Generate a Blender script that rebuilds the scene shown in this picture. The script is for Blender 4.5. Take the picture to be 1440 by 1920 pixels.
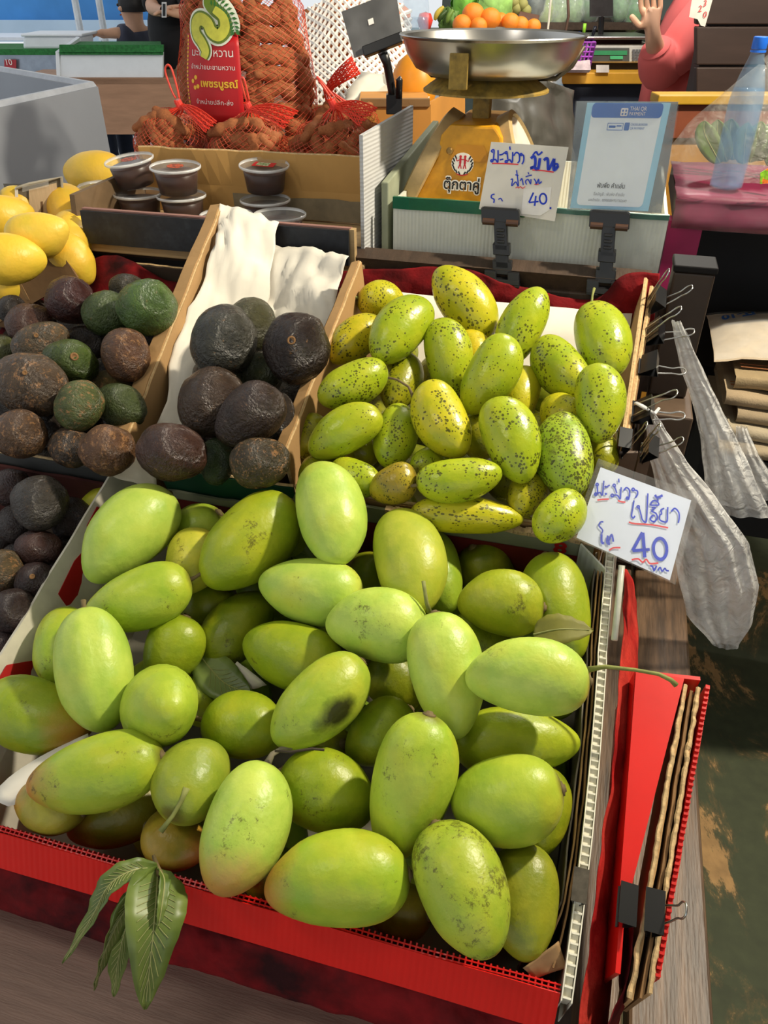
import bpy, bmesh, math, random
from mathutils import Vector, Matrix, Quaternion, noise
random.seed(7)
SC = bpy.context.scene
COL = SC.collection
PI = math.pi
for _o in list(bpy.data.objects):
    bpy.data.objects.remove(_o)

# ------------------------------------------------------------------ camera, world, lamps, exposure
FPX, CAMH, PITCH, YAW = 1442.0, 1.50, math.radians(35.0), math.radians(15.5)
cam_d = bpy.data.cameras.new('camera')
cam_d.sensor_fit = 'VERTICAL'; cam_d.sensor_height = 36.0; cam_d.lens = FPX / 1920 * 36.0
cam_d.clip_start = 0.02; cam_d.clip_end = 200
cam = bpy.data.objects.new('camera', cam_d); COL.objects.link(cam)
cam.location = (0, 0, CAMH); cam.rotation_euler = (PI / 2 - PITCH, 0, YAW)
SC.camera = cam
SC.view_settings.view_transform = 'Standard'; SC.view_settings.look = 'None'
SC.view_settings.gamma = 1.0; SC.view_settings.use_curve_mapping = False
SC.view_settings.exposure = 0.32

W = bpy.data.worlds.new('daylight'); SC.world = W; W.use_nodes = True
_bg = W.node_tree.nodes['Background']
_bg.inputs[0].default_value = (0.93, 0.97, 1.0, 1); _bg.inputs[1].default_value = 0.70

def lamp(name, loc, power, size, col, target=None):
    l = bpy.data.lights.new(name, 'POINT'); l.energy = power; l.shadow_soft_size = size; l.color = col
    o = bpy.data.objects.new(name, l); COL.objects.link(o); o.location = loc
    return o
lamp('stall_lamp_light', (0.80, 1.30, 2.25), 125, 0.045, (1.0, 0.90, 0.72))
lamp('rear_lamp_light', (0.2, 3.0, 2.45), 70, 0.10, (1.0, 0.95, 0.86))
lamp('front_fill_light', (-0.9, 0.0, 2.5), 12, 0.12, (1.0, 0.93, 0.82))  # unseen fill from the front left, added without a fixture

# ------------------------------------------------------------------ frames
TILT = math.radians(18.0)
OY, OZ = 0.314, 0.836                     # the tilted display plane starts here
ct, st = math.cos(TILT), math.sin(TILT)
def TF(x, s, h=0.0):
    return Vector((x, OY + s * ct - h * st, OZ + s * st + h * ct))
XA, SA, NA = Vector((1, 0, 0)), Vector((0, ct, st)), Vector((0, -st, ct))
_R = Vector((math.cos(YAW), math.sin(YAW), 0)); _F0 = Vector((-math.sin(YAW), math.cos(YAW), 0)); _Z = Vector((0, 0, 1))
_F = _F0 * math.cos(PITCH) - _Z * math.sin(PITCH); _U = _F0 * math.sin(PITCH) + _Z * math.cos(PITCH)
EYE = Vector((0, 0, CAMH))
def ray(px, py):
    return _R * ((px - 720) / FPX) - _U * ((py - 960) / FPX) + _F
def aty(px, py, y):
    r = ray(px, py); return EYE + r * (y / r.y)
def atz(px, py, z):
    r = ray(px, py); return EYE + r * ((z - CAMH) / r.z)
def at(px, py, d):
    r = ray(px, py); return EYE + r * (d / math.hypot(r.x, r.y))
def ats(px, py, h=0.0):
    r = ray(px, py); o = TF(0, 0, h); return EYE + r * ((o - EYE).dot(NA) / r.dot(NA))

# ------------------------------------------------------------------ materials
def lin(c):
    def f(v):
        v = v / 255.0
        return v / 12.92 if v <= 0.04045 else ((v + 0.055) / 1.055) ** 2.4
    return (f(c[0]), f(c[1]), f(c[2]), 1.0)
class NT:
    def __init__(s, name):
        s.m = bpy.data.materials.new(name); s.m.use_nodes = True
        s.t = s.m.node_tree; s.b = s.t.nodes['Principled BSDF']; s.out = s.t.nodes['Material Output']
    def n(s, typ, **kw):
        x = s.t.nodes.new(typ)
        for k, v in kw.items():
            if k.startswith('i_'):
                x.inputs[k[2:].replace('_', ' ')].default_value = v
            else: setattr(x, k, v)
        return x
    def l(s, a, b): s.t.links.new(a, b)
    def ramp(s, fac, stops):
        r = s.n('ShaderNodeValToRGB'); s.l(fac, r.inputs[0]); e = r.color_ramp.elements
        while len(e) < len(stops): e.new(0.5)
        for i, (p, c) in enumerate(stops):
            e[i].position = p; e[i].color = c if len(c) == 4 else (*c, 1)
        return r.outputs[0]
    def mix(s, fac, a, b, mode='MIX'):
        x = s.n('ShaderNodeMix', data_type='RGBA', blend_type=mode)
        for sock, v in ((x.inputs[0], fac), (x.inputs[6], a), (x.inputs[7], b)):
            if hasattr(v, 'links'): s.l(v, sock)
            else: sock.default_value = v
        return x.outputs[2]
    def math(s, op, a, b=0.0):
        x = s.n('ShaderNodeMath', operation=op)
        for sock, v in ((x.inputs[0], a), (x.inputs[1], b)):
            if hasattr(v, 'links'): s.l(v, sock)
            else: sock.default_value = v
        return x.outputs[0]
MATS = {}
def M(name, col, rough=0.55, metal=0.0, var=0.12, vscale=18.0, bump=0.0, bscale=80.0, spec=0.4, col2=None, thr=(0.45, 0.6), stretch=None, alpha=1.0, trans=0.0, sub=None, det=4.0):
    if name in MATS: return MATS[name]
    g = NT(name); b = g.b
    tc = g.n('ShaderNodeTexCoord'); co = tc.outputs['Object']
    if stretch:
        mp = g.n('ShaderNodeMapping'); mp.inputs['Scale'].default_value = stretch; g.l(co, mp.inputs[0]); co = mp.outputs[0]
    n1 = g.n('ShaderNodeTexNoise', i_Scale=vscale, i_Detail=det, i_Roughness=0.6); g.l(co, n1.inputs['Vector'])
    c = lin(col)
    if col2:
        colout = g.ramp(n1.outputs[0], [(thr[0], c), (thr[1], lin(col2))])
        n2 = g.n('ShaderNodeTexNoise', i_Scale=vscale * 3.7, i_Detail=3.0); g.l(co, n2.inputs['Vector'])
        v = g.ramp(n2.outputs[0], [(0.3, (1 - var,) * 3), (0.7, (1 + var,) * 3)])
        colout = g.mix(1.0, colout, v, 'MULTIPLY')
    else:
        v = g.ramp(n1.outputs[0], [(0.3, (1 - var,) * 3), (0.7, (1 + var,) * 3)])
        colout = g.mix(1.0, c, v, 'MULTIPLY')
    g.l(colout, b.inputs['Base Color'])
    b.inputs['Roughness'].default_value = rough; b.inputs['Metallic'].default_value = metal
    b.inputs['Specular IOR Level'].default_value = spec
    b.inputs['Alpha'].default_value = alpha; b.inputs['Transmission Weight'].default_value = trans
    if bump:
        nb = g.n('ShaderNodeTexNoise', i_Scale=bscale, i_Detail=3.0); g.l(co, nb.inputs['Vector'])
        bp = g.n('ShaderNodeBump', i_Strength=bump, i_Distance=0.002); g.l(nb.outputs[0], bp.inputs['Height']); g.l(bp.outputs[0], b.inputs['Normal'])
    MATS[name] = g.m
    return g.m
def fluted(name, col, axis, period, rough=0.45, strength=0.5, dirt=None, var=0.06):
    """corrugated sheet: fine ribs as relief, faint dirt"""
    if name in MATS: return MATS[name]
    g = NT(name); tc = g.n('ShaderNodeTexCoord')
    w = g.n('ShaderNodeTexWave', wave_type='BANDS', bands_direction=axis, i_Scale=1.0 / period / 1.0 * 0.314, i_Distortion=0.0)
    g.l(tc.outputs['Object'], w.inputs['Vector'])
    n1 = g.n('ShaderNodeTexNoise', i_Scale=22.0, i_Detail=5.0, i_Roughness=0.65); g.l(tc.outputs['Object'], n1.inputs['Vector'])
    c = g.mix(1.0, lin(col), g.ramp(n1.outputs[0], [(0.3, (1 - var,) * 3), (0.7, (1 + var,) * 3)]), 'MULTIPLY')
    if dirt:
        n2 = g.n('ShaderNodeTexNoise', i_Scale=9.0, i_Detail=6.0, i_Roughness=0.7); g.l(tc.outputs['Object'], n2.inputs['Vector'])
        c = g.mix(g.ramp(n2.outputs[0], [(0.56, (0, 0, 0)), (0.75, (0.7, 0.7, 0.7))]), c, lin(dirt))
    g.l(c, g.b.inputs['Base Color']); g.b.inputs['Roughness'].default_value = rough; g.b.inputs['Specular IOR Level'].default_value = 0.35
    bp = g.n('ShaderNodeBump', i_Strength=strength, i_Distance=0.002); g.l(w.outputs[0], bp.inputs['Height']); g.l(bp.outputs[0], g.b.inputs['Normal'])
    MATS[name] = g.m
    return g.m
def plastic_film(name, col, opacity, rough=0.2, wrinkle=0.0):
    if name in MATS: return MATS[name]
    g = NT(name)
    tr = g.n('ShaderNodeBsdfTransparent'); mx = g.n('ShaderNodeMixShader')
    tc = g.n('ShaderNodeTexCoord'); n1 = g.n('ShaderNodeTexNoise', i_Scale=26.0, i_Detail=4.0); g.l(tc.outputs['Object'], n1.inputs['Vector'])
    fac = g.ramp(n1.outputs[0], [(0.3, (opacity * 0.65,) * 3), (0.72, (min(1, opacity * 1.45),) * 3)])
    g.b.inputs['Base Color'].default_value = lin(col); g.b.inputs['Roughness'].default_value = rough
    g.b.inputs['Specular IOR Level'].default_value = 0.6
    if wrinkle:
        wv = g.n('ShaderNodeTexNoise', i_Scale=38.0, i_Detail=5.0, i_Distortion=1.5); g.l(tc.outputs['Object'], wv.inputs['Vector'])
        bp = g.n('ShaderNodeBump', i_Strength=wrinkle, i_Distance=0.01); g.l(wv.outputs[0], bp.inputs['Height']); g.l(bp.outputs[0], g.b.inputs['Normal'])
    g.l(fac, mx.inputs[0]); g.l(tr.outputs[0], mx.inputs[1]); g.l(g.b.outputs[0], mx.inputs[2]); g.l(mx.outputs[0], g.out.inputs[0])
    MATS[name] = g.m
    return g.m

def skin_coords(g):
    tc = g.n('ShaderNodeTexCoord'); oi = g.n('ShaderNodeObjectInfo')
    mp = g.n('ShaderNodeMapping'); mp.inputs['Scale'].default_value = (1, 1, 1.6)
    cb = g.n('ShaderNodeCombineXYZ'); r = g.math('MULTIPLY', oi.outputs['Random'], 40.0)
    for i in range(3): g.l(r, cb.inputs[i])
    g.l(cb.outputs[0], mp.inputs['Location']); g.l(tc.outputs['Object'], mp.inputs[0])
    return tc.outputs['Object'], mp.outputs[0], oi.outputs['Color']
def mango_skin(name, spots=0.0, dense=False, blush=False, bruise=False, scab=0.0, mottle=0.24, rough=0.38):
    g = NT(name); loc, co, colr = skin_coords(g)
    n1 = g.n('ShaderNodeTexNoise', i_Scale=2.2, i_Detail=5.0, i_Roughness=0.6); g.l(co, n1.inputs['Vector'])
    c = g.mix(1.0, colr, g.ramp(n1.outputs[0], [(0.3, (1 - mottle, 1 - mottle * 0.6, 1 - mottle * 1.8)), (0.7, (1 + mottle * 0.9, 1 + mottle * 0.45, 1.0))]), 'MULTIPLY')
    # pale pores
    v0 = g.n('ShaderNodeTexVoronoi', i_Scale=34.0); g.l(co, v0.inputs['Vector'])
    c = g.mix(g.ramp(v0.outputs['Distance'], [(0.05, (0.22, 0.22, 0.22)), (0.16, (0, 0, 0))]), c, lin((205, 215, 140)))
    # yellow patches, scattered by noise
    sx = g.n('ShaderNodeSeparateXYZ'); g.l(loc, sx.inputs[0])
    n3 = g.n('ShaderNodeTexNoise', i_Scale=1.3, i_Detail=3.0); g.l(co, n3.inputs['Vector'])
    c = g.mix(g.ramp(n3.outputs[0], [(0.52, (0, 0, 0)), (0.74, (0.45, 0.45, 0.45))]), c, lin((196, 188, 44)))
    if blush:
        z = g.math('ADD', sx.outputs[2], g.math('MULTIPLY', n1.outputs[0], 0.35))
        c = g.mix(g.ramp(z, [(0.34, (0, 0, 0)), (0.64, (0.75, 0.75, 0.75))]), c, lin((186, 104, 56)))
    if scab or spots:
        n4 = g.n('ShaderNodeTexNoise', i_Scale=10.0, i_Detail=10.0, i_Roughness=0.85); g.l(co, n4.inputs['Vector'])
        n6 = g.n('ShaderNodeTexNoise', i_Scale=1.6, i_Detail=2.0); g.l(co, n6.inputs['Vector'])
        k = max(scab, spots * 0.45)
        z4 = g.math('ADD', n4.outputs[0], g.math('MULTIPLY', n6.outputs[0], 0.5))
        lo = 0.95 - 0.10 * k
        c = g.mix(g.ramp(z4, [(lo, (0, 0, 0)), (lo + 0.05, (0.62, 0.62, 0.62)), (lo + 0.16, (0.9, 0.9, 0.9))]), c, lin((70, 58, 22)))
    if spots:
        n5 = g.n('ShaderNodeTexNoise', i_Scale=2.4, i_Detail=3.0); g.l(co, n5.inputs['Vector'])
        for sc_v, k in (((8.0, 0.42), (18.0, 0.72)) if not dense else ((12.0, 0.5), (24.0, 0.8))):
            v = g.n('ShaderNodeTexVoronoi', i_Scale=sc_v); g.l(co, v.inputs['Vector'])
            wn = g.n('ShaderNodeTexWhiteNoise'); g.l(v.outputs['Position'], wn.inputs['Vector'])
            size = g.math('MULTIPLY', g.ramp(n5.outputs[0], [(0.34 if not dense else 0.15, (0.1, 0.1, 0.1)), (0.58, (1, 1, 1))]), g.math('MULTIPLY', wn.outputs[0], k * spots))
            d = g.math('SUBTRACT', size, v.outputs['Distance'])
            c = g.mix(g.ramp(d, [(0.0, (0, 0, 0)), (0.06, (0.82, 0.82, 0.82))]), c, lin((62, 60, 22)))
    if bruise:
        vm = g.n('ShaderNodeVectorMath', operation='DISTANCE'); g.l(loc, vm.inputs[0]); vm.inputs[1].default_value = (0.27, 0.33, 0.0)
        dd = g.math('ADD', vm.outputs['Value'], g.math('MULTIPLY', n1.outputs[0], 0.25))
        c = g.mix(g.ramp(dd, [(0.22, (0.95, 0.95, 0.95)), (0.36, (0, 0, 0))]), c, lin((36, 32, 14)))
    # brown cheek at the stem end
    stem = g.math('ADD', sx.outputs[2], g.math('MULTIPLY', n1.outputs[0], 0.03))
    c = g.mix(g.ramp(g.math('ADD', stem, 0.5), [(0.018, (0.8, 0.8, 0.8)), (0.05, (0, 0, 0))]), c, lin((96, 84, 36)))
    g.l(c, g.b.inputs['Base Color'])
    g.b.inputs['Roughness'].default_value = rough; g.b.inputs['Specular IOR Level'].default_value = 0.42
    g.b.inputs['Subsurface Weight'].default_value = 0.0
    nb = g.n('ShaderNodeTexNoise', i_Scale=9.0, i_Detail=4.0); g.l(co, nb.inputs['Vector'])
    bp = g.n('ShaderNodeBump', i_Strength=0.10, i_Distance=0.01); g.l(nb.outputs[0], bp.inputs['Height']); g.l(bp.outputs[0], g.b.inputs['Normal'])
    MATS[name] = g.m
    return g.m
def avocado_skin(name, fleck=0.0, rough=0.42):
    g = NT(name); loc, co, colr = skin_coords(g)
    n1 = g.n('ShaderNodeTexNoise', i_Scale=2.6, i_Detail=6.0, i_Roughness=0.7); g.l(co, n1.inputs['Vector'])
    c = g.mix(1.0, colr, g.ramp(n1.outputs[0], [(0.32, (0.62, 0.6, 0.6)), (0.7, (1.38, 1.32, 1.2))]), 'MULTIPLY')
    n2 = g.n('ShaderNodeTexNoise', i_Scale=7.0, i_Detail=9.0, i_Roughness=0.8); g.l(co, n2.inputs['Vector'])
    lo = 0.62 - 0.10 * fleck
    c = g.mix(g.ramp(n2.outputs[0], [(lo, (0, 0, 0)), (lo + 0.06, (0.8, 0.8, 0.8))]), c, lin((160, 116, 74)))
    g.l(c, g.b.inputs['Base Color'])
    rr = g.ramp(n1.outputs[0], [(0.3, (rough - 0.08,) * 3), (0.7, (rough + 0.15,) * 3)]); g.l(rr, g.b.inputs['Roughness'])
    g.b.inputs['Specular IOR Level'].default_value = 0.46
    v = g.n('ShaderNodeTexNoise', i_Scale=16.0, i_Detail=4.0, i_Roughness=0.6); g.l(co, v.inputs['Vector'])
    bp = g.n('ShaderNodeBump', i_Strength=0.45, i_Distance=0.03); g.l(v.outputs[0], bp.inputs['Height']); g.l(bp.outputs[0], g.b.inputs['Normal'])
    MATS[name] = g.m
    return g.m
def emis(name, col, k):
    g = NT(name); g.b.inputs['Base Color'].default_value = lin(col); g.b.inputs['Emission Color'].default_value = lin(col); g.b.inputs['Emission Strength'].default_value = k
    MATS[name] = g.m; return g.m

# ------------------------------------------------------------------ mesh helpers
class MB:
    def __init__(s): s.v = []; s.f = []
    def add(s, verts, faces):
        o = len(s.v); s.v += [Vector(q) for q in verts]; s.f += [tuple(i + o for i in fc) for fc in faces]
        return s
    def hexa(s, p):        # p: 4 bottom then 4 top, ccw
        return s.add(p, [(0, 3, 2, 1), (4, 5, 6, 7), (0, 1, 5, 4), (1, 2, 6, 5), (2, 3, 7, 6), (3, 0, 4, 7)])
    def box(s, x0, x1, y0, y1, z0, z1):
        return s.hexa([(x0, y0, z0), (x1, y0, z0), (x1, y1, z0), (x0, y1, z0), (x0, y0, z1), (x1, y0, z1), (x1, y1, z1), (x0, y1, z1)])
    def tbox(s, x0, x1, s0, s1, h0, h1):
        return s.hexa([TF(*q) for q in [(x0, s0, h0), (x1, s0, h0), (x1, s1, h0), (x0, s1, h0), (x0, s0, h1), (x1, s0, h1), (x1, s1, h1), (x0, s1, h1)]])
    def slab(s, quad, t):   # quad of 4 points, extruded by t against its normal
        q = [Vector(a) for a in quad]; n = (q[1] - q[0]).cross(q[3] - q[0]).normalized()
        return s.hexa([a - n * t for a in q] + q)
    def sheet(s, rows, t=0.0):   # rows of points -> grid, optionally with thickness
        nr, nc = len(rows), len(rows[0]); rows = [[Vector(a) for a in r] for r in rows]
        o = len(s.v)
        for r in rows: s.v += r
        for i in range(nr - 1):
            for j in range(nc - 1):
                a = o + i * nc + j; s.f.append((a, a + 1, a + nc + 1, a + nc))
        if t:
            o2 = len(s.v)
            for i in range(nr):
                for j in range(nc):
                    du = rows[min(i + 1, nr - 1)][j] - rows[max(i - 1, 0)][j]; dv = rows[i][min(j + 1, nc - 1)] - rows[i][max(j - 1, 0)]
                    n = dv.cross(du); n = n.normalized() if n.length > 1e-9 else Vector((0, 0, 1))
                    s.v.append(rows[i][j] - n * t)
            for i in range(nr - 1):
                for j in range(nc - 1):
                    a = o2 + i * nc + j; s.f.append((a, a + nc, a + nc + 1, a + 1))
            ring = [i for i in range(nc)] + [i * nc + nc - 1 for i in range(1, nr)] + [(nr - 1) * nc + j for j in range(nc - 2, -1, -1)] + [i * nc for i in range(nr - 2, 0, -1)]
            for k in range(len(ring)):
                a, b = ring[k], ring[(k + 1) % len(ring)]
                s.f.append((o + b, o + a, o2 + a, o2 + b))
        return s
    def tube(s, pts, r, seg=8, caps=True, flat=1.0):
        pts = [Vector(q) for q in pts]; n = len(pts)
        rr = r if isinstance(r, (list, tuple)) else [r] * n
        o = len(s.v); up = None
        for i in range(n):
            d = (pts[min(i + 1, n - 1)] - pts[max(i - 1, 0)])
            d = d.normalized() if d.length > 1e-9 else Vector((0, 0, 1))
            if up is None:
                up = Vector((0, 0, 1)) if abs(d.z) < 0.9 else Vector((1, 0, 0))
            a = d.cross(up)
            if a.length < 1e-6: a = d.cross(Vector((0.3, 0.7, 0.2)))
            a.normalize(); b = a.cross(d).normalized(); up = b
            for k in range(seg):
                t = 2 * PI * k / seg
                s.v.append(pts[i] + a * (math.cos(t) * rr[i]) + b * (math.sin(t) * rr[i] * flat))
        for i in range(n - 1):
            for k in range(seg):
                p = o + i * seg + k; q = o + i * seg + (k + 1) % seg
                s.f.append((p, q, q + seg, p + seg))
        if caps:
            s.f.append(tuple(o + k for k in range(seg - 1, -1, -1))); s.f.append(tuple(o + (n - 1) * seg + k for k in range(seg)))
        return s
    def lathe(s, prof, seg=24, c=(0, 0, 0), mat=None, closed_ends=True):
        o = len(s.v); c = Vector(c)
        for (r, z) in prof:
            for k in range(seg):
                t = 2 * PI * k / seg; p = Vector((r * math.cos(t), r * math.sin(t), z))
                s.v.append((mat @ p if mat else p) + c)
        for i in range(len(prof) - 1):
            for k in range(seg):
                p = o + i * seg + k; q = o + i * seg + (k + 1) % seg
                s.f.append((p, q, q + seg, p + seg))
        if closed_ends:
            s.f.append(tuple(o + k for k in range(seg - 1, -1, -1))); s.f.append(tuple(o + (len(prof) - 1) * seg + k for k in range(seg)))
        return s
    def ball(s, c, r, seg=14, rings=9, mat=None):
        prof = [(max(1e-4, r * math.sin(PI * i / rings)), -r * math.cos(PI * i / rings)) for i in range(rings + 1)]
        return s.lathe(prof, seg, c, mat)
    def prism(s, poly, t, fr=None):   # poly 2D in local XY, thickness t in local Z; fr(x,y,z)->Vector
        n = len(poly); fr = fr or (lambda x, y, z: Vector((x, y, z)))
        vs = [fr(x, y, 0) for x, y in poly] + [fr(x, y, t) for x, y in poly]
        return s.add(vs, [tuple(range(n - 1, -1, -1)), tuple(range(n, 2 * n))] + [(i, (i + 1) % n, n + (i + 1) % n, n + i) for i in range(n)])
    def mesh(s, name, smooth=False):
        m = bpy.data.meshes.new(name); m.from_pydata([tuple(q) for q in s.v], [], s.f); m.update()
        bm = bmesh.new(); bm.from_mesh(m); bmesh.ops.recalc_face_normals(bm, faces=bm.faces); bm.to_mesh(m); bm.free()
        if smooth:
            m.polygons.foreach_set('use_smooth', [True] * len(m.polygons))
        return m
    def build(s, name, mat, parent=None, smooth=False, bevel=0.0, auto=False):
        m = s.mesh(name, smooth)
        if isinstance(mat, str): mat = MATS[mat]
        m.materials.append(mat)
        o = bpy.data.objects.new(name, m); COL.objects.link(o)
        if parent:
            o.parent = parent; o.matrix_parent_inverse = parent_inv(parent)
        if bevel:
            md = o.modifiers.new('bevel', 'BEVEL'); md.width = bevel; md.segments = 2; md.limit_method = 'ANGLE'; md.angle_limit = math.radians(40)
        if auto:
            m.polygons.foreach_set('use_smooth', [True] * len(m.polygons))
            try: m.set_sharp_from_angle(angle=math.radians(35))
            except Exception: pass
        return o
def tag(o, label=None, cat=None, group=None, kind=None):
    if label: o['label'] = label
    if cat: o['category'] = cat
    if group: o['group'] = group
    if kind: o['kind'] = kind
    return o
def empty(name, loc, label, cat, group=None):
    o = bpy.data.objects.new(name, None); COL.objects.link(o); o.location = loc; o.empty_display_size = 0.05
    return tag(o, label, cat, group)
def instance(name, mesh, mtx, color=None, parent=None, mat=None):
    o = bpy.data.objects.new(name, mesh); COL.objects.link(o)
    if mat is not None:
        o.material_slots[0].link = 'OBJECT'; o.material_slots[0].material = mat
    if parent:
        o.parent = parent; o.matrix_parent_inverse = parent_inv(parent)
    o.matrix_basis = mtx
    if color: o.color = color
    return o
def parent_inv(p):
    return (p.matrix_basis if p.parent is None else p.matrix_basis).inverted()
def rot_to(x, y, z, loc=(0, 0, 0), sc=(1, 1, 1)):
    m = Matrix((x * sc[0], y * sc[1], z * sc[2])).transposed().to_4x4(); m.translation = Vector(loc); return m
def text(body, size, frame, mat, name, parent, align='CENTER', bold=0.0, t=0.0004):
    """lettering as thin raised print; frame(x, y, z)->world"""
    c = bpy.data.curves.new('lettering', 'FONT'); c.body = body; c.size = size; c.align_x = align; c.offset = bold; c.resolution_u = 3
    o = bpy.data.objects.new('lettering', c); COL.objects.link(o)
    bpy.context.view_layer.update()
    me = bpy.data.meshes.new_from_object(o.evaluated_get(bpy.context.evaluated_depsgraph_get()))
    bpy.data.objects.remove(o); bpy.data.curves.remove(c)
    mb = MB(); mb.add([frame(v.co.x, v.co.y, t) for v in me.vertices], [tuple(p.vertices) for p in me.polygons])
    bpy.data.meshes.remove(me)
    return mb.build(name, mat, parent)
def smoothline(pts, n=6):
    pts = [Vector(p) for p in pts]; out = []
    for i in range(len(pts) - 1):
        p0 = pts[max(i - 1, 0)]; p1 = pts[i]; p2 = pts[i + 1]; p3 = pts[min(i + 2, len(pts) - 1)]
        for k in range(n):
            t = k / n
            out.append(0.5 * ((2 * p1) + (p2 - p0) * t + (2 * p0 - 5 * p1 + 4 * p2 - p3) * t * t + (3 * p1 - p0 - 3 * p2 + p3) * t ** 3))
    out.append(pts[-1]); return out
def ribbon(mb, pts2, w, frame, z=0.0006, n=5):
    """a pen stroke: flat ribbon with round ends in a 2D frame"""
    P = smoothline([Vector((a, b, 0)) for a, b in pts2], n) if len(pts2) > 2 else [Vector((a, b, 0)) for a, b in pts2]
    left, right = [], []
    for i, p in enumerate(P):
        d = P[min(i + 1, len(P) - 1)] - P[max(i - 1, 0)]
        if d.length < 1e-9: d = Vector((1, 0, 0))
        d.normalize(); nn = Vector((-d.y, d.x, 0)) * (w / 2)
        left.append(p + nn); right.append(p - nn)
    o = len(mb.v)
    for a, b in zip(left, right):
        mb.v.append(frame(a.x, a.y, z)); mb.v.append(frame(b.x, b.y, z))
    for i in range(len(P) - 1):
        mb.f.append((o + 2 * i, o + 2 * i + 1, o + 2 * i + 3, o + 2 * i + 2))
def nz(p, k=1.0): return noise.noise(Vector(p) * k)
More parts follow.
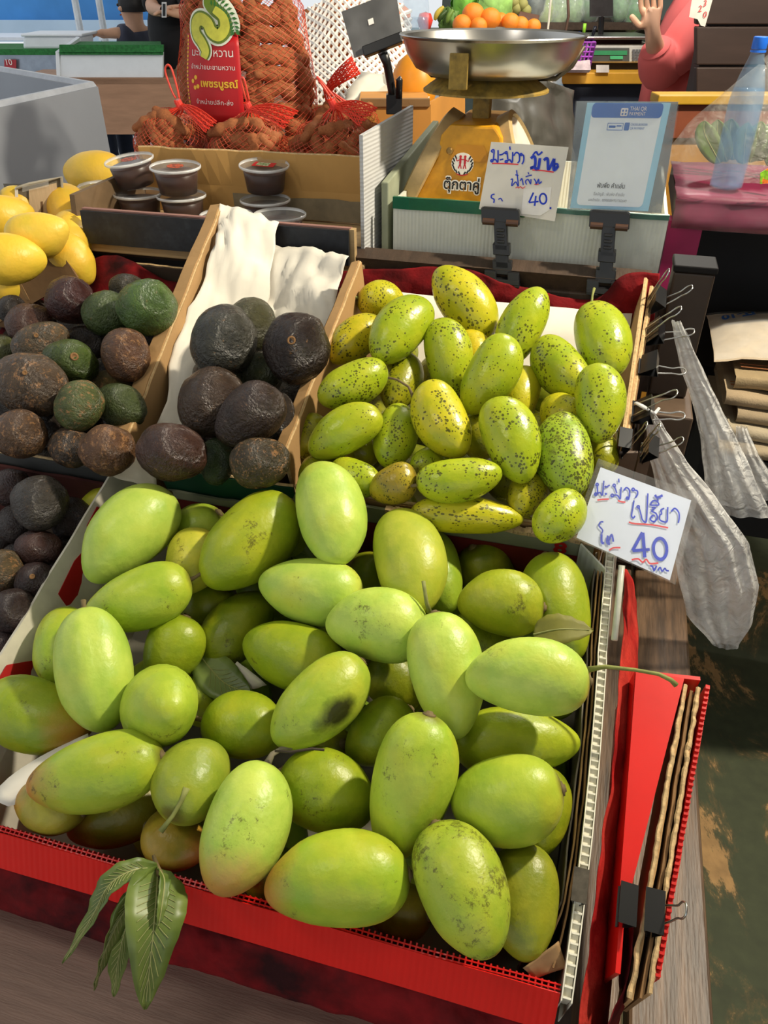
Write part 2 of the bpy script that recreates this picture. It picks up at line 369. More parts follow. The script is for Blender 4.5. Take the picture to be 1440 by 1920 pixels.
FRUIT = [  # crate, stem end, tip end (x, s, h in the tilted stall frame, metres), width, skin colour (shade painted in on shaded and deep fruit), flags, label
    ('yellow', (-0.9768, 1.23, -0.07), (-1.1247, 1.2372, -0.07), 0.0989, (240, 196, 66), '', 'ripe yellow mango behind the leftmost chocolate tub'),
    ('yellow', (-0.9229, 0.8014, 0.0668), (-0.8322, 0.8462, 0.0668), 0.0722, (244, 204, 76), '', 'long ripe yellow mango in front of the small framed board'),
    ('yellow', (-0.9145, 0.7222, 0.0829), (-0.8435, 0.7843, 0.0571), 0.0764, (244, 202, 66), '', 'ripe yellow mango resting on the brown carton flap'),
    ('yellow', (-1.0406, 0.8825, 0.046), (-0.9912, 0.9576, 0.0116), 0.0752, (240, 196, 66), '', 'ripe yellow mango left of the small framed board'),
    ('yellow', (-1.0165, 1.0813, -0.0166), (-0.9312, 0.974, -0.0166), 0.08, (236, 186, 60), '', 'ripe yellow mango between framed board and chocolate shelf'),
    ('yellow', (-0.9282, 0.9793, -0.0036), (-0.8806, 0.8706, -0.0036), 0.0754, (240, 196, 66), '', 'ripe yellow mango right of the long yellow one by the shelf end'),
    ('yellow', (-0.8899, 0.8584, 0.0348), (-0.8249, 0.8373, -0.0272), 0.0721, (240, 196, 66), '', "ripe yellow mango low at the carton flap's right end"),
    ('yellow', (-1.0839, 0.9839, 0.0213), (-1.0248, 1.0302, -0.0488), 0.0803, (240, 196, 66), '', 'ripe yellow mango just behind the framed board'),
    ('yellow', (-0.9679, 0.7638, -0.0028), (-0.9516, 0.8492, -0.0372), 0.073, (240, 196, 66), '', 'ripe yellow mango mostly hidden by the brown carton flap'),
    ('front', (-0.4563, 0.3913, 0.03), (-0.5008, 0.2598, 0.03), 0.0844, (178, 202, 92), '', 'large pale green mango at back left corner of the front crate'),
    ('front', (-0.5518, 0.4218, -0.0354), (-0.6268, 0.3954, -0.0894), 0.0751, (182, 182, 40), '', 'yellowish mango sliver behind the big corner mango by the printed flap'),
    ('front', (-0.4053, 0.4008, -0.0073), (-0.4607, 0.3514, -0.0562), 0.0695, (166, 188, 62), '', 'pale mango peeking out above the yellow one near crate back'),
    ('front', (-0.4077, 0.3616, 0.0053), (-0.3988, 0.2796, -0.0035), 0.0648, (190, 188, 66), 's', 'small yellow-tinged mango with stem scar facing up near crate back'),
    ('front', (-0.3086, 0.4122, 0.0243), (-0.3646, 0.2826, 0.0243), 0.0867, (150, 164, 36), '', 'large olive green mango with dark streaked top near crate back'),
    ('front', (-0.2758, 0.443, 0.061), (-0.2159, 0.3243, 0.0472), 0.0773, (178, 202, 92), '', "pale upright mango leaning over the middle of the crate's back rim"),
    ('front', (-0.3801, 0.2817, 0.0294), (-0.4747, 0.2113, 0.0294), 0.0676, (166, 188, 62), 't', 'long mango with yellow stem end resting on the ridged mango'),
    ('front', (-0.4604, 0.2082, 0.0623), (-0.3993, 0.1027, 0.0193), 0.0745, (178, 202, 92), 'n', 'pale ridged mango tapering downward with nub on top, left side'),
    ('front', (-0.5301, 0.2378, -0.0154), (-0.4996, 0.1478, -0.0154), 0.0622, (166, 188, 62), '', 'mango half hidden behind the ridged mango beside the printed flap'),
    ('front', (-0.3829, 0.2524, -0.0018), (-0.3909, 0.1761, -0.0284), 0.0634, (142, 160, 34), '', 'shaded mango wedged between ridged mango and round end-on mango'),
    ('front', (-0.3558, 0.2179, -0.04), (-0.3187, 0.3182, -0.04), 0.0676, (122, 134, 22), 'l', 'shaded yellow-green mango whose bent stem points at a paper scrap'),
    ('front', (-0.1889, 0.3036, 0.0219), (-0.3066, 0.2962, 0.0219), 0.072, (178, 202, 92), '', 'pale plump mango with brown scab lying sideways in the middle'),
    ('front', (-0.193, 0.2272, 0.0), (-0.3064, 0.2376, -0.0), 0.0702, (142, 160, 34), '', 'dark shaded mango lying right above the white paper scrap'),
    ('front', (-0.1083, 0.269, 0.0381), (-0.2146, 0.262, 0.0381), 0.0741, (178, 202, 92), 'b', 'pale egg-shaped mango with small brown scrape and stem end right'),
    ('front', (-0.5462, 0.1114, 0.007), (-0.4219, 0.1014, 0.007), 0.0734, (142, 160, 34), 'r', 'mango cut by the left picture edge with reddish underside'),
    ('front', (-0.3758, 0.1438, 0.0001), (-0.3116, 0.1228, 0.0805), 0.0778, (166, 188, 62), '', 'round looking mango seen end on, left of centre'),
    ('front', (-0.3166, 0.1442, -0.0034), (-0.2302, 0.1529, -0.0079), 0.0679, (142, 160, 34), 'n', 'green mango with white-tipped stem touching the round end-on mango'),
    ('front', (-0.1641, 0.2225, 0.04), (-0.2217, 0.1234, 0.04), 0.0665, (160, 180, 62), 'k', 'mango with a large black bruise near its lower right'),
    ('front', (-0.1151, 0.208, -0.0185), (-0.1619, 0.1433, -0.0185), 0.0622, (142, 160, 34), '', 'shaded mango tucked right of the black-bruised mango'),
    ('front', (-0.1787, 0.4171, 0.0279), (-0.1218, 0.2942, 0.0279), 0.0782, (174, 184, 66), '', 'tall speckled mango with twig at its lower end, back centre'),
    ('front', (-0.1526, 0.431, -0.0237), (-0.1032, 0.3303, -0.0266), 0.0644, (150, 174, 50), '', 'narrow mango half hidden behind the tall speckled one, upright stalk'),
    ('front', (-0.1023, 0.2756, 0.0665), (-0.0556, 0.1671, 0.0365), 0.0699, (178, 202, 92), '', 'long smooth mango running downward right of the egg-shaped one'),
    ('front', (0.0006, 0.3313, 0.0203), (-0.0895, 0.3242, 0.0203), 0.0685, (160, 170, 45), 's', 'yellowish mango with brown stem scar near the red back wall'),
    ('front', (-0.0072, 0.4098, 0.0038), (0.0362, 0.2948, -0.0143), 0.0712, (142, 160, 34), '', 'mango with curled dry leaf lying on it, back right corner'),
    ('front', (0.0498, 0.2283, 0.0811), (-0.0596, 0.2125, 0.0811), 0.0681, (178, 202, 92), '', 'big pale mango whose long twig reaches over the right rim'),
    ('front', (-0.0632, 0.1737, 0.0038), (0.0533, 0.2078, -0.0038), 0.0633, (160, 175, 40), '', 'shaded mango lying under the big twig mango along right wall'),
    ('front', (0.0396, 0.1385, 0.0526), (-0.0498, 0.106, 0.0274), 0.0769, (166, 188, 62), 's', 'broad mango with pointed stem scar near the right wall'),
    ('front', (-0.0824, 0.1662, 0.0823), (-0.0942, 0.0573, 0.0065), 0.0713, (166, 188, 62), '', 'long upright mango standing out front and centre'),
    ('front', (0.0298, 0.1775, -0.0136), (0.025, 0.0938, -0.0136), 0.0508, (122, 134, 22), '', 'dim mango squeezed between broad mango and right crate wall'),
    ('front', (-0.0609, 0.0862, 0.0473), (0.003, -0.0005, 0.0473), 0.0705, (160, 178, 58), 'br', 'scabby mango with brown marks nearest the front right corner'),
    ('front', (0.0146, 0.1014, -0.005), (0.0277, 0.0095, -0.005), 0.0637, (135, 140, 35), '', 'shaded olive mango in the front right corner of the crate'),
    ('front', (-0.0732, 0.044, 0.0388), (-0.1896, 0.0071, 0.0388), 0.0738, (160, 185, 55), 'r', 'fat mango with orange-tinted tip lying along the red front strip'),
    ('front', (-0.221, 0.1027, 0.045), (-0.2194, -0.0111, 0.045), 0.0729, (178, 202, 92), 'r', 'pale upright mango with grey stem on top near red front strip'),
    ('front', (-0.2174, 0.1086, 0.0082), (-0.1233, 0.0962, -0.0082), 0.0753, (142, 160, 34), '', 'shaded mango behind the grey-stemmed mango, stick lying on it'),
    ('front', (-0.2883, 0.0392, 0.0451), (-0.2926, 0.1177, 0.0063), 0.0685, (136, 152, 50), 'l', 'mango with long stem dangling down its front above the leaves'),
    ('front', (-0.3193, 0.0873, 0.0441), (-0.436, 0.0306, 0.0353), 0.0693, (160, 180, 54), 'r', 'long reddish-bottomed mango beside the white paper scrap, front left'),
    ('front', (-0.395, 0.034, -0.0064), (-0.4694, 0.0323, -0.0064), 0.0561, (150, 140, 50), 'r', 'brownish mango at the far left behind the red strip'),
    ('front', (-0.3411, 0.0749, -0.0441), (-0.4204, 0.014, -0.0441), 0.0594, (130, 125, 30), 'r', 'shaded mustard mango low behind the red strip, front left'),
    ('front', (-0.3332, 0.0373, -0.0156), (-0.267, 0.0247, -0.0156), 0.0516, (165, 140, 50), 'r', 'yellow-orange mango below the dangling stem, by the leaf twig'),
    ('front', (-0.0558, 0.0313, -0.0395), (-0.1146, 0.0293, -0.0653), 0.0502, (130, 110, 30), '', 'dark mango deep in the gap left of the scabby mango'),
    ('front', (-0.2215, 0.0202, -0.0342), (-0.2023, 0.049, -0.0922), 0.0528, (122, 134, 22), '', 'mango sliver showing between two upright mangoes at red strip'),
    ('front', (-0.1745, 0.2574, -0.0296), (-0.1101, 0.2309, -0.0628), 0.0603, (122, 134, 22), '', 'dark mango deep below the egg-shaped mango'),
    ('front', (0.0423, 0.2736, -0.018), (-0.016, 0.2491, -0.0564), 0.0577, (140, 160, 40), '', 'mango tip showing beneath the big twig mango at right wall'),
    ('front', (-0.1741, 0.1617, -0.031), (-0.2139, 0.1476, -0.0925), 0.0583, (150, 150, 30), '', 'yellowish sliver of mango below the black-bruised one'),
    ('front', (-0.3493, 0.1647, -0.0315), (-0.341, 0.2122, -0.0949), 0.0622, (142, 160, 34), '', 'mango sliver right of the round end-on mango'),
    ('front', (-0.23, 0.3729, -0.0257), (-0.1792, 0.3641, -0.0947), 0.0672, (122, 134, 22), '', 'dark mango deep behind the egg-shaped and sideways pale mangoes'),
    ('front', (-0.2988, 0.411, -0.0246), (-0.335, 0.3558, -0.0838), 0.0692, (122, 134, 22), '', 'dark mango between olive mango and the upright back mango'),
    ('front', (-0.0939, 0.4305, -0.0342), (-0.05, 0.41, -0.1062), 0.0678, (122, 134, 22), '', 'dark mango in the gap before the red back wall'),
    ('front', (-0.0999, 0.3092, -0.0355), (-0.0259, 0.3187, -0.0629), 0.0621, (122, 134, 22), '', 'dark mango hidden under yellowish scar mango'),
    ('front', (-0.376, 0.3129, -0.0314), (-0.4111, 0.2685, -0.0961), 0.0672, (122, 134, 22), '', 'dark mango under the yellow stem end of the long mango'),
    ('upper', (-0.129, 0.7512, 0.0135), (-0.2171, 0.8134, 0.0765), 0.0716, (190, 184, 36), '', 'beak-tipped mango pointing up at the back, in front of black clip'),
    ('upper', (-0.2188, 0.7372, 0.0773), (-0.2581, 0.6285, 0.0627), 0.0674, (160, 176, 36), '', 'spotted plump mango lying over others at upper left of its box'),
    ('upper', (-0.1894, 0.7129, 0.0715), (-0.1568, 0.6283, 0.0132), 0.0616, (160, 176, 36), '', 'upright spotted mango below the beak-tipped one'),
    ('upper', (-0.1015, 0.6962, 0.0216), (-0.0686, 0.7871, 0.0784), 0.0596, (160, 176, 36), '', 'slender mango with sharp tip raised towards the hanging price sign'),
    ('upper', (0.0005, 0.7911, 0.0554), (0.0394, 0.6782, 0.0346), 0.0705, (160, 176, 36), 'l', 'mango with thin upright stem in back right corner on white liner'),
    ('upper', (-0.0893, 0.6653, 0.0923), (-0.1291, 0.5771, 0.0393), 0.0635, (160, 176, 36), '', 'smooth bright mango in the centre, little spotted'),
    ('upper', (-0.0599, 0.719, 0.0403), (0.0078, 0.6353, 0.0403), 0.0628, (160, 176, 36), 'n', 'mango with short black stem left of the corner pair'),
    ('upper', (0.0176, 0.6342, 0.0891), (0.0335, 0.5386, 0.0587), 0.0584, (160, 176, 36), '', 'mango with speckled top against the right cardboard edge'),
    ('upper', (-0.0687, 0.6907, 0.0219), (-0.0721, 0.6045, 0.0076), 0.0501, (190, 184, 36), '', 'half hidden mango right of the smooth bright one'),
    ('upper', (-0.0909, 0.5583, 0.0884), (-0.0411, 0.4669, 0.0548), 0.0634, (160, 176, 36), 'k', 'mango with brown scabbed crown and square dark spot'),
    ('upper', (-0.0189, 0.5729, 0.0566), (0.0129, 0.4634, 0.0481), 0.0663, (150, 175, 50), 'd', 'densely grey-speckled mango next to the lower price sign'),
    ('upper', (0.007, 0.577, 0.0441), (-0.036, 0.6255, 0.0295), 0.0519, (190, 184, 36), '', 'half hidden mango above the densely speckled one'),
    ('upper', (-0.1829, 0.581, 0.0746), (-0.1189, 0.4924, 0.0554), 0.0635, (190, 184, 36), '', 'yellow spotted mango with a thin stalk at its top, centre'),
    ('upper', (-0.2262, 0.5313, 0.0721), (-0.3, 0.4698, 0.0479), 0.0561, (160, 176, 36), '', 'long smooth mango lying sideways near the left cardboard divider'),
    ('upper', (-0.2407, 0.6166, 0.0622), (-0.3125, 0.5496, 0.0578), 0.0563, (160, 176, 36), '', 'black-spotted mango touching the left divider'),
    ('upper', (-0.2808, 0.7336, 0.0413), (-0.3346, 0.6549, 0.0287), 0.0553, (190, 176, 30), '', 'yellow mango behind, beside the top of the left divider'),
    ('upper', (-0.3327, 0.7905, 0.0302), (-0.2718, 0.8202, 0.0028), 0.0571, (190, 184, 36), 'l', 'small mango at the back left end of the divider with thin stem'),
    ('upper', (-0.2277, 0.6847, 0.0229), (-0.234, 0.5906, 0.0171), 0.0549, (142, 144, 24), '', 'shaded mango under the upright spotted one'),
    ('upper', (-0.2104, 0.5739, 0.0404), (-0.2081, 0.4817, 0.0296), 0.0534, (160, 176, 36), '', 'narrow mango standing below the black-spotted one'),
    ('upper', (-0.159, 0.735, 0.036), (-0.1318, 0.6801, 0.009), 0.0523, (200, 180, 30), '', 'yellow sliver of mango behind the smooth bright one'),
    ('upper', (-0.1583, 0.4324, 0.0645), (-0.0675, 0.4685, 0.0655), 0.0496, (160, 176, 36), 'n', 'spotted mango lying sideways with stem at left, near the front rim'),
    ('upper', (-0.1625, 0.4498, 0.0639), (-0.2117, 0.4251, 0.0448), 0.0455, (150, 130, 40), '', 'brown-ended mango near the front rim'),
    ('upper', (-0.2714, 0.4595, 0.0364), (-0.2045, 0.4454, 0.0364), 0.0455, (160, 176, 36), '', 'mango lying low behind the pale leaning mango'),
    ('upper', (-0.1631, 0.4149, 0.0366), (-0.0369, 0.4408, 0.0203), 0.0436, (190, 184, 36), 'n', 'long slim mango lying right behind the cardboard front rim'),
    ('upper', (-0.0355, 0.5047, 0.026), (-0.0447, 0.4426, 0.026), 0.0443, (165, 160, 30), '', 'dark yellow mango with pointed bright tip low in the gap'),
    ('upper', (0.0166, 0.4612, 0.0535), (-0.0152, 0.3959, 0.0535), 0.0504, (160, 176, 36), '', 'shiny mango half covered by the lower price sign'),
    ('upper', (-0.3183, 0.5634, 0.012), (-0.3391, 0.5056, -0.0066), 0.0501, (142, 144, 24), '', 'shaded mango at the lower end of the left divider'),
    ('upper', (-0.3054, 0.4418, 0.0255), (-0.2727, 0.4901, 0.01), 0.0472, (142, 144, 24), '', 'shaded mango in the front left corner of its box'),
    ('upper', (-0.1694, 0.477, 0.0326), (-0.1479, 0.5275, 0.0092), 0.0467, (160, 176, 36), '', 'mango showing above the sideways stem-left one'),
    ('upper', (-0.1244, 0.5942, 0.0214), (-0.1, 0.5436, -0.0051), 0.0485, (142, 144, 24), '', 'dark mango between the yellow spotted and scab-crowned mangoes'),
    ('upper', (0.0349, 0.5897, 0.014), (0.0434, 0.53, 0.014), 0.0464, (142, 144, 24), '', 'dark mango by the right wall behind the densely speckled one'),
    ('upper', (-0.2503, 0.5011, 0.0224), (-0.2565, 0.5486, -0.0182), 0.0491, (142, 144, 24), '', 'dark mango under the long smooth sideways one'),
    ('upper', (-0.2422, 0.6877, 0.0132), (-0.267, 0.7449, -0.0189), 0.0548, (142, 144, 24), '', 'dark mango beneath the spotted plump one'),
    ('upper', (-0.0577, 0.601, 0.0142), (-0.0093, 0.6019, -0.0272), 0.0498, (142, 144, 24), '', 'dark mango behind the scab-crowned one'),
    ('left', (-0.7803, 0.6701, 0.05), (-0.7276, 0.719, 0.05), 0.0711, (64, 34, 30), '', 'glossy reddish brown avocado at the back of the left box'),
    ('left', (-0.837, 0.632, 0.03), (-0.7856, 0.6792, 0.03), 0.063, (80, 56, 48), '', 'dull wine-brown avocado left of the reddish one'),
    ('left', (-0.7222, 0.6756, 0.0447), (-0.649, 0.6869, 0.0447), 0.0667, (66, 82, 40), '', 'dark green avocado left of the bright green one'),
    ('left', (-0.646, 0.6552, 0.0709), (-0.5694, 0.6904, 0.0709), 0.0802, (72, 98, 44), '', 'large bright green avocado with dark patches, back right'),
    ('left', (-0.7481, 0.778, 0.0125), (-0.6907, 0.7932, 0.0075), 0.0451, (56, 52, 40), '', 'avocado half hidden behind the two green ones'),
    ('left', (-0.6005, 0.7114, -0.0077), (-0.6092, 0.7558, 0.027), 0.0431, (56, 64, 36), '', 'green avocado tucked behind bright green one by the divider'),
    ('left', (-0.7932, 0.5824, 0.0321), (-0.7232, 0.6308, 0.0479), 0.0604, (80, 70, 54), 's', 'grey-brown avocado with pale stem scar above the green ribbed one'),
    ('left', (-0.7109, 0.5625, 0.0671), (-0.6378, 0.5556, 0.0519), 0.0617, (68, 86, 36), 'S', 'green ribbed avocado with big round stem scar facing right'),
    ('left', (-0.7554, 0.6479, 0.0079), (-0.6897, 0.6652, 0.0023), 0.0511, (42, 36, 32), '', 'black avocado in shade behind the green ribbed one'),
    ('left', (-0.5893, 0.5512, 0.047), (-0.6158, 0.6214, 0.0692), 0.0648, (86, 58, 40), '', 'rough brown avocado with tan netted skin'),
    ('left', (-0.5962, 0.6429, -0.0168), (-0.6116, 0.7067, 0.0247), 0.0639, (42, 36, 32), '', 'black avocado in shade against the divider below the green ones'),
    ('left', (-0.7398, 0.5026, 0.0804), (-0.6409, 0.4906, 0.0647), 0.0829, (74, 60, 46), 's', 'largest grey-brown avocado at the left picture edge'),
    ('left', (-0.8554, 0.6027, 0.02), (-0.8108, 0.6099, 0.02), 0.042, (72, 76, 40), '', 'greenish avocado cut by the left picture edge'),
    ('left', (-0.6694, 0.5583, 0.0185), (-0.599, 0.5769, 0.0125), 0.0413, (88, 78, 44), '', 'mottled olive avocado lying behind the front pair of green ones'),
    ('left', (-0.6075, 0.4394, 0.0677), (-0.6108, 0.5106, 0.0707), 0.059, (74, 84, 44), '', 'green avocado with brown mottling, left of the front green pair'),
    ('left', (-0.6148, 0.5226, 0.0442), (-0.5483, 0.5049, 0.0268), 0.0586, (66, 78, 42), '', 'dark green dented avocado, right of the front green pair'),
    ('left', (-0.7046, 0.4167, 0.06), (-0.6375, 0.4289, 0.06), 0.0628, (82, 62, 46), '', 'brown tan-flecked avocado in the front left corner'),
    ('left', (-0.6371, 0.4236, 0.04), (-0.585, 0.4332, 0.04), 0.0517, (60, 50, 42), '', 'small dark avocado near the front wall with tan flecks'),
    ('left', (-0.5784, 0.4124, 0.06), (-0.51, 0.4251, 0.06), 0.0622, (92, 64, 42), '', 'tan scabby avocado at the front right corner near the divider'),
    ('left', (-0.6771, 0.4542, -0.0038), (-0.6991, 0.5128, 0.0206), 0.0555, (42, 36, 32), '', 'black avocado deep between the front brown ones'),
    ('left', (-0.6222, 0.5934, -0.0096), (-0.5635, 0.6035, -0.0096), 0.0571, (42, 36, 32), '', 'black avocado deep beside the divider behind dented green one'),
    ('left', (-0.9104, 0.7022, 0.01), (-0.8626, 0.7095, 0.01), 0.0448, (42, 36, 32), '', 'dark avocado at far left below the brown carton flap'),
    ('middle', (-0.4556, 0.5555, 0.0766), (-0.4627, 0.6579, 0.0901), 0.0861, (56, 56, 50), '', 'smooth grey-black avocado nearest the left divider at top of pile'),
    ('middle', (-0.4552, 0.6405, 0.0443), (-0.4624, 0.7284, 0.0515), 0.0732, (70, 70, 48), '', 'dull olive avocado at the back of the paper-lined box'),
    ('middle', (-0.3518, 0.5669, 0.0717), (-0.3713, 0.6684, 0.0783), 0.0854, (40, 30, 27), 'S', 'near-black avocado with orange stem scar facing the viewer'),
    ('middle', (-0.4526, 0.6051, 0.0284), (-0.3901, 0.6156, 0.0284), 0.0616, (56, 62, 38), '', 'dark green avocado under the grey-black one'),
    ('middle', (-0.4427, 0.465, 0.0664), (-0.4407, 0.5624, 0.0664), 0.0824, (62, 48, 38), '', 'brown-black avocado above the front glossy one'),
    ('middle', (-0.404, 0.4509, 0.0676), (-0.3466, 0.5173, 0.0999), 0.0705, (54, 42, 38), 'p', 'pear-shaped dark avocado lying diagonally across the pile'),
    ('middle', (-0.4923, 0.4146, 0.0798), (-0.4088, 0.4232, 0.0702), 0.0694, (66, 44, 36), '', 'glossy purple-brown avocado at the front left of the middle box'),
    ('middle', (-0.4141, 0.4267, 0.0121), (-0.4231, 0.4726, 0.0479), 0.0435, (48, 62, 36), '', 'dark green avocado wedged between the two front avocados'),
    ('middle', (-0.3759, 0.4119, 0.07), (-0.3103, 0.4411, 0.07), 0.0604, (60, 52, 36), '', 'rough olive-black avocado at the front right of the middle box'),
    ('middle', (-0.3535, 0.4981, 0.013), (-0.3645, 0.5542, 0.0569), 0.0404, (42, 36, 32), '', 'black avocado in shade along the right divider'),
    ('middle', (-0.5189, 0.601, 0.02), (-0.4628, 0.6104, 0.02), 0.0549, (42, 36, 32), '', 'black avocado deep beneath the grey-black one'),
    ('small', (-0.7188, 0.369, -0.01), (-0.6777, 0.4023, -0.01), 0.0505, (56, 38, 36), '', 'small avocado with reddish skin at the far left under the box wall'),
    ('small', (-0.6039, 0.3157, 0.0212), (-0.6314, 0.3811, 0.0212), 0.0668, (58, 54, 50), '', 'grey pear-shaped small avocado on top of the pile'),
    ('small', (-0.6904, 0.4225, -0.0481), (-0.6454, 0.4344, -0.0519), 0.0312, (42, 36, 32), '', 'small avocado in shadow behind the grey pear-shaped one'),
    ('small', (-0.6575, 0.3168, -0.0102), (-0.6768, 0.3577, -0.0293), 0.0491, (50, 42, 40), '', 'small black avocado left of the grey pear-shaped one'),
    ('small', (-0.6033, 0.3361, -0.028), (-0.6054, 0.3936, -0.028), 0.0525, (54, 44, 42), '', 'small dark avocado right of the grey pear-shaped one'),
    ('small', (-0.6362, 0.2988, -0.0084), (-0.5801, 0.3112, -0.0097), 0.0472, (66, 42, 36), '', 'small red-brown avocado in the middle of the pile'),
    ('small', (-0.6665, 0.2971, -0.03), (-0.6283, 0.3049, -0.03), 0.0327, (52, 44, 40), '', 'small grey avocado beside the red-brown one'),
    ('small', (-0.6194, 0.2416, -0.0129), (-0.6367, 0.287, 0.0074), 0.0432, (82, 70, 48), '', 'small olive-tan avocado at the left picture edge'),
    ('small', (-0.6106, 0.2567, -0.0106), (-0.5621, 0.2668, -0.0106), 0.0471, (46, 32, 32), 's', 'small near-black avocado with its stem scar up'),
    ('small', (-0.5866, 0.3066, -0.0365), (-0.6097, 0.3406, -0.0541), 0.0447, (42, 36, 32), '', 'small black avocado against the white printed flap'),
    ('small', (-0.6174, 0.2116, -0.0063), (-0.5637, 0.2231, -0.0063), 0.0522, (50, 38, 36), '', 'small dark avocado at the lower end of the pile'),
    ('small', (-0.6106, 0.1795, -0.03), (-0.5691, 0.1885, -0.03), 0.0391, (56, 38, 36), '', 'small avocado beside the red print of the flap'),
    ('small', (-0.5996, 0.2474, -0.0524), (-0.5643, 0.264, -0.0676), 0.0419, (42, 36, 32), '', 'small avocado in shadow beside the flap'),
    ('small', (-0.7097, 0.3219, -0.0367), (-0.6802, 0.3331, -0.0438), 0.0323, (42, 36, 32), '', 'small black avocado cut by the left picture edge'),
]
# ------------------------------------------------------------------ shared materials
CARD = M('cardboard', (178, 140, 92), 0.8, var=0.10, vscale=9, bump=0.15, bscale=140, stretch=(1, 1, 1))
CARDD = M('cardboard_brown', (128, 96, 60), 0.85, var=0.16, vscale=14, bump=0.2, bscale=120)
CARDEDGE = M('cardboard_cut_edge', (196, 166, 120), 0.9, var=0.25, vscale=160, bump=0.5, bscale=260)
RED = fluted('red_plastic_board', (214, 26, 20), 'X', 0.006, 0.33, 0.15, var=0.05)
WHITEB = fluted('white_plastic_board', (214, 216, 204), 'X', 0.006, 0.4, 0.22, dirt=(150, 138, 112))
CREAM = M('white_print_card', (204, 198, 180), 0.7, var=0.08, vscale=14, col2=(176, 166, 140), thr=(0.55, 0.8))
REDPRINT = M('red_print', (170, 24, 22), 0.6, var=0.12)
GREENPRINT = M('green_print', (18, 66, 44), 0.5, var=0.15)
WOODD = M('dark_wood', (70, 55, 44), 0.55, var=0.25, vscale=10, stretch=(7, 0.7, 7), bump=0.3, bscale=40)
WOODM = M('worn_wood', (104, 80, 58), 0.45, var=0.3, vscale=8, stretch=(8, 0.7, 8), bump=0.25, bscale=50, col2=(72, 56, 42), thr=(0.4, 0.62))
WOODP = M('ply_wood', (176, 148, 106), 0.7, var=0.2, vscale=12, stretch=(0.6, 4, 9), bump=0.2, bscale=60)
BLACK = M('black_plastic', (22, 22, 24), 0.35, var=0.1, spec=0.5)
BLACKW = M('black_painted_wood', (34, 36, 40), 0.5, var=0.25, vscale=26, bump=0.15, col2=(54, 58, 62), thr=(0.55, 0.8))
STEEL = M('steel', (190, 190, 188), 0.28, 1.0, var=0.06)
CLOTHR = M('red_cloth', (116, 18, 22), 0.85, var=0.22, vscale=12, col2=(44, 14, 16), thr=(0.42, 0.66), bump=0.35, bscale=240, spec=0.15)
CLOTHF = M('faded_red_cloth', (176, 52, 42), 0.88, var=0.2, vscale=14, bump=0.35, bscale=240, spec=0.12, col2=(150, 26, 24), thr=(0.42, 0.6))
PAPER = M('white_paper', (226, 220, 206), 0.75, var=0.05, vscale=20)
KRAFT = M('kraft_paper', (150, 118, 80), 0.85, var=0.15, vscale=20)
INKB = M('blue_ink', (24, 58, 196), 0.5, var=0.15, vscale=120)
INKR = M('red_ink', (224, 50, 62), 0.5, var=0.1)
STEMC = M('stem_brown', (112, 96, 62), 0.8, var=0.25, vscale=90, bump=0.3)
STEMG = M('stem_green', (128, 132, 70), 0.7, var=0.2, vscale=90)
FILM = plastic_film('clear_film', (236, 238, 236), 0.20, 0.15)
BAGFILM = plastic_film('bag_film', (250, 250, 248), 0.44, 0.16, 1.0)
REDS = M('red_smooth_board', (206, 24, 18), 0.35, var=0.06, vscale=14)

# ------------------------------------------------------------------ setting
g = NT('green_floor_paint'); tc = g.n('ShaderNodeTexCoord')
mp = g.n('ShaderNodeMapping'); mp.inputs['Scale'].default_value = (1.0, 0.5, 1); mp.inputs['Rotation'].default_value = (0, 0, 0.5); g.l(tc.outputs['Object'], mp.inputs[0])
n1 = g.n('ShaderNodeTexNoise', i_Scale=4.2, i_Detail=10.0, i_Roughness=0.72, i_Distortion=0.5); g.l(mp.outputs[0], n1.inputs['Vector'])
n2 = g.n('ShaderNodeTexNoise', i_Scale=30.0, i_Detail=4.0); g.l(tc.outputs['Object'], n2.inputs['Vector'])
c = g.ramp(n1.outputs[0], [(0.49, lin((62, 68, 44))), (0.525, lin((86, 78, 48))), (0.55, lin((166, 130, 82))), (0.72, lin((140, 108, 68)))])
c = g.mix(1.0, c, g.ramp(n2.outputs[0], [(0.3, (0.8, 0.8, 0.8)), (0.7, (1.15, 1.15, 1.15))]), 'MULTIPLY')
g.l(c, g.b.inputs['Base Color']); g.b.inputs['Roughness'].default_value = 0.75; MATS['floor'] = g.m
fl = MB().box(-1.9, 6, -5, 2.6, -0.05, 0.0).build('floor', g.m); tag(fl, kind='structure')
f2_ = MB().box(-14, 6, 2.6, 16, -0.05, 0.0).box(-14, -1.9, -5, 2.6, -0.05, 0.0).build('floor', M('concrete_floor', (168, 170, 170), 0.8, var=0.1, vscale=3)); tag(f2_, kind='structure')
cl = MB().box(-3.2, 6, -2.5, 9.5, 3.3, 3.4).build('ceiling', M('roof_sheet', (150, 152, 150), 0.7)); tag(cl, kind='structure')
wb = MB().box(-1.6, 6, 7.6, 7.75, 0, 3.3).build('wall_back', M('back_wall', (104, 116, 112), 0.8, var=0.2, vscale=3)); tag(wb, kind='structure')
wr = MB().box(3.6, 3.75, -2.5, 7.6, 0, 3.3).build('wall_right', M('side_wall', (96, 88, 78), 0.8, var=0.2, vscale=3)); tag(wr, kind='structure')

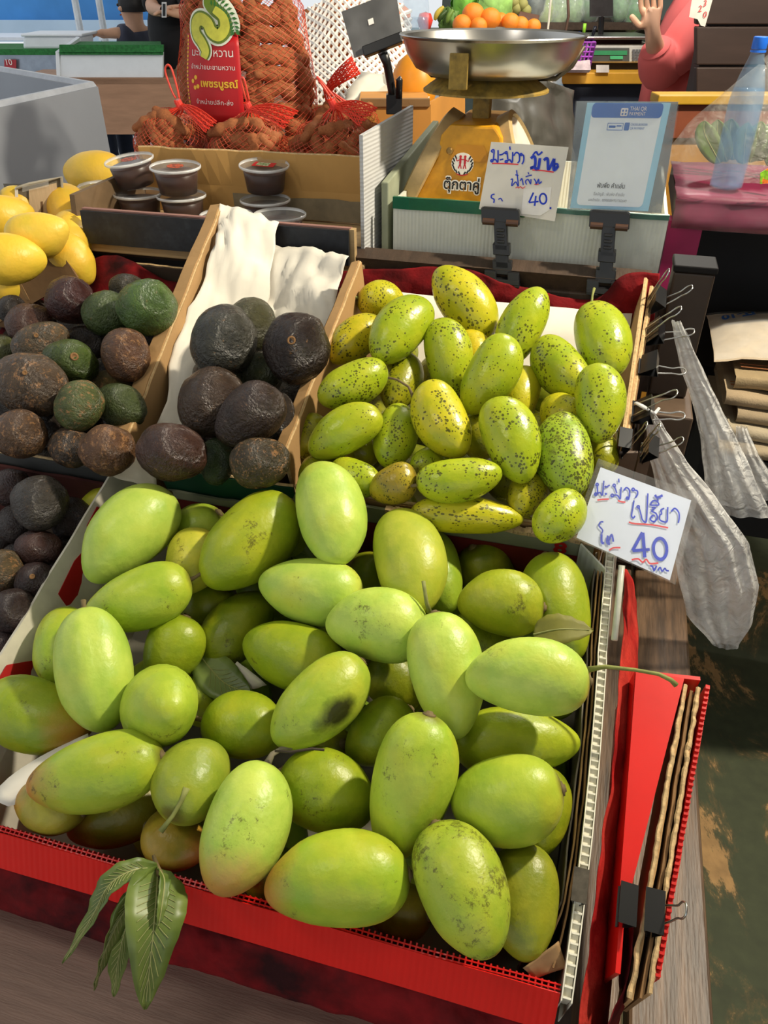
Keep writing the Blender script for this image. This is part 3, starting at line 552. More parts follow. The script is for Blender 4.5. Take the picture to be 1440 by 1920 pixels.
# ------------------------------------------------------------------ table of planks
tb = empty('stall_table', (-0.4, 0.7, 0), "worn brown plank table carrying the sloped fruit boxes", 'table')
pw = 0.082; pm = None
xs = [0.225 - i * (pw + 0.006) for i in range(16)]
for i, x in enumerate(xs):
    m_ = MB().box(x - pw, x, 0.255, 1.78, 0.618 + 0.002 * (i % 3), 0.653 + 0.002 * (i % 2)).build('plank', WOODM, tb, bevel=0.004)
MB().box(-1.25, 0.10, 0.0, 0.325, 0.660, 0.688).build('front_board', M('front_board_wood', (146, 120, 106), 0.5, var=0.2, vscale=9, stretch=(0.7, 8, 8), bump=0.2), tb, bevel=0.004)
MB().box(-1.25, 0.10, 0.20, 0.22, 0.54, 0.66).build('apron', WOODD, tb)
for lx, ly in ((0.15, 0.35), (-1.15, 0.25), (0.15, 1.68), (-1.15, 1.68)):
    MB().box(lx - 0.03, lx + 0.03, ly - 0.03, ly + 0.03, 0, 0.618).build('leg', WOODD, tb)
ds = empty('display_stand', (-0.5, 0.7, 0.7), "dark sloped wooden stand under the fruit boxes", 'stand')
MB().tbox(-1.25, 0.085, -0.03, 0.96, -0.175, -0.155).build('sloped_board', WOODD, ds)
MB().hexa([TF(-1.2, .93, -.175), TF(.08, .93, -.175), TF(.08, .96, -.175), TF(-1.2, .96, -.175), TF(-1.2, .93, .0) , TF(.08, .93, .0), TF(.08, .96, .0), TF(-1.2, .96, .0)]).build('back_rail', WOODD, ds)
for x in (-1.2, 0.04):
    a, b = TF(x, 0.92, -0.17), TF(x, 0.03, -0.17)
    MB().box(x, x + .03, a.y - .03, a.y, 0.656, a.z).build('post', WOODD, ds)
# rear beam that carries the clips, wooden post at the right end
bm_ = empty('rear_beam', (-0.4, 1.21, 1.0), "dark wooden beam behind the fruit boxes carrying black clip stands", 'beam')
MB().box(-0.36, 0.10, 1.200, 1.245, 1.062, 1.098).build('beam_body', WOODD, bm_, bevel=0.003)
MB().box(-0.36, -0.31, 1.205, 1.24, 0.656, 1.062).build('post', WOODD, bm_); MB().box(0.06, 0.10, 1.205, 1.24, 0.656, 1.062).build('post', WOODD, bm_)
pt = empty('wooden_post', (0.15, 1.21, 0.70), "dark brown wooden box post right of the clipped cardboard edge", 'post')
MB().box(0.108, 0.165, 1.185, 1.24, 0.95, 1.145).build('upper_box', M('post_brown', (58, 46, 36), 0.5, var=0.25, vscale=8, bump=0.15), pt, bevel=0.003)
MB().box(0.106, 0.167, 1.183, 1.242, 1.146, 1.156).build('taped_cap', M('tape_black', (24, 22, 22), 0.6, spec=0.15), pt, bevel=0.002)
MB().box(0.110, 0.175, 1.12, 1.235, 0.657, 0.949).build('lower_box', M('post_brown_worn', (92, 74, 58), 0.5, var=0.25, vscale=10, bump=0.15), pt, bevel=0.003)

# ------------------------------------------------------------------ sheets of paper and cloth
def drape(name, rail_a, rail_b, n, m, mat, amp, freq, thick, seed=0.0, bulge=0.0, bdir=None, parent=None, sub=True):
    """cloth between two polylines, wrinkled"""
    A = smoothline(rail_a, 8); B = smoothline(rail_b, 8)
    def ev(P, t):
        f = t * (len(P) - 1); i = min(int(f), len(P) - 2); return P[i].lerp(P[i + 1], f - i)
    rows = []
    for i in range(m + 1):
        v = i / m; r = []
        for j in range(n + 1):
            u = j / n; p = ev(A, u).lerp(ev(B, u), v)
            d = bdir or NA
            q = Vector((p.x * freq + seed, p.y * freq, p.z * freq + seed * 1.7))
            k = nz(q) + 0.5 * nz(q * 2.3) + 0.4 * abs(nz(q * 1.1 + Vector((9, 3, 1))))
            p = p + d * (amp * k + bulge * math.sin(PI * v)) + Vector((nz(q * 1.3 + Vector((4, 0, 0))), nz(q * 1.2), 0)) * amp * 0.4
            r.append(p)
        rows.append(r)
    return MB().sheet(rows, thick).build(name, mat, parent, smooth=True)

cf = drape('red_cloth', [TF(-0.80, -0.024, -0.034), TF(-0.3, -0.026, -0.036), TF(0.09, -0.026, -0.036)],
           [TF(-0.80, -0.056, -0.070), TF(-0.3, -0.060, -0.074), TF(0.10, -0.056, -0.072)], 120, 16, CLOTHR, 0.008, 34, 0.0008, 1.0, 0.008)
tag(cf, "dark red cloth strip showing below the red front board", 'cloth')
cr = drape('red_cloth', [TF(0.078, -0.02, -0.012), TF(0.082, 0.1, -0.012), TF(0.086, 0.24, -0.006), TF(0.080, 0.42, -0.01)],
           [TF(0.108, -0.02, -0.09), TF(0.112, 0.1, -0.10), TF(0.116, 0.24, -0.08), TF(0.105, 0.42, -0.08)], 70, 14, CLOTHF, 0.007, 26, 0.0008, 5.0, 0.010)
tag(cr, "faded red cloth bulging along the outside of the white ribbed board", 'cloth')
cc = drape('red_cloth', [TF(0.066, -0.03, -0.03), TF(0.095, -0.02, -0.012), TF(0.112, 0.03, -0.012), TF(0.112, 0.075, -0.02)],
           [TF(0.066, -0.04, -0.10), TF(0.10, -0.04, -0.10), TF(0.118, 0.0, -0.10), TF(0.118, 0.07, -0.10)], 40, 14, CLOTHR, 0.009, 34, 0.0008, 8.0, 0.008)
tag(cc, "crumpled red cloth bunched at the front right corner", 'cloth')
cb = drape('red_cloth', [aty(545, 516, 1.190), aty(700, 505, 1.192), aty(860, 503, 1.192), aty(950, 530, 1.190), aty(1010, 545, 1.190), aty(1110, 562, 1.188), aty(1170, 515, 1.188), aty(1236, 512, 1.188)],
           [aty(560, 575, 1.172), aty(700, 575, 1.172), aty(860, 580, 1.172), aty(950, 590, 1.172), aty(1010, 595, 1.172), aty(1110, 605, 1.172), aty(1180, 600, 1.172), aty(1225, 605, 1.172)], 100, 16, CLOTHR, 0.006, 30, 0.0008, 3.0, 0.006, Vector((0, -1, 0)))
tag(cb, "red cloth tucked behind the spotted mangoes below the black clips", 'cloth')
cl_ = drape('red_cloth', [aty(40, 560, 1.17), aty(150, 500, 1.17), aty(220, 478, 1.17), aty(300, 520, 1.17), aty(410, 545, 1.16)],
            [aty(-10, 640, 1.10), aty(100, 600, 1.11), aty(220, 560, 1.11), aty(300, 570, 1.11), aty(380, 600, 1.10)], 60, 18, CLOTHR, 0.006, 22, 0.0008, 12.0, 0.004)
tag(cl_, "red cloth draped behind the avocados under the chocolate shelf", 'cloth')

# ------------------------------------------------------------------ front crate
fc = empty('mango_crate', TF(-0.25, 0.2, -0.15), "open front crate with red front board and white ribbed right side", 'crate')
MB().tbox(-0.56, 0.055, 0.004, 0.435, -0.154, -0.148).build('crate_floor', M('dull_liner', (120, 116, 100), 0.85), fc)
fp = MB()
rows = [[], []]
N_ = 60
def fz(x): return 0.0025 * nz((x * 9, 3, 1)) + 0.0015 * nz((x * 31, 7, 1))
for k in range(N_ + 1):
    x = -0.72 + (0.060 + 0.72) * k / N_
    rows[0].append(TF(x, -0.004 + 0.002 * nz((x * 7, 0, 0)), fz(x))); rows[1].append(TF(x, -0.002 + 0.002 * nz((x * 7, 1, 0)), -0.15))
fpo = MB().sheet(rows, -0.0012).build('front_board', RED, fc, smooth=False)
rows = [[q + SA * 0.0045 for q in rows[0]], [q + SA * 0.0045 for q in rows[1]]]
MB().sheet(rows, 0.0012).build('front_board_inner_skin', RED, fc)
wb_ = MB()
x = -0.72
while x < 0.058:
    h = fz(x); wb_.tbox(x, x + 0.0014, -0.004, 0.002, -0.012, h - 0.0004); x += 0.0052
rows = [[], []]
for k in range(N_ + 1):
    x = -0.72 + (0.060 + 0.72) * k / N_
    rows[0].append(TF(x, -0.0045, fz(x) - 0.0004)); rows[1].append(TF(x, -0.029 + 0.002 * nz((x * 6, 4, 0)), -0.032 + 0.002 * nz((x * 8, 2, 0))))
MB().sheet(rows, 0.001).build('folded_front_flap', RED, fc)
o_ = wb_.build('ribbed_edge', M('red_rib', (196, 34, 28), 0.4), fpo); tag(o_, kind='stuff')
# right side: white hollow board, brown cardboard inside
def xr(s): return 0.0655 - 0.004 * s + 0.0035 * math.sin(s * 9) * (1 if s < 0.3 else 0.6)
def hr(s): return 0.004 + 0.003 * math.sin(s * 17) + 0.002 * nz((s * 30, 0, 0))
S0, S1 = -0.010, 0.445
ro, ri = [[], []], [[], []]
for k in range(61):
    s_ = S0 + (S1 - S0) * k / 60; x = xr(s_)
    hh = hr(s_)
    ro[0].append(TF(x + 0.0035, s_, hh)); ro[1].append(TF(x + 0.0075, s_, -0.15))
    ri[0].append(TF(x - 0.0035, s_, hh)); ri[1].append(TF(x + 0.0005, s_, -0.15))
WH = M('white_hollow_board', (226, 222, 204), 0.5, var=0.05)
rb = MB().sheet(ro, 0.001).build('right_board', WH, fc)
MB().sheet(ri, -0.001).build('right_board_inner_skin', WH, fc)
wb_ = MB(); s_ = S0 + 0.002
while s_ < S1 - 0.002:
    x = xr(s_); wb_.tbox(x - 0.0032, x + 0.0032, s_, s_ + 0.0015, -0.03, hr(s_) - 0.0002); wb_.tbox(x - 0.0031, x + 0.0031, s_, s_ + 0.0078, -0.03, hr(s_) - 0.0035); s_ += 0.0078
tag(wb_.build('ribbed_core', WH, rb), kind='stuff')
for layer in range(3):
    r2 = [[], [], []]
    for k in range(41):
        s_ = 0.012 + (0.435 - 0.012) * k / 40; x = xr(s_) - 0.0075 - 0.0035 * layer + 0.002 * nz((s_ * 22, layer, 0))
        if s_ < 0.06: x -= (0.06 - s_) * (0.15 + 0.18 * layer)
        hh = -0.004 - 0.004 * layer + 0.004 * nz((s_ * 26, layer * 3, 2))
        r2[0].append(TF(x, s_, hh)); r2[1].append(TF(x + 0.002 * nz((s_ * 40, layer, 4)), s_, -0.05)); r2[2].append(TF(x + 0.003, s_, -0.148))
    MB().sheet(r2, 0.0015).build('cardboard_liner', (CARDD, CARD, M('grey_card', (120, 112, 98), 0.85, var=0.1))[layer], fc)
a_, b_ = ats(1088, 1020, 0.004), ats(1146, 1080, 0.004)
MB().slab([a_, a_ - NA * 0.08, b_ - NA * 0.08, b_], 0.002).build('corner_board', WHITEB, fc)
# left flap, white with red print, leaning in
lf = []
for k in range(31):
    s_ = 0.0 + 0.45 * k / 30
    lf.append((s_, -0.568 + 0.003 * nz((s_ * 12, 1, 0)), -0.522 + 0.002 * nz((s_ * 14, 5, 0))))
lo = MB().sheet([[TF(xa, s_, 0.002) for s_, xa, xb in lf], [TF((xa + xb) / 2, s_, -0.06) for s_, xa, xb in lf], [TF(xb, s_, -0.15) for s_, xa, xb in lf]], 0.004).build('left_flap', CREAM, fc)
def flapf(s_, d): # s along, d from the rim (0) downwards (m)
    k = d / 0.15; return TF(-0.568 + 0.046 * k + 0.0022, s_, 0.002 - 0.15 * k + 0.001) + XA * 0.0035
for poly in ([(0.06, 0.045), (0.12, 0.010), (0.155, 0.010), (0.175, 0.035), (0.13, 0.075), (0.08, 0.09)], [(0.255, 0.02), (0.30, 0.016), (0.33, 0.022), (0.315, 0.045), (0.27, 0.075), (0.235, 0.09)], [(0.345, 0.006), (0.375, 0.004), (0.38, 0.018), (0.35, 0.020)], [(0.0, 0.02), (0.03, 0.01), (0.04, 0.05), (0.0, 0.07)]):
    MB().prism(poly, 0.0006, lambda a, b, z: flapf(a, b) + XA * z).build('red_print_patch', REDPRINT, lo)
# back panel
def bpz(x): return (0.004 if x > -0.325 else -0.030) + 0.004 * nz((x * 22, 2, 2)) + 0.002 * nz((x * 60, 0, 0))
rw = [[], [], []]
for k in range(51):
    x = -0.52 + (0.045 + 0.52) * k / 50
    rw[0].append(TF(x, 0.436, bpz(x))); rw[1].append(TF(x, 0.434, -0.022 if x > -0.325 else -0.040)); rw[2].append(TF(x, 0.430, -0.15))
bp = MB().sheet(rw, -0.004).build('back_panel', M('grey_green_card', (128, 130, 104), 0.8, var=0.1), fc)
MB().sheet([[q - SA * 0.0012 for q in rw[1]], [q - SA * 0.0012 for q in rw[2]]]).build('red_printed_face', M('deep_red_print', (104, 26, 22), 0.7, var=0.2), bp)
eg = MB()
for k in range(90):
    x = -0.20 + 0.245 * k / 90; h = bpz(x); eg.tbox(x, x + 0.0026 + 0.002 * random.random(), 0.4345, 0.4405 + 0.002 * random.random(), h - 0.004, h + 0.0015 + 0.002 * random.random())
tag(eg.build('torn_edge', CARDEDGE, bp), kind='stuff')
fb = lambda x, y, z: TF(0.0 + x, 0.4335 - z, -0.022 + y)
text("8", 0.030, lambda x, y, z: fb(x + 0.008, y, z), REDPRINT, 'printed_letter', bp, bold=0.001)

# ------------------------------------------------------------------ upper cartons and dividers
def panel(name, pa, pb, h0, h1, t, mat, parent, wob=0.004, seed=0, n=24, lean=0.0, edge=True):
    """standing card wall from (x,s) to (x,s), rim wobbling"""
    (xa, sa), (xb, sb) = pa, pb
    d = Vector((xb - xa, sb - sa, 0)); d.normalize(); nx, ns = -d.y, d.x
    top, bot = [], []
    for k in range(n + 1):
        u = k / n; x = xa + (xb - xa) * u; s_ = sa + (sb - sa) * u
        h = h1[0] + (h1[1] - h1[0]) * u + wob * nz((x * 18 + seed, s_ * 18, 1)) + wob * 0.5 * nz((x * 50 + seed, s_ * 50, 3))
        top.append(TF(x + nx * lean, s_ + ns * lean, h)); bot.append(TF(x, s_, h0))
    o = MB().sheet([top, bot], t).build(name, mat, parent)
    if edge:
        q = MB()
        for k in range(n):
            a, b = top[k], top[k + 1]; e = (b - a).cross(NA).normalized()
            q.tube([a + NA * 0.0006, b + NA * 0.0006], [t * 0.5 + 0.0005] * 2, 5, flat=0.7)
        q.build('cut_edge', CARDEDGE, o)
    return o
# left avocado carton
la = empty('avocado_carton', TF(-0.8, 0.6, -0.12), "left carton holding mixed green and brown avocados", 'carton')
MB().tbox(-1.02, -0.590, 0.432, 0.90, -0.125, -0.118).build('carton_floor', M('dark_card', (70, 58, 46), 0.85), la)
panel('front_wall', (-1.02, 0.428), (-0.560, 0.434), -0.12, (0.004, 0.004), 0.004, M('grey_dark_card', (72, 72, 70), 0.7, var=0.15), la, 0.003, 3)
panel('back_wall', (-1.0, 0.90), (-0.62, 0.90), -0.12, (-0.03, -0.03), 0.004, M('dark_card', (70, 58, 46)), la)
lq = MB().slab([aty(-60, 640, 1.03), aty(-60, 525, 1.06), aty(108, 458, 1.10), aty(148, 520, 1.09)], 0.005)
lfo = lq.build('side_flap', CARDD, la)
q = MB(); a, b = aty(-60, 524, 1.06), aty(108, 457, 1.10)
for k in range(60):
    p = a.lerp(b, k / 60); q.box(p.x, p.x + 0.003, p.y - 0.001, p.y + 0.005, p.z - 0.002, p.z + 0.0015 + 0.001 * (k % 2))
tag(q.build('ribbed_edge', CARDEDGE, lfo), kind='stuff')
a, b = aty(20, 498, 1.076), aty(52, 560, 1.066)
MB().slab([a + Vector((-.002, -.004, 0)), b + Vector((-.002, -.004, 0)), b + Vector((.006, -.004, 0)), a + Vector((.006, -.004, 0))], 0.001).build('crease', M('crease_card', (160, 126, 82), 0.85), lfo)
# folded dividers: an inverted trough of card
def divider(name, label, x0, s0, x1, s1, hA, hB, wA, wB, deep):
    e = empty(name, TF((x0 + x1) / 2, (s0 + s1) / 2, -0.12), label, 'divider')
    n = 26; left, right, lb, rb_ = [], [], [], []
    for k in range(n + 1):
        u = k / n; x = x0 + (x1 - x0) * u; s_ = s0 + (s1 - s0) * u; h = hA + (hB - hA) * u + 0.002 * nz((s_ * 25, x * 9, 0)); w = wA + (wB - wA) * u
        left.append(TF(x - w / 2, s_, h - 0.004)); right.append(TF(x + w / 2, s_, h + 0.002 * nz((s_ * 40, 2, 0)))); lb.append(TF(x - w / 2 - 0.004, s_, -deep)); rb_.append(TF(x + w / 2 - 0.002, s_, -deep))
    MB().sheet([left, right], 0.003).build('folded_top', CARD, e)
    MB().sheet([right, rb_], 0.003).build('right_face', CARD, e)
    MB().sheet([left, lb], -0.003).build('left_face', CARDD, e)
    q = MB()
    for a, b in zip(right[:-1], right[1:]): q.tube([a, b], 0.0022, 5, flat=0.8)
    q.tube([left[0], right[0], rb_[0]], 0.0028, 6)
    q.build('cut_edge', CARDEDGE, e)
    return e
divider('cardboard_divider', "tall folded cardboard divider between left avocados and paper-lined box", -0.567, 0.474, -0.606, 0.930, 0.028, 0.075, 0.024, 0.018, 0.118)
divider('cardboard_divider', "folded cardboard divider between paper-lined avocados and spotted mangoes", -0.341, 0.470, -0.345, 0.835, 0.040, 0.060, 0.014, 0.012, 0.118)
# middle carton
ma = empty('avocado_carton', TF(-0.45, 0.6, -0.12), "narrow middle carton with dark green front edge and white paper lining", 'carton')
MB().tbox(-0.575, -0.350, 0.452, 0.90, -0.125, -0.118).build('carton_floor', M('dark_card', (70, 58, 46)), ma)
panel('front_wall', (-0.505, 0.446), (-0.322, 0.450), -0.12, (0.008, 0.004), 0.004, GREENPRINT, ma, 0.002, 9)
panel('back_wall', (-0.60, 0.92), (-0.35, 0.92), -0.12, (-0.02, -0.02), 0.004, CARDD, ma)
# upper right carton
ua = empty('mango_carton', TF(-0.14, 0.68, -0.1), "upper right carton of spotted mangoes with clipped cardboard right wall", 'carton')
MB().tbox(-0.335, 0.058, 0.452, 0.905, -0.125, -0.118).build('carton_floor', M('dark_card', (70, 58, 46)), ua)
MB().sheet([[TF(-0.33 + 0.39 * k / 12, 0.46 + 0.425 * j / 10, -0.112 + 0.086 * max(0, (j - 5) / 5) ** 1.5 + 0.004 * nz((k * .7, j * .7, 3))) for k in range(13)] for j in range(11)], 0.001).build('white_liner', PAPER, ua, smooth=True)
panel('front_wall', (-0.318, 0.449), (0.055, 0.452), -0.12, (0.006, 0.004), 0.004, CARD, ua, 0.004, 21)
rw_ = panel('right_wall', (0.046, 0.585), (0.054, 0.915), -0.10, (0.010, 0.018), 0.004, CARD, ua, 0.003, 31, lean=-0.016)
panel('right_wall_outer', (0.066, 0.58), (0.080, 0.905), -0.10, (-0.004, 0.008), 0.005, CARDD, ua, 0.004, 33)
# strips of grey card standing at the front end of that wall
MB().slab([TF(0.058, 0.565, 0.02), TF(0.080, 0.57, 0.02), TF(0.080, 0.56, -0.06), TF(0.058, 0.555, -0.06)], 0.004).build('end_strip', M('grey_brown_card', (104, 88, 76), 0.8), ua)
MB().slab([TF(0.082, 0.572, 0.018), TF(0.096, 0.575, 0.014), TF(0.097, 0.565, -0.06), TF(0.082, 0.562, -0.06)], 0.004).build('end_strip', M('grey_brown_card', (104, 88, 76), 0.8), ua)
# small carton, far lower left
sa_ = empty('avocado_carton', TF(-0.75, 0.25, -0.16), "low carton of small dark avocados at the left picture edge", 'carton')
MB().tbox(-1.02, -0.575, 0.03, 0.425, -0.160, -0.150).build('carton_floor', M('dark_card', (70, 58, 46)), sa_)
panel('back_wall', (-1.02, 0.423), (-0.56, 0.423), -0.15, (-0.012, -0.012), 0.004, M('dark_red_card', (78, 34, 28), 0.8), sa_, edge=False)
# left box for ripe mangoes
ya = empty('mango_carton', aty(60, 520, 1.28), "carton of ripe yellow mangoes left of the chocolate shelf", 'carton')
MB().box(-1.32, -0.895, 1.10, 1.42, 0.975, 0.985).build('carton_floor', CARDD, ya)
MB().box(-1.32, -0.895, 1.41, 1.42, 0.985, 1.13).build('back_wall', CARDD, ya)
MB().box(-1.32, -1.31, 1.10, 1.41, 0.985, 1.13).build('side_wall', CARDD, ya)
MB().box(-1.25, -0.95, 1.15, 1.40, 0.656, 0.975).build('support_block', WOODD, ya)

# white papers
def crumple(name, quad, n, amp, freq, mat, label, seed=0, thick=0.0006, lift=NA):
    a, b, c_, d = [Vector(q) for q in quad]; rows = []
    for j in range(n + 1):
        r = []
        for i in range(n + 1):
            u, v = i / n, j / n; p = a.lerp(b, u).lerp(d.lerp(c_, u), v)
            k = nz((p.x * freq + seed, p.y * freq, p.z * freq)) + 0.6 * abs(nz((p.x * freq * 2.1, p.y * freq * 2.1 + seed, p.z * freq)))
            k += 0.45 * (0.5 - abs(nz((p.x * freq * 3 + seed, p.y * freq * 3, seed)))) 
            r.append(p + lift * amp * k + Vector((1, 0.4, 0)) * amp * 0.6 * nz((p.x * freq, seed, p.y * freq)))
        rows.append(r)
    return tag(MB().sheet(rows, thick).build(name, mat, smooth=True), label, 'paper')
crumple('lining_paper', [TF(-0.590, 0.93, 0.062), TF(-0.50, 0.935, 0.05), TF(-0.48, 0.60, -0.08), TF(-0.548, 0.475, -0.012)], 26, 0.022, 15, PAPER, "crumpled white lining paper along the tall divider in the middle box", 2)
crumple('lining_paper', [TF(-0.515, 0.915, 0.025), TF(-0.372, 0.88, 0.035), TF(-0.366, 0.62, -0.07), TF(-0.50, 0.62, -0.08)], 26, 0.022, 14, PAPER, "crumpled white lining paper at the back of the middle box", 7)
crumple('lining_paper', [TF(-0.575, 0.475, 0.004), TF(-0.515, 0.465, 0.006), TF(-0.508, 0.425, -0.02), TF(-0.560, 0.42, 0.004)], 10, 0.006, 40, M('pale_paper', (206, 196, 172), 0.8), "scrap of lining paper folded over the front end of the tall divider", 4)
crumple('paper_scrap', [ats(410, 1280, -0.035), ats(445, 1240, -0.03), ats(500, 1285, -0.035), ats(450, 1300, -0.04)], 6, 0.004, 60, PAPER, "small white paper scrap showing in the middle of the front crate", 1)
# crescent of paper at the left
rows = []
for k in range(13):
    u = k / 12
    a = ats(-15 + 180 * u, 1500 - 125 * u ** 0.62, 0.012); b = ats(15 + 155 * u, 1512 - 120 * u ** 1.5, 0.006)
    rows.append([a, a.lerp(b, 0.5) + NA * 0.002, b])
tag(MB().sheet(rows, 0.0006).build('paper_scrap', PAPER, smooth=True), "curved white paper scrap under the reddish-bottomed mango at front left", 'paper')
crumple('paper_scrap', [ats(980, 1815, 0.0), ats(1045, 1765, 0.0), ats(1060, 1815, -0.012), ats(1000, 1835, -0.012)], 8, 0.004, 50, KRAFT, "crumpled brown paper in the front right corner of the crate", 3)
# ------------------------------------------------------------------ fruit
def mango_mesh(name, taper, bend, beak, ridge=0.0, seg=28, rings=24):
    v, f = [], []
    for i in range(rings + 1):
        t = i / rings; tt = 0.5 - 0.5 * math.cos(PI * t)
        r = 0.5 * (max(0.0, 1 - abs(2 * tt - 1) ** 2.15)) ** 0.47
        r *= 1 + taper * (0.5 - tt) * 2
        r *= 1 - 0.10 * max(0.0, tt - 0.72) / 0.28
        cx = bend * (math.sin(PI * tt) - 0.5) + beak * max(0, tt - 0.75) * 1.2
        for k in range(seg):
            a = 2 * PI * k / seg
            rr = max(r, 1e-4) * (1 + ridge * math.exp(-((math.sin(a / 2 - 0.9)) / 0.12) ** 2) - ridge * 0.6 * math.exp(-((math.sin(a / 2 - 0.75)) / 0.08) ** 2))
            rr *= 1 + 0.015 * math.sin(2 * a + 3 * tt) + 0.012 * math.sin(3 * a + 5 * tt)
            v.append((cx + rr * math.cos(a), rr * math.sin(a) * 0.92, tt - 0.5))
    for i in range(rings):
        for k in range(seg):
            p = i * seg + k; q = i * seg + (k + 1) % seg
            f.append((p, q, q + seg, p + seg))
    m = bpy.data.meshes.new(name); m.from_pydata(v, [], f); m.update()
    bm = bmesh.new(); bm.from_mesh(m); bmesh.ops.remove_doubles(bm, verts=bm.verts, dist=0.0006); bmesh.ops.recalc_face_normals(bm, faces=bm.faces); bm.to_mesh(m); bm.free()
    m.polygons.foreach_set('use_smooth', [True] * len(m.polygons)); m.materials.append(None)
    return m
def avocado_mesh(name, pear, rough, seed, seg=28, rings=20):
    v, f = [], []
    for i in range(rings + 1):
        t = i / rings; tt = 0.5 - 0.5 * math.cos(PI * t)
        r = 0.5 * (max(0.0, 1 - (2 * tt - 1) ** 2)) ** 0.5
        r *= 1 + pear * (tt - 0.5) * 2
        for k in range(seg):
            a = 2 * PI * k / seg
            p = Vector((math.cos(a) * r, math.sin(a) * r, tt - 0.5))
            d = 1 + rough * noise.noise(p * 3.2 + Vector((seed, 0, 0))) + rough * 0.5 * noise.noise(p * 8 + Vector((0, seed, 0)))
            v.append((p.x * d, p.y * d, p.z * d))
    for i in range(rings):
        for k in range(seg):
            p = i * seg + k; q = i * seg + (k + 1) % seg
            f.append((p, q, q + seg, p + seg))
    m = bpy.data.meshes.new(name); m.from_pydata(v, [], f); m.update()
    bm = bmesh.new(); bm.from_mesh(m); bmesh.ops.remove_doubles(bm, verts=bm.verts, dist=0.0006); bmesh.ops.recalc_face_normals(bm, faces=bm.faces); bm.to_mesh(m); bm.free()
    m.polygons.foreach_set('use_smooth', [True] * len(m.polygons)); m.materials.append(None)
    return m
MANGO = [mango_mesh('mango', 0.10, 0.03, 0.05), mango_mesh('mango', 0.15, -0.05, 0.10), mango_mesh('mango', 0.04, 0.05, -0.05), mango_mesh('mango', 0.19, 0.02, -0.08)]
SLIM = [mango_mesh('mango', 0.14, 0.08, 0.16), mango_mesh('mango', 0.08, -0.09, -0.12), mango_mesh('mango', 0.02, 0.06, 0.10)]
RIDGED = mango_mesh('mango', 0.02, 0.0, 0.04, 0.05, 48, 28)
AVO = [avocado_mesh('avocado', 0.05, 0.05, 1.0), avocado_mesh('avocado', 0.10, 0.07, 5.0), avocado_mesh('avocado', -0.04, 0.06, 9.0)]
PEAR = avocado_mesh('avocado', 0.20, 0.05, 3.0)
mango_skin('mango_plain', scab=0.35); mango_skin('mango_scab', scab=0.8); mango_skin('mango_scabby', scab=1.6); mango_skin('mango_blush', blush=True, scab=0.7); mango_skin('mango_bruise', bruise=True, scab=0.6)
mango_skin('mango_spotted', spots=0.85, rough=0.3); mango_skin('mango_freckled', spots=0.5, rough=0.3); mango_skin('mango_dense', spots=1.0, dense=True, scab=1.2, rough=0.34); mango_skin('mango_ripe', mottle=0.06, rough=0.42)
avocado_skin('avocado_dark', 0.1, 0.26); avocado_skin('avocado_fleck', 0.85, 0.32); avocado_skin('avocado_gloss', 0.1, 0.20)
GROUPS = {'front': 'green mangoes in the front crate', 'upper': 'spotted mangoes in the upper right carton', 'yellow': 'ripe yellow mangoes behind the left carton',
          'left': 'avocados in the left carton', 'middle': 'avocados in the paper-lined box', 'small': 'small avocados at the left edge'}
SCAR = MB().lathe([(0.0001, -0.002), (0.006, -0.001), (0.0062, 0.0008), (0.0035, 0.0016), (0.003, 0.003), (0.0001, 0.0032)], 10).mesh('stem_scar', True); SCAR.materials.append(STEMC)
SCARA = MB().lathe([(0.0001, -0.002), (0.0062, -0.001), (0.0066, 0.0012), (0.0042, 0.0014), (0.0036, 0.0004), (0.0001, 0.0004)], 12).mesh('stem_scar', True); SCARA.materials.append(M('scar_orange', (132, 96, 58), 0.8, var=0.2, vscale=200))
NUB = MB().tube([(0, 0, -0.004), (0, 0, 0.003), (0.0006, 0.0008, 0.009)], [0.0038, 0.0024, 0.0028], 8).mesh('stem', True); NUB.materials.append(STEMC)
TWIG = MB().tube([(0, 0, -0.003), (0.001, 0, 0.006), (0.0035, 0.001, 0.016)], [0.003, 0.0019, 0.0022], 8).mesh('stem', True); TWIG.materials.append(STEMC)
LONG = MB().tube([(0, 0, -0.003), (0.0012, 0, 0.008), (0.005, 0.002, 0.022), (0.011, 0.003, 0.036)], [0.0034, 0.0021, 0.0019, 0.0026], 8).mesh('stem', True); LONG.materials.append(STEMG)
MEDT = MB().tube([(0, 0, -0.003), (0.002, 0, 0.010), (0.009, 0.001, 0.018), (0.017, 0.001, 0.022)], [0.0042, 0.0026, 0.0022, 0.0028], 8).mesh('stem', True); MEDT.materials.append(M('stem_grey', (128, 120, 100), 0.85, var=0.2, vscale=120))
rnd = random.Random(11)
FR = {}
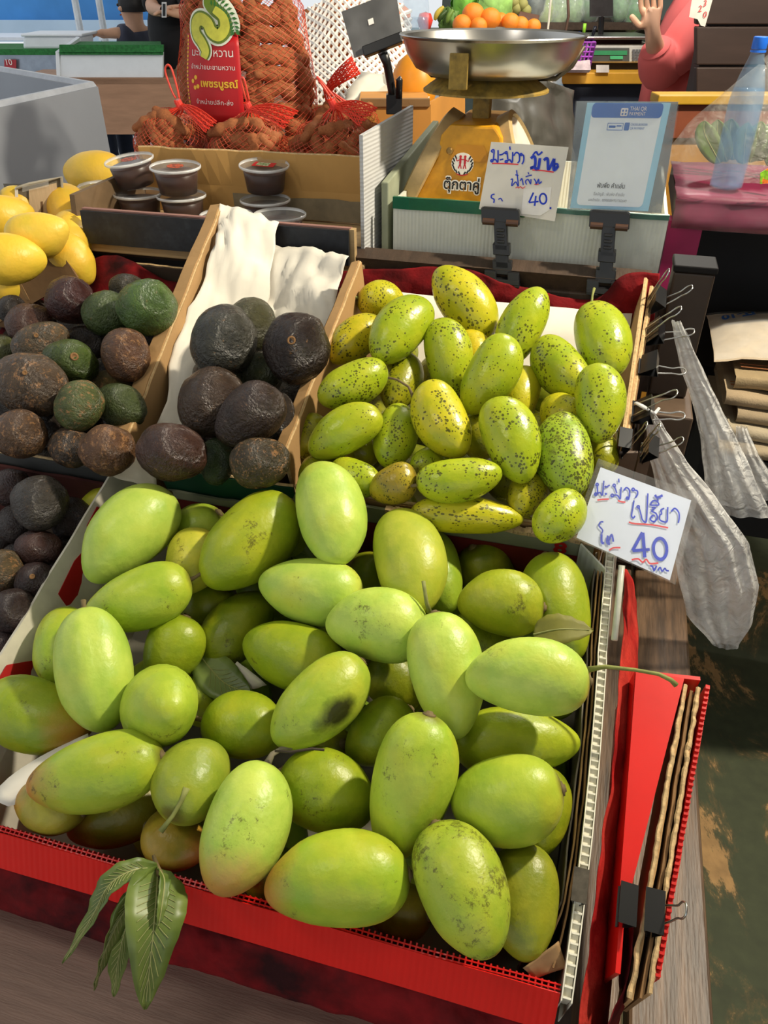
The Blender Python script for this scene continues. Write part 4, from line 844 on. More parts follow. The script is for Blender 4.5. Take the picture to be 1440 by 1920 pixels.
for crate, A, B, w, colr, fl, label in FRUIT:
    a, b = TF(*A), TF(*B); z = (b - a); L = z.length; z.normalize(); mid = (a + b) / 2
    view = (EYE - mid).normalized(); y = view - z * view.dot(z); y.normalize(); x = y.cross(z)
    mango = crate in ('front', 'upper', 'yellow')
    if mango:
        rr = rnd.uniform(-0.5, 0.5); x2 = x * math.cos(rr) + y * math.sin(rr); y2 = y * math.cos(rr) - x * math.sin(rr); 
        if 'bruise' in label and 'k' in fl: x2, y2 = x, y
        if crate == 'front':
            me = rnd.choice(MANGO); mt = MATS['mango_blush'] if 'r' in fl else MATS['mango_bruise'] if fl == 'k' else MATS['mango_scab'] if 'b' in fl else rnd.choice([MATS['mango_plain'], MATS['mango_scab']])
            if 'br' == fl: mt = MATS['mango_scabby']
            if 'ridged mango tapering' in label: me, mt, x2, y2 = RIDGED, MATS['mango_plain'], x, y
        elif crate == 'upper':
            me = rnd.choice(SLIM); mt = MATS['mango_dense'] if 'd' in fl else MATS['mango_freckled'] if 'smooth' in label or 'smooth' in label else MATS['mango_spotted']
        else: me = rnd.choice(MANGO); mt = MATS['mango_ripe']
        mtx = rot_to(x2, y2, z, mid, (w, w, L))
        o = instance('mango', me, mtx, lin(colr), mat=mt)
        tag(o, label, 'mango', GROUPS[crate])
        sm = SCAR
        if 'l' in fl: sm = LONG
        elif 't' in fl: sm = TWIG
        elif 'n' in fl: sm = NUB
        if fl.strip('rkbd') or crate == 'front':
            sx = x if rnd.random() < 0.5 else -x; k = 1.0 if crate == 'front' else 0.8
            if 'grey stem' in label and 'upright' in label: sm = MEDT; sx = x if x.dot(_R) > 0 else -x
            if 'dangling' in label and 'stem dangling' in label: sx = -NA
            sz = -z; sx = (sx - sz * sx.dot(sz)).normalized(); sy = sz.cross(sx)
            if 'stem dangling' in label:
                sz = (-z * 0.35 - Vector((0, 0.2, 1)) * 0.75 + NA * 0.35).normalized(); sx = (x - sz * x.dot(sz)).normalized(); sy = sz.cross(sx); base = mid - z * L * 0.36 + y * w * 0.32
            else: base = mid - z * L * 0.497
            instance('stem_scar' if sm is SCAR else 'stem', sm, rot_to(sx, sy, sz, base, (k, k, k)), parent=o)
    else:
        rr = rnd.uniform(0, 6.28); x2 = x * math.cos(rr) + y * math.sin(rr); y2 = y * math.cos(rr) - x * math.sin(rr)
        me = PEAR if ('p' in fl or 'pear' in label) else rnd.choice(AVO)
        mt = MATS['avocado_fleck'] if any(k in label for k in ('tan', 'rough', 'mottl', 'grey-brown')) else MATS['avocado_gloss'] if ('glossy' in label or 'large bright' in label) else MATS['avocado_dark']
        o = instance('avocado', me, rot_to(x2, y2, z, mid, (w, w, L)), lin(colr), mat=mt)
        tag(o, label, 'avocado', GROUPS[crate])
        if 's' in fl.lower():
            d = (view * 0.8 + NA * 0.35 + (_R * 0.35 if 'right' in label else _R * -0.1)).normalized() if 'S' in fl else (view * 0.75 + NA * 0.6).normalized()
            # point of the ellipsoid along d
            q = Vector((d.dot(x2) / (w * .5), d.dot(y2) / (w * .5), d.dot(z) / (L * .5))); k = 1 / q.length
            sx = d.orthogonal().normalized(); sy = d.cross(sx); sc = 0.85 if 'S' in fl else 0.5
            instance('stem_scar', SCARA, rot_to(sx, sy, d, mid + d * (k * 0.99), (sc, sc, sc)), parent=o)
    FR[label] = o
# hidden lower layer that fills the crates, seen only through the gaps
k = 0
for i in range(5):
    for j in range(3):
        x = -0.46 + i * 0.115 + 0.02 * (j % 2); s_ = 0.07 + j * 0.145
        z = (XA * math.cos(i + j) + SA * math.sin(i + j)).normalized(); y = NA; xx = y.cross(z)
        o = instance('mango', MANGO[(i + j) % 4], rot_to(xx, y, z, TF(x, s_, -0.115), (0.066, 0.066, 0.105)), lin((112, 138, 40)), mat=MATS['mango_plain'])
        tag(o, "green mango of the bottom layer, barely seen through gaps in the front crate", 'mango', 'bottom layer of green mangoes'); k += 1
for i in range(5):
    for j in range(4):
        z = (XA * math.cos(i * 2 + j) + SA * math.sin(i * 2 + j)).normalized(); y = NA; xx = y.cross(z)
        o = instance('mango', SLIM[(i + j) % 3], rot_to(xx, y, z, TF(-0.285 + i * 0.076, 0.50 + j * 0.085, -0.085 + 0.006 * (j % 2)), (0.058, 0.058, 0.095)), lin((118, 124, 26)), mat=MATS['mango_spotted'])
        tag(o, "spotted mango of the bottom layer, barely seen through gaps in the upper carton", 'mango', 'bottom layer of spotted mangoes')
for i in range(4):
    for j in range(4):
        o = instance('avocado', AVO[(i + j) % 3], rot_to(XA, SA, NA, TF(-0.93 + i * 0.095, 0.49 + j * 0.095, -0.075), (0.078, 0.078, 0.08)), lin((44, 38, 32)), mat=MATS['avocado_dark'])
        tag(o, "dark avocado of the bottom layer, barely seen through gaps in the left carton", 'avocado', 'bottom layer of avocados in left carton')
for i in range(2):
    for j in range(3):
        o = instance('avocado', AVO[(i + j) % 3], rot_to(XA, SA, NA, TF(-0.50 + i * 0.09, 0.50 + j * 0.09, -0.075), (0.078, 0.078, 0.08)), lin((44, 38, 32)), mat=MATS['avocado_dark'])
        tag(o, "dark avocado of the bottom layer, barely seen through gaps in the paper-lined box", 'avocado', 'bottom layer of avocados in paper-lined box')
for i in range(4):
    for j in range(5):
        o = instance('avocado', AVO[(i + j) % 3], rot_to(XA, SA, NA, TF(-0.80 + i * 0.06, 0.10 + j * 0.065, -0.120), (0.055, 0.055, 0.058)), lin((40, 34, 32)), mat=MATS['avocado_dark'])
        tag(o, "small avocado of the bottom layer, barely seen through gaps at the left edge", 'avocado', 'bottom layer of small avocados')
# ------------------------------------------------------------------ front details: twigs and leaves
LEAF = NT('mango_leaf'); _g = LEAF
tc = _g.n('ShaderNodeTexCoord'); w_ = _g.n('ShaderNodeTexNoise', i_Scale=30.0, i_Detail=3.0); _g.l(tc.outputs['Object'], w_.inputs['Vector'])
_g.l(_g.ramp(w_.outputs[0], [(0.3, lin((76, 96, 36))), (0.7, lin((112, 128, 58)))]), _g.b.inputs['Base Color']); _g.b.inputs['Roughness'].default_value = 0.42
MATS['leaf'] = _g.m
VEIN = M('leaf_vein', (150, 152, 96), 0.6)
def leaf(name, pts, width, normal, parent, curl=0.15, mat=None, n=18, veins=True):
    """pts: midrib polyline; flat blade with folded midrib and side veins"""
    P = smoothline(pts, 6); rows = []; N2 = len(P)
    for i, p in enumerate(P):
        u = i / (N2 - 1); d = (P[min(i + 1, N2 - 1)] - P[max(i - 1, 0)]).normalized()
        side = d.cross(normal).normalized(); nn = side.cross(d).normalized()
        hw = width / 2 * max(0.03, math.sin(PI * min(1, u ** 0.75)) ** 0.8)
        r = []
        for k in (-1, -0.6, -0.25, 0, 0.25, 0.6, 1):
            r.append(p + side * (hw * k) + nn * (curl * hw * abs(k) ** 1.3 + 0.0012 * math.sin(u * 40) * abs(k)))
        rows.append(r)
    o = MB().sheet(rows, 0.0004).build(name, mat or MATS['leaf'], parent, smooth=True)
    vb = MB(); vb.tube([p + normal * 0.0003 for p in P[:-1]], [0.0009 * (1 - 0.7 * i / N2) for i in range(N2 - 1)], 5)
    if veins:
        for i in range(3, N2 - 3, max(1, N2 // 14)):
            for sg in (0, 6):
                j = min(N2 - 1, i + 2); vb.tube([rows[i][3] + normal * 0.0003, rows[i + (j - i) // 2][2 if sg == 0 else 4] + normal * 0.0005, rows[j][1 if sg == 0 else 5] + normal * 0.0004], 0.0003, 4)
    vb.build('leaf_veins', VEIN, o)
    return o
lt = empty('leaf_twig', aty(295, 1640, 0.295), "sprig of mango leaves hanging over the red front board", 'leaves')
toward = (EYE - aty(270, 1740, 0.25)).normalized()
b0 = aty(296, 1628, 0.300)
MB().tube([aty(288, 1605, 0.312), b0, aty(300, 1640, 0.292)], [0.0016, 0.0022, 0.003], 8).build('twig', STEMC, lt, smooth=True)
leaf('leaf', [b0, aty(293, 1680, 0.272), aty(286, 1760, 0.244), aty(272, 1892, 0.214)], 0.050, (toward + _R * 0.2).normalized(), lt)
leaf('leaf', [b0, aty(250, 1632, 0.286), aty(205, 1660, 0.270), aty(172, 1720, 0.252), aty(118, 1806, 0.232)], 0.020, (toward * 0.7 - _R * 0.5).normalized(), lt, 0.35)
leaf('leaf', [b0, aty(262, 1672, 0.272), aty(226, 1720, 0.252), aty(195, 1790, 0.236), aty(176, 1856, 0.226)], 0.022, (toward * 0.6 + _R * 0.7).normalized(), lt, 0.35)
leaf('leaf', [b0, aty(270, 1680, 0.274), aty(240, 1730, 0.256), aty(222, 1800, 0.242), aty(214, 1868, 0.232)], 0.030, (toward * 0.8 - _R * 0.3).normalized(), lt, 0.25)
leaf('leaf', [b0, aty(308, 1650, 0.282), aty(303, 1700, 0.262), aty(296, 1740, 0.250)], 0.010, (toward + _R * 0.4).normalized(), lt, 0.3, veins=False)
# long twig of the big pale mango
par = FR["big pale mango whose long twig reaches over the right rim"]
def onm(px, py, h): return ats(px, py, h)
MB().tube([onm(1100, 1256, .05), onm(1135, 1250, .056), onm(1190, 1256, .06), onm(1235, 1264, .062), onm(1258, 1275, .06), onm(1268, 1285, .057)], [0.0030, 0.0020, 0.0017, 0.0018, 0.0022, 0.0026], 8).build('twig', STEMG, par, smooth=True)
par = FR["tall speckled mango with twig at its lower end, back centre"]
MB().tube([onm(806, 1150, .05), onm(800, 1130, .062), onm(796, 1105, .068), onm(794, 1090, .07)], [0.003, 0.0022, 0.0020, 0.0022], 8).build('twig', STEMG, par, smooth=True)
par = FR["narrow mango half hidden behind the tall speckled one, upright stalk"]
MB().tube([onm(793, 1000, .0), onm(785, 988, .01), onm(782, 970, .02)], [0.0026, 0.0022, 0.0026], 8).build('stalk', STEMG, par, smooth=True)
par = FR["yellow spotted mango with a thin stalk at its top, centre"]
MB().tube([onm(775, 745, .07), onm(766, 725, .075), onm(745, 712, .075), onm(728, 708, .075)], [0.0024, 0.0016, 0.0014, 0.0016], 8).build('stalk', STEMC, par, smooth=True)
par = FR["mango with curled dry leaf lying on it, back right corner"]
leaf('dry_leaf', [onm(1000, 1190, .052), onm(1050, 1180, .062), onm(1112, 1182, .060)], 0.034, NA, par, 0.1, M('dry_leaf', (112, 110, 40), 0.6, var=0.2, vscale=40), veins=False)
par = FR["shaded mango behind the grey-stemmed mango, stick lying on it"]
MB().tube([onm(516, 1408, .055), onm(545, 1410, .058), onm(585, 1404, .058), onm(608, 1406, .055)], 0.0013, 6).build('stick', M('dark_stick', (58, 48, 36), 0.8), par, smooth=True)
# stray leaves lying deep in the crate
for pts, wd, lb in (([(520, 1000), (560, 1060), (600, 1090)], 0.05, "dark green leaf lying between mangoes near the crate back"), ([(375, 1230), (420, 1280), (470, 1300)], 0.045, "dark green leaf lying under the bent-stem mango")):
    e = empty('mango_leaf', ats(*pts[1], -0.03), lb, 'leaf')
    leaf('leaf_blade', [ats(*q, -0.028) for q in pts], wd, NA, e)

# ------------------------------------------------------------------ binder clips
def clip_mesh_parts():
    b = MB()   # body: x along the edge, z outwards (spine), y across
    L_, t = 0.016, 0.0007
    tri = [(-0.0075, 0.010), (0.0075, 0.010), (0.0012, -0.010), (-0.0012, -0.010)]
    b.add([(-L_, y, z) for y, z in tri] + [(L_, y, z) for y, z in tri], [(0, 1, 5, 4), (1, 2, 6, 5), (3, 0, 4, 7)])
    b.add([(-L_, y * 0.86, z * 0.94 + 0.0002) for y, z in tri] + [(L_, y * 0.86, z * 0.94 + 0.0002) for y, z in tri], [(0, 4, 5, 1), (1, 5, 6, 2), (3, 7, 4, 0)])
    for sx in (-1, 1):
        b.add([(sx * L_, y, z) for y, z in tri] + [(sx * L_, y * 0.86, z * 0.94 + 0.0002) for y, z in tri], [(0, 1, 5, 4), (1, 2, 6, 5), (3, 0, 4, 7)])
    for s in (-1, 1): b.tube([(-L_, s * 0.0016, -0.0105), (L_, s * 0.0016, -0.0105)], 0.0012, 8)
    h = []
    for s in (-1, 1):
        w = MB(); pts = [(-0.008, s * 0.003, -0.0095), (-0.006, s * 0.0105, 0.012), (-0.0045, s * 0.014, 0.024), (-0.006, s * 0.0155, 0.032), (-0.0035, s * 0.017, 0.038), (0.0035, s * 0.017, 0.038), (0.006, s * 0.0155, 0.032), (0.0045, s * 0.014, 0.024), (0.006, s * 0.0105, 0.012), (0.008, s * 0.003, -0.0095)]
        w.tube(smoothline(pts, 4), 0.0009, 6); h.append(w)
    return b, h
_b, _h = clip_mesh_parts()
CBM = _b.mesh('clip_body'); CBM.materials.append(M('clip_black', (18, 18, 20), 0.3, spec=0.6)); CHM = [q.mesh('wire_handle', True) for q in _h]
for q in CHM: q.materials.append(STEEL)
def binder(label, pos, along, out, sc=1.0, handles=(0, 1), mat=None):
    z = out.normalized(); x = (along - z * along.dot(z)).normalized(); y = z.cross(x)
    e = empty('binder_clip', pos, label, 'binder clip', 'black binder clips')
    m = rot_to(x, y, z, pos, (sc, sc, sc))
    instance('clip_body', CBM, m, parent=e, mat=mat)
    for k in handles: instance('wire_handle', CHM[k], m, parent=e)
    return e
out = (XA * 0.75 + NA * 0.65)
binder("topmost black binder clip with raised wire handles by the red cloth", TF(0.086, 0.868, 0.014), SA, XA * 0.6 + NA * 0.9, 1.25)
binder("black binder clip from which the upper plastic bag hangs", TF(0.088, 0.805, 0.008), SA, XA * 0.8 + NA * 0.55, 1.25)
binder("black binder clip in mid edge with one wire handle to the right", TF(0.086, 0.742, 0.006), SA, XA * 0.95 + NA * 0.3, 1.15, (0,))
binder("black binder clip with white plastic loop tied through its handle", TF(0.084, 0.655, 0.004), SA, XA * 0.9 + NA * 0.4, 1.2)
binder("grey binder clip with upright handles at the lower end of the cardboard edge", TF(0.062, 0.572, 0.028), SA, NA * 1.0 + XA * 0.1, 1.0)
binder("black binder clip behind the lower price sign", TF(0.092, 0.575, 0.020), SA, NA * 0.8 + XA * 0.5, 1.0)
binder("black binder clip holding the folded red boards together", TF(0.126, 0.070, 0.004), SA, NA, 1.05, (0,))
binder("dark blue binder clip on the inner red board", TF(0.103, 0.070, 0.006), SA, NA + XA * 0.2, 1.0, ())
binder("worn metal binder clip on the white ribbed edge near the front corner", TF(0.0655, 0.075, 0.006), SA, NA, 0.85, (), M('worn_clip', (92, 86, 76), 0.4, 0.6, var=0.3, vscale=90))

# ------------------------------------------------------------------ folded red boards at the right
rbx = empty('folded_box', TF(0.13, 0.15, -0.15), "flattened red and brown corrugated boxes leaning at the right side", 'folded box')
def leanboard(name, pts_top, drop, t, mat, lean, parent, n=14):
    top, bot = [], []
    A = pts_top
    for k in range(n + 1):
        u = k / n; x = A[0][0] + (A[1][0] - A[0][0]) * u; s_ = A[0][1] + (A[1][1] - A[0][1]) * u; h = A[0][2] + (A[1][2] - A[0][2]) * u
        top.append(TF(x + 0.0015 * nz((s_ * 30, x * 9, 1)), s_, h + 0.002 * nz((s_ * 25, 3, 1)))); bot.append(TF(x + lean, s_, h - drop))
    return MB().sheet([top, bot], t).build(name, mat, parent)
# top edge runs from (x .096, s .285) towards the front; two boards open like a V at the back
leanboard('red_board', [(0.101, 0.02, 0.0), (0.098, 0.290, 0.0)], 0.10, 0.004, REDS, -0.004, rbx)
MB().slab([TF(0.098, 0.290, 0.002), TF(0.160, 0.296, 0.002), TF(0.160, 0.292, -0.12), TF(0.098, 0.285, -0.12)], 0.004).build('red_back_fold', REDS, rbx)
MB().sheet([[TF(0.099 + 0.006 * 0, s_, 0.001) for s_ in (0.085, 0.15, 0.22, 0.29)], [TF(0.108 + (s_ - 0.085) * 0.18, s_, 0.0015) for s_ in (0.085, 0.15, 0.22, 0.29)]], 0.002).build('red_top_fold', REDS, rbx)
leanboard('brown_board', [(0.113, 0.005, -0.002), (0.146, 0.285, 0.0)], 0.10, 0.003, CARD, 0.004, rbx)
leanboard('brown_board', [(0.121, 0.008, -0.004), (0.152, 0.282, -0.003)], 0.10, 0.003, CARDD, 0.003, rbx)
leanboard('brown_board', [(0.126, 0.012, -0.002), (0.158, 0.284, -0.001)], 0.10, 0.003, CARD, 0.002, rbx)
leanboard('red_board', [(0.131, 0.025, -0.003), (0.166, 0.290, 0.0)], 0.11, 0.004, REDS, 0.0, rbx)
q = MB()
for (x0, s0, x1, s1) in ((0.113, 0.005, 0.146, 0.285), (0.127, 0.012, 0.159, 0.284)):
    ps, rs = [], []
    for k in range(71):
        u = k / 70; ps.append(TF(x0 + (x1 - x0) * u + 0.0016 * nz((k * .35, x0 * 50, 1)), s0 + (s1 - s0) * u, 0.0005 + 0.0015 * nz((k * .5, x0 * 70, 5)))); rs.append(0.0018 + 0.0016 * abs(nz((k * .4, x0 * 90, 3))))
    q.tube(ps, rs, 6)
q.build('torn_edge', CARDEDGE, rbx)
q = MB()
for (x0, s0, x1, s1) in ((0.104, 0.09, 0.116, 0.288), (0.133, 0.025, 0.168, 0.29)):
    n = int((s1 - s0) / 0.0055)
    for k in range(n):
        u = k / n; x = x0 + (x1 - x0) * u; s_ = s0 + (s1 - s0) * u; q.tbox(x - 0.002, x + 0.002, s_, s_ + 0.0022, -0.006, 0.0022)
tag(q.build('ribbed_edge', M('red_rib', (196, 34, 28), 0.4), rbx), kind='stuff')

# ------------------------------------------------------------------ lower price sign
def signframe(TL, TR, BR, BL, toward=None):
    TL, TR, BR, BL = [Vector(q) for q in (TL, TR, BR, BL)]
    n = (TR - TL).cross(TL - BL).normalized()
    if n.dot(EYE - TL) < 0: n = -n
    def fr(u, v, z=0.0):   # u right 0..1, v down 0..1
        return TL.lerp(TR, u).lerp(BL.lerp(BR, u), v) + n * z
    return fr, n
def unbilinear(c4, p):
    (x0, y0), (x1, y1), (x2, y2), (x3, y3) = c4   # TL TR BR BL
    u = v = 0.5
    for _ in range(12):
        X = (1 - u) * (1 - v) * x0 + u * (1 - v) * x1 + u * v * x2 + (1 - u) * v * x3; Y = (1 - u) * (1 - v) * y0 + u * (1 - v) * y1 + u * v * y2 + (1 - u) * v * y3
        ex, ey = p[0] - X, p[1] - Y
        a = (1 - v) * (x1 - x0) + v * (x2 - x3); b = (1 - u) * (x3 - x0) + u * (x2 - x1); c = (1 - v) * (y1 - y0) + v * (y2 - y3); d = (1 - u) * (y3 - y0) + u * (y2 - y1)
        D = a * d - b * c; u += (d * ex - b * ey) / D; v += (a * ey - c * ex) / D
    return u, v
def ell(cx, cy, rx, ry, n=16): return [(cx + rx * math.cos(2 * PI * k / n), cy + ry * math.sin(2 * PI * k / n)) for k in range(n + 1)]
def handwriting(fr, c4, strokes, wpx, mat, name, parent, z=0.0012):
    """strokes in the sign's own drawing coordinates -> flat pen strokes on the card"""
    W_ = math.hypot(c4[1][0] - c4[0][0], c4[1][1] - c4[0][1]); H_ = math.hypot(c4[3][0] - c4[0][0], c4[3][1] - c4[0][1])
    mb = MB()
    for s_ in strokes:
        w = wpx
        if isinstance(s_, tuple) and isinstance(s_[0], (int, float)): w, s_ = s_[0], s_[1]
        uv = [unbilinear(c4, p) for p in s_]
        ribbon(mb, [(u * W_, v * H_) for u, v in uv], w, lambda a, b, zz: fr(a / W_, b / H_, zz), z)
    return mb.build(name, mat, parent)
TLs, TRs, BRs, BLs = ats(1126, 876, 0.062), ats(1296, 938, 0.060), ats(1256, 1088, 0.030), ats(1081, 1008, 0.032)
fr2, n2_ = signframe(TLs, TRs, BRs, BLs)
sg = empty('price_sign', BLs, "tilted white price card in plastic sleeve beside the white ribbed edge, handwritten 40", 'price sign')
MB().slab([TLs, BLs, BRs, TRs], 0.0016).build('card', M('card_white', (214, 222, 238), 0.5, var=0.03), sg)
C2 = [(290, 110), (1365, 470), (1090, 1385), (60, 920)]
blue2 = [[(262, 330), (248, 318), (262, 302), (276, 318), (266, 345), (275, 420)], ell(252, 428, 14, 14, 8), [(265, 428), (300, 408), (330, 440), (336, 350), (340, 272)], [(350, 345), (380, 340), (412, 322)], [(356, 330), (372, 352)], [(362, 432), (385, 420)], [(362, 415), (376, 436)],
 ell(465, 325, 14, 14, 8), [(470, 340), (488, 385), (500, 415)], ell(447, 441, 15, 14, 8), [(460, 440), (505, 440), (540, 480), (545, 420), (548, 345)], [(515, 245), (519, 290)],
 [(580, 385), (605, 350), (640, 368), (650, 430), (636, 490)], ell(622, 470, 10, 12, 8), ell(690, 368, 14, 14, 8), [(703, 375), (738, 385), (742, 425), (716, 465)],
 [(702, 495), (688, 590), (676, 670), (695, 698), (716, 672)], ell(752, 568, 14, 12, 8), [(762, 580), (785, 660), (800, 715), (840, 742), (852, 640), (862, 410)],
 [(905, 575), (950, 575), (905, 612), (955, 640), (968, 690), (935, 735), (893, 715), (905, 672), (940, 668)], [(890, 545), (915, 500), (965, 498), (988, 540), (930, 545), (890, 545)], [(980, 500), (975, 470)], (26, [(945, 425), (972, 455), (1034, 428)]),
 [(1050, 578), (1012, 600), (1020, 640), (998, 660), (1002, 715), (1075, 732), (1086, 640), (1092, 562)], [(1130, 612), (1172, 575), (1215, 620), (1218, 690), (1205, 742)],
 [(356, 745), (322, 750), (308, 790), (350, 838), (340, 880)], (26, [(340, 885), (345, 975), (372, 985)]), (22, [(412, 900), (402, 970), (430, 998), (425, 955), (455, 890), (475, 970)]),
 (34, [(800, 860), (690, 1068)]), (30, [(690, 1068), (880, 1050)]), (38, [(805, 862), (824, 1140)]), (34, ell(995, 1040, 74, 118, 20)),
 (18, [(882, 1232), (905, 1240), (922, 1285), (950, 1232)]), (16, [(962, 1282), (990, 1248), (1008, 1290), (1040, 1258), (1055, 1280), (1082, 1284)])]
handwriting(fr2, C2, blue2, 17, INKB, 'blue_handwriting', sg)
red2 = [[(275, 496), (340, 488), (410, 484)], [(515, 500), (550, 512), (602, 516)], [(645, 745), (720, 762), (900, 770), (1090, 800)], [(430, 1065), (480, 1038), (555, 1035)], [(680, 1170), (750, 1158), (800, 1195), (840, 1162), (880, 1208), (970, 1200)]]
handwriting(fr2, C2, red2, 16, INKR, 'red_underlines', sg)
mg = lambda u, v, z=0.0022: fr2(u, v, z)
rows = [[mg(-0.05 + 1.11 * i / 8, -0.09 + 1.12 * j / 8, 0.0030 + 0.0012 * nz((i * .9, j * .9, 2))) for i in range(9)] for j in range(9)]
MB().sheet(rows).build('plastic_sleeve', plastic_film('sleeve_film', (240, 240, 240), 0.10, 0.08), sg, smooth=True)
MB().tube([ats(1166, 1060, 0.034), ats(1160, 1120, 0.016), ats(1152, 1200, 0.008)], 0.0034, 8).build('stick', plastic_film('stick_plastic', (214, 216, 200), 0.75, 0.3), sg, smooth=True)

# ------------------------------------------------------------------ hanging plastic bags
def film_bag(name, label, stations, pleats, seed, mat=BAGFILM):
    """stations: (centre, half width vec, half depth) lofted with pleats"""
    rows = []; seg = 64; ST = []
    for i in range(len(stations) - 1):
        for k in range(7):
            t = k / 7; a, b = stations[i], stations[i + 1]; t2 = t * t * (3 - 2 * t) * 0.5 + t * 0.5
            ST.append((a[0].lerp(b[0], t), a[1].lerp(b[1], t2), a[2] + (b[2] - a[2]) * t2))
    ST.append(stations[-1])
    for i, (c, hw, hd) in enumerate(ST):
        r = []; w = hw.length; ux = hw.normalized(); dp = Vector((-0.35, -0.9, 0.1)).normalized()
        dp = (dp - ux * dp.dot(ux)).normalized()
        for k in range(seg + 1):
            a = 2 * PI * k / seg
            pl = 1 + 0.16 * math.sin(a * pleats + seed + 0.12 * i) + 0.22 * nz((math.cos(a) * 2.2 + seed, math.sin(a) * 2.2, i * 0.11))
            r.append(c + ux * (math.cos(a) * w * (0.9 + 0.1 * pl)) + dp * (math.sin(a) * hd * pl) + Vector((0, 0, 0.003 * nz((a * 2, i * .2, seed)))))
        rows.append(r)
    return tag(MB().sheet(rows).build(name, mat, smooth=True), label, 'plastic bag')
def stn(px, py, y, halfpx, hd):
    c = aty(px, py, y); e = aty(px + halfpx, py + halfpx * 0.12, y); return (c, e - c, hd)
film_bag('plastic_bag', "clear plastic bag twisted through the upper binder clip, hanging to the right", [stn(1268, 603, 1.07, 9, 0.004), stn(1280, 640, 1.08, 15, 0.005), stn(1300, 700, 1.09, 22, 0.008), stn(1325, 760, 1.10, 26, 0.012), stn(1348, 820, 1.10, 36, 0.018), stn(1365, 880, 1.10, 46, 0.022), stn(1385, 960, 1.10, 62, 0.016)], 9, 1.3)
film_bag('plastic_bag', "large clear plastic bag hanging behind the tilted price card", [stn(1213, 765, 0.94, 8, 0.004), stn(1228, 800, 0.945, 18, 0.006), stn(1252, 860, 0.95, 36, 0.012), stn(1290, 930, 0.95, 56, 0.020), stn(1330, 1010, 0.95, 74, 0.026), stn(1345, 1090, 0.95, 76, 0.024), stn(1348, 1160, 0.95, 62, 0.016), stn(1360, 1212, 0.95, 24, 0.006)], 11, 4.2)
film_bag('plastic_bag', "corner of a clear plastic bag at the right picture edge", [stn(1390, 800, 1.22, 10, 0.004), stn(1400, 850, 1.22, 22, 0.010), stn(1425, 905, 1.22, 34, 0.012), stn(1450, 935, 1.22, 40, 0.010)], 8, 7.7)
MB_ = MB().tube([aty(1192, 755, 0.935), aty(1205, 762, 0.925), aty(1228, 775, 0.925), aty(1236, 765, 0.94)], [0.003, 0.004, 0.003, 0.002], 8, flat=0.5)
tag(MB_.build('plastic_loop', plastic_film('loop_film', (230, 230, 228), 0.8, 0.25), smooth=True), "white plastic loop wound around the binder clip handle", 'plastic loop')

# ------------------------------------------------------------------ beige cloth sacks
for i, (pa, pb, y0, zt, th, colr, lb) in enumerate([
    (1335, 1500, 1.34, 0.80, 0.022, (150, 136, 112), "lowest folded beige cloth sack in the stack at right"),
    (1330, 1500, 1.36, 0.824, 0.022, (158, 146, 124), "second lowest folded beige cloth sack with striped hem"),
    (1330, 1500, 1.38, 0.848, 0.022, (144, 128, 104), "middle folded beige cloth sack of the stack"),
    (1328, 1510, 1.40, 0.873, 0.024, (152, 134, 108), "second folded beige sack from the top with brown stripes"),
    (1326, 1510, 1.42, 0.902, 0.028, (148, 130, 100), "topmost folded beige cloth sack of the stack")]):
    x0 = 0.262 + 0.012 * ((i * 7) % 3); x1 = 0.62; e = empty('folded_sack', (0.42, y0 + 0.1, zt - th), lb, 'sack', 'folded cloth sacks')
    m_ = M('sack_%d' % i, colr, 0.9, var=0.12, vscale=18, bump=0.4, bscale=320, spec=0.1)
    prof = []
    rows = []
    for k in range(13):
        a = PI * (k / 12) - PI / 2
        r = []
        for j in range(15):
            x = x0 + (x1 - x0) * j / 14 + 0.006 * nz((j * .5, i, 0)); yy = y0 - 0.012 * math.cos(a) + 0.016 * nz((x * 9, i * 3, 1)) + 0.05 * (x - x0) * ((i % 3) - 1); z = zt - th / 2 + th / 2 * math.sin(a) * (1 + 0.3 * nz((x * 14, i, k * .3))) + 0.004 * nz((x * 16, i * 5, 0))
            r.append(Vector((x, yy, z)))
        rows.append(r)
    back_t = [Vector((p.x, y0 + 0.30, p.z)) for p in rows[-1]]; back_b = [Vector((p.x, y0 + 0.30, p.z)) for p in rows[0]]
    MB().sheet([back_b] + rows + [back_t, back_b]).build('folded_cloth', m_, e, smooth=True)
    for k, (off, wd, cc_) in enumerate(((0.03, 0.006, (150, 96, 60)), (0.045, 0.003, (166, 110, 74)))):
        if i >= 1: MB().box(x0 + 0.01, x1, y0 + off, y0 + off + wd, zt + 0.0008, zt + 0.0016 ).build('stripe', M('stripe_brown', (150, 96, 60), 0.9), e)
bx_ = empty('sack_table', (0.44, 1.5, 0), "low dark table under the folded beige sacks", 'table')
MB().box(0.25, 0.72, 1.33, 1.74, 0.752, 0.7765).build('table_top', M('black_board', (26, 28, 26), 0.6), bx_)
for lx in (0.27, 0.68): MB().box(lx, lx + 0.03, 1.69, 1.72, 0.0, 0.752).build('leg', M('black_board', (26, 28, 26)), bx_)
for lx in (0.66,): MB().box(lx, lx + 0.03, 1.36, 1.39, 0.0, 0.752).build('leg', M('black_board', (26, 28, 26)), bx_)
tpk = empty('wrapped_pack', (0.42, 1.52, 0.905), "plastic-wrapped cloth pack with blue hand lettering lying on the sacks", 'pack')
rows = []
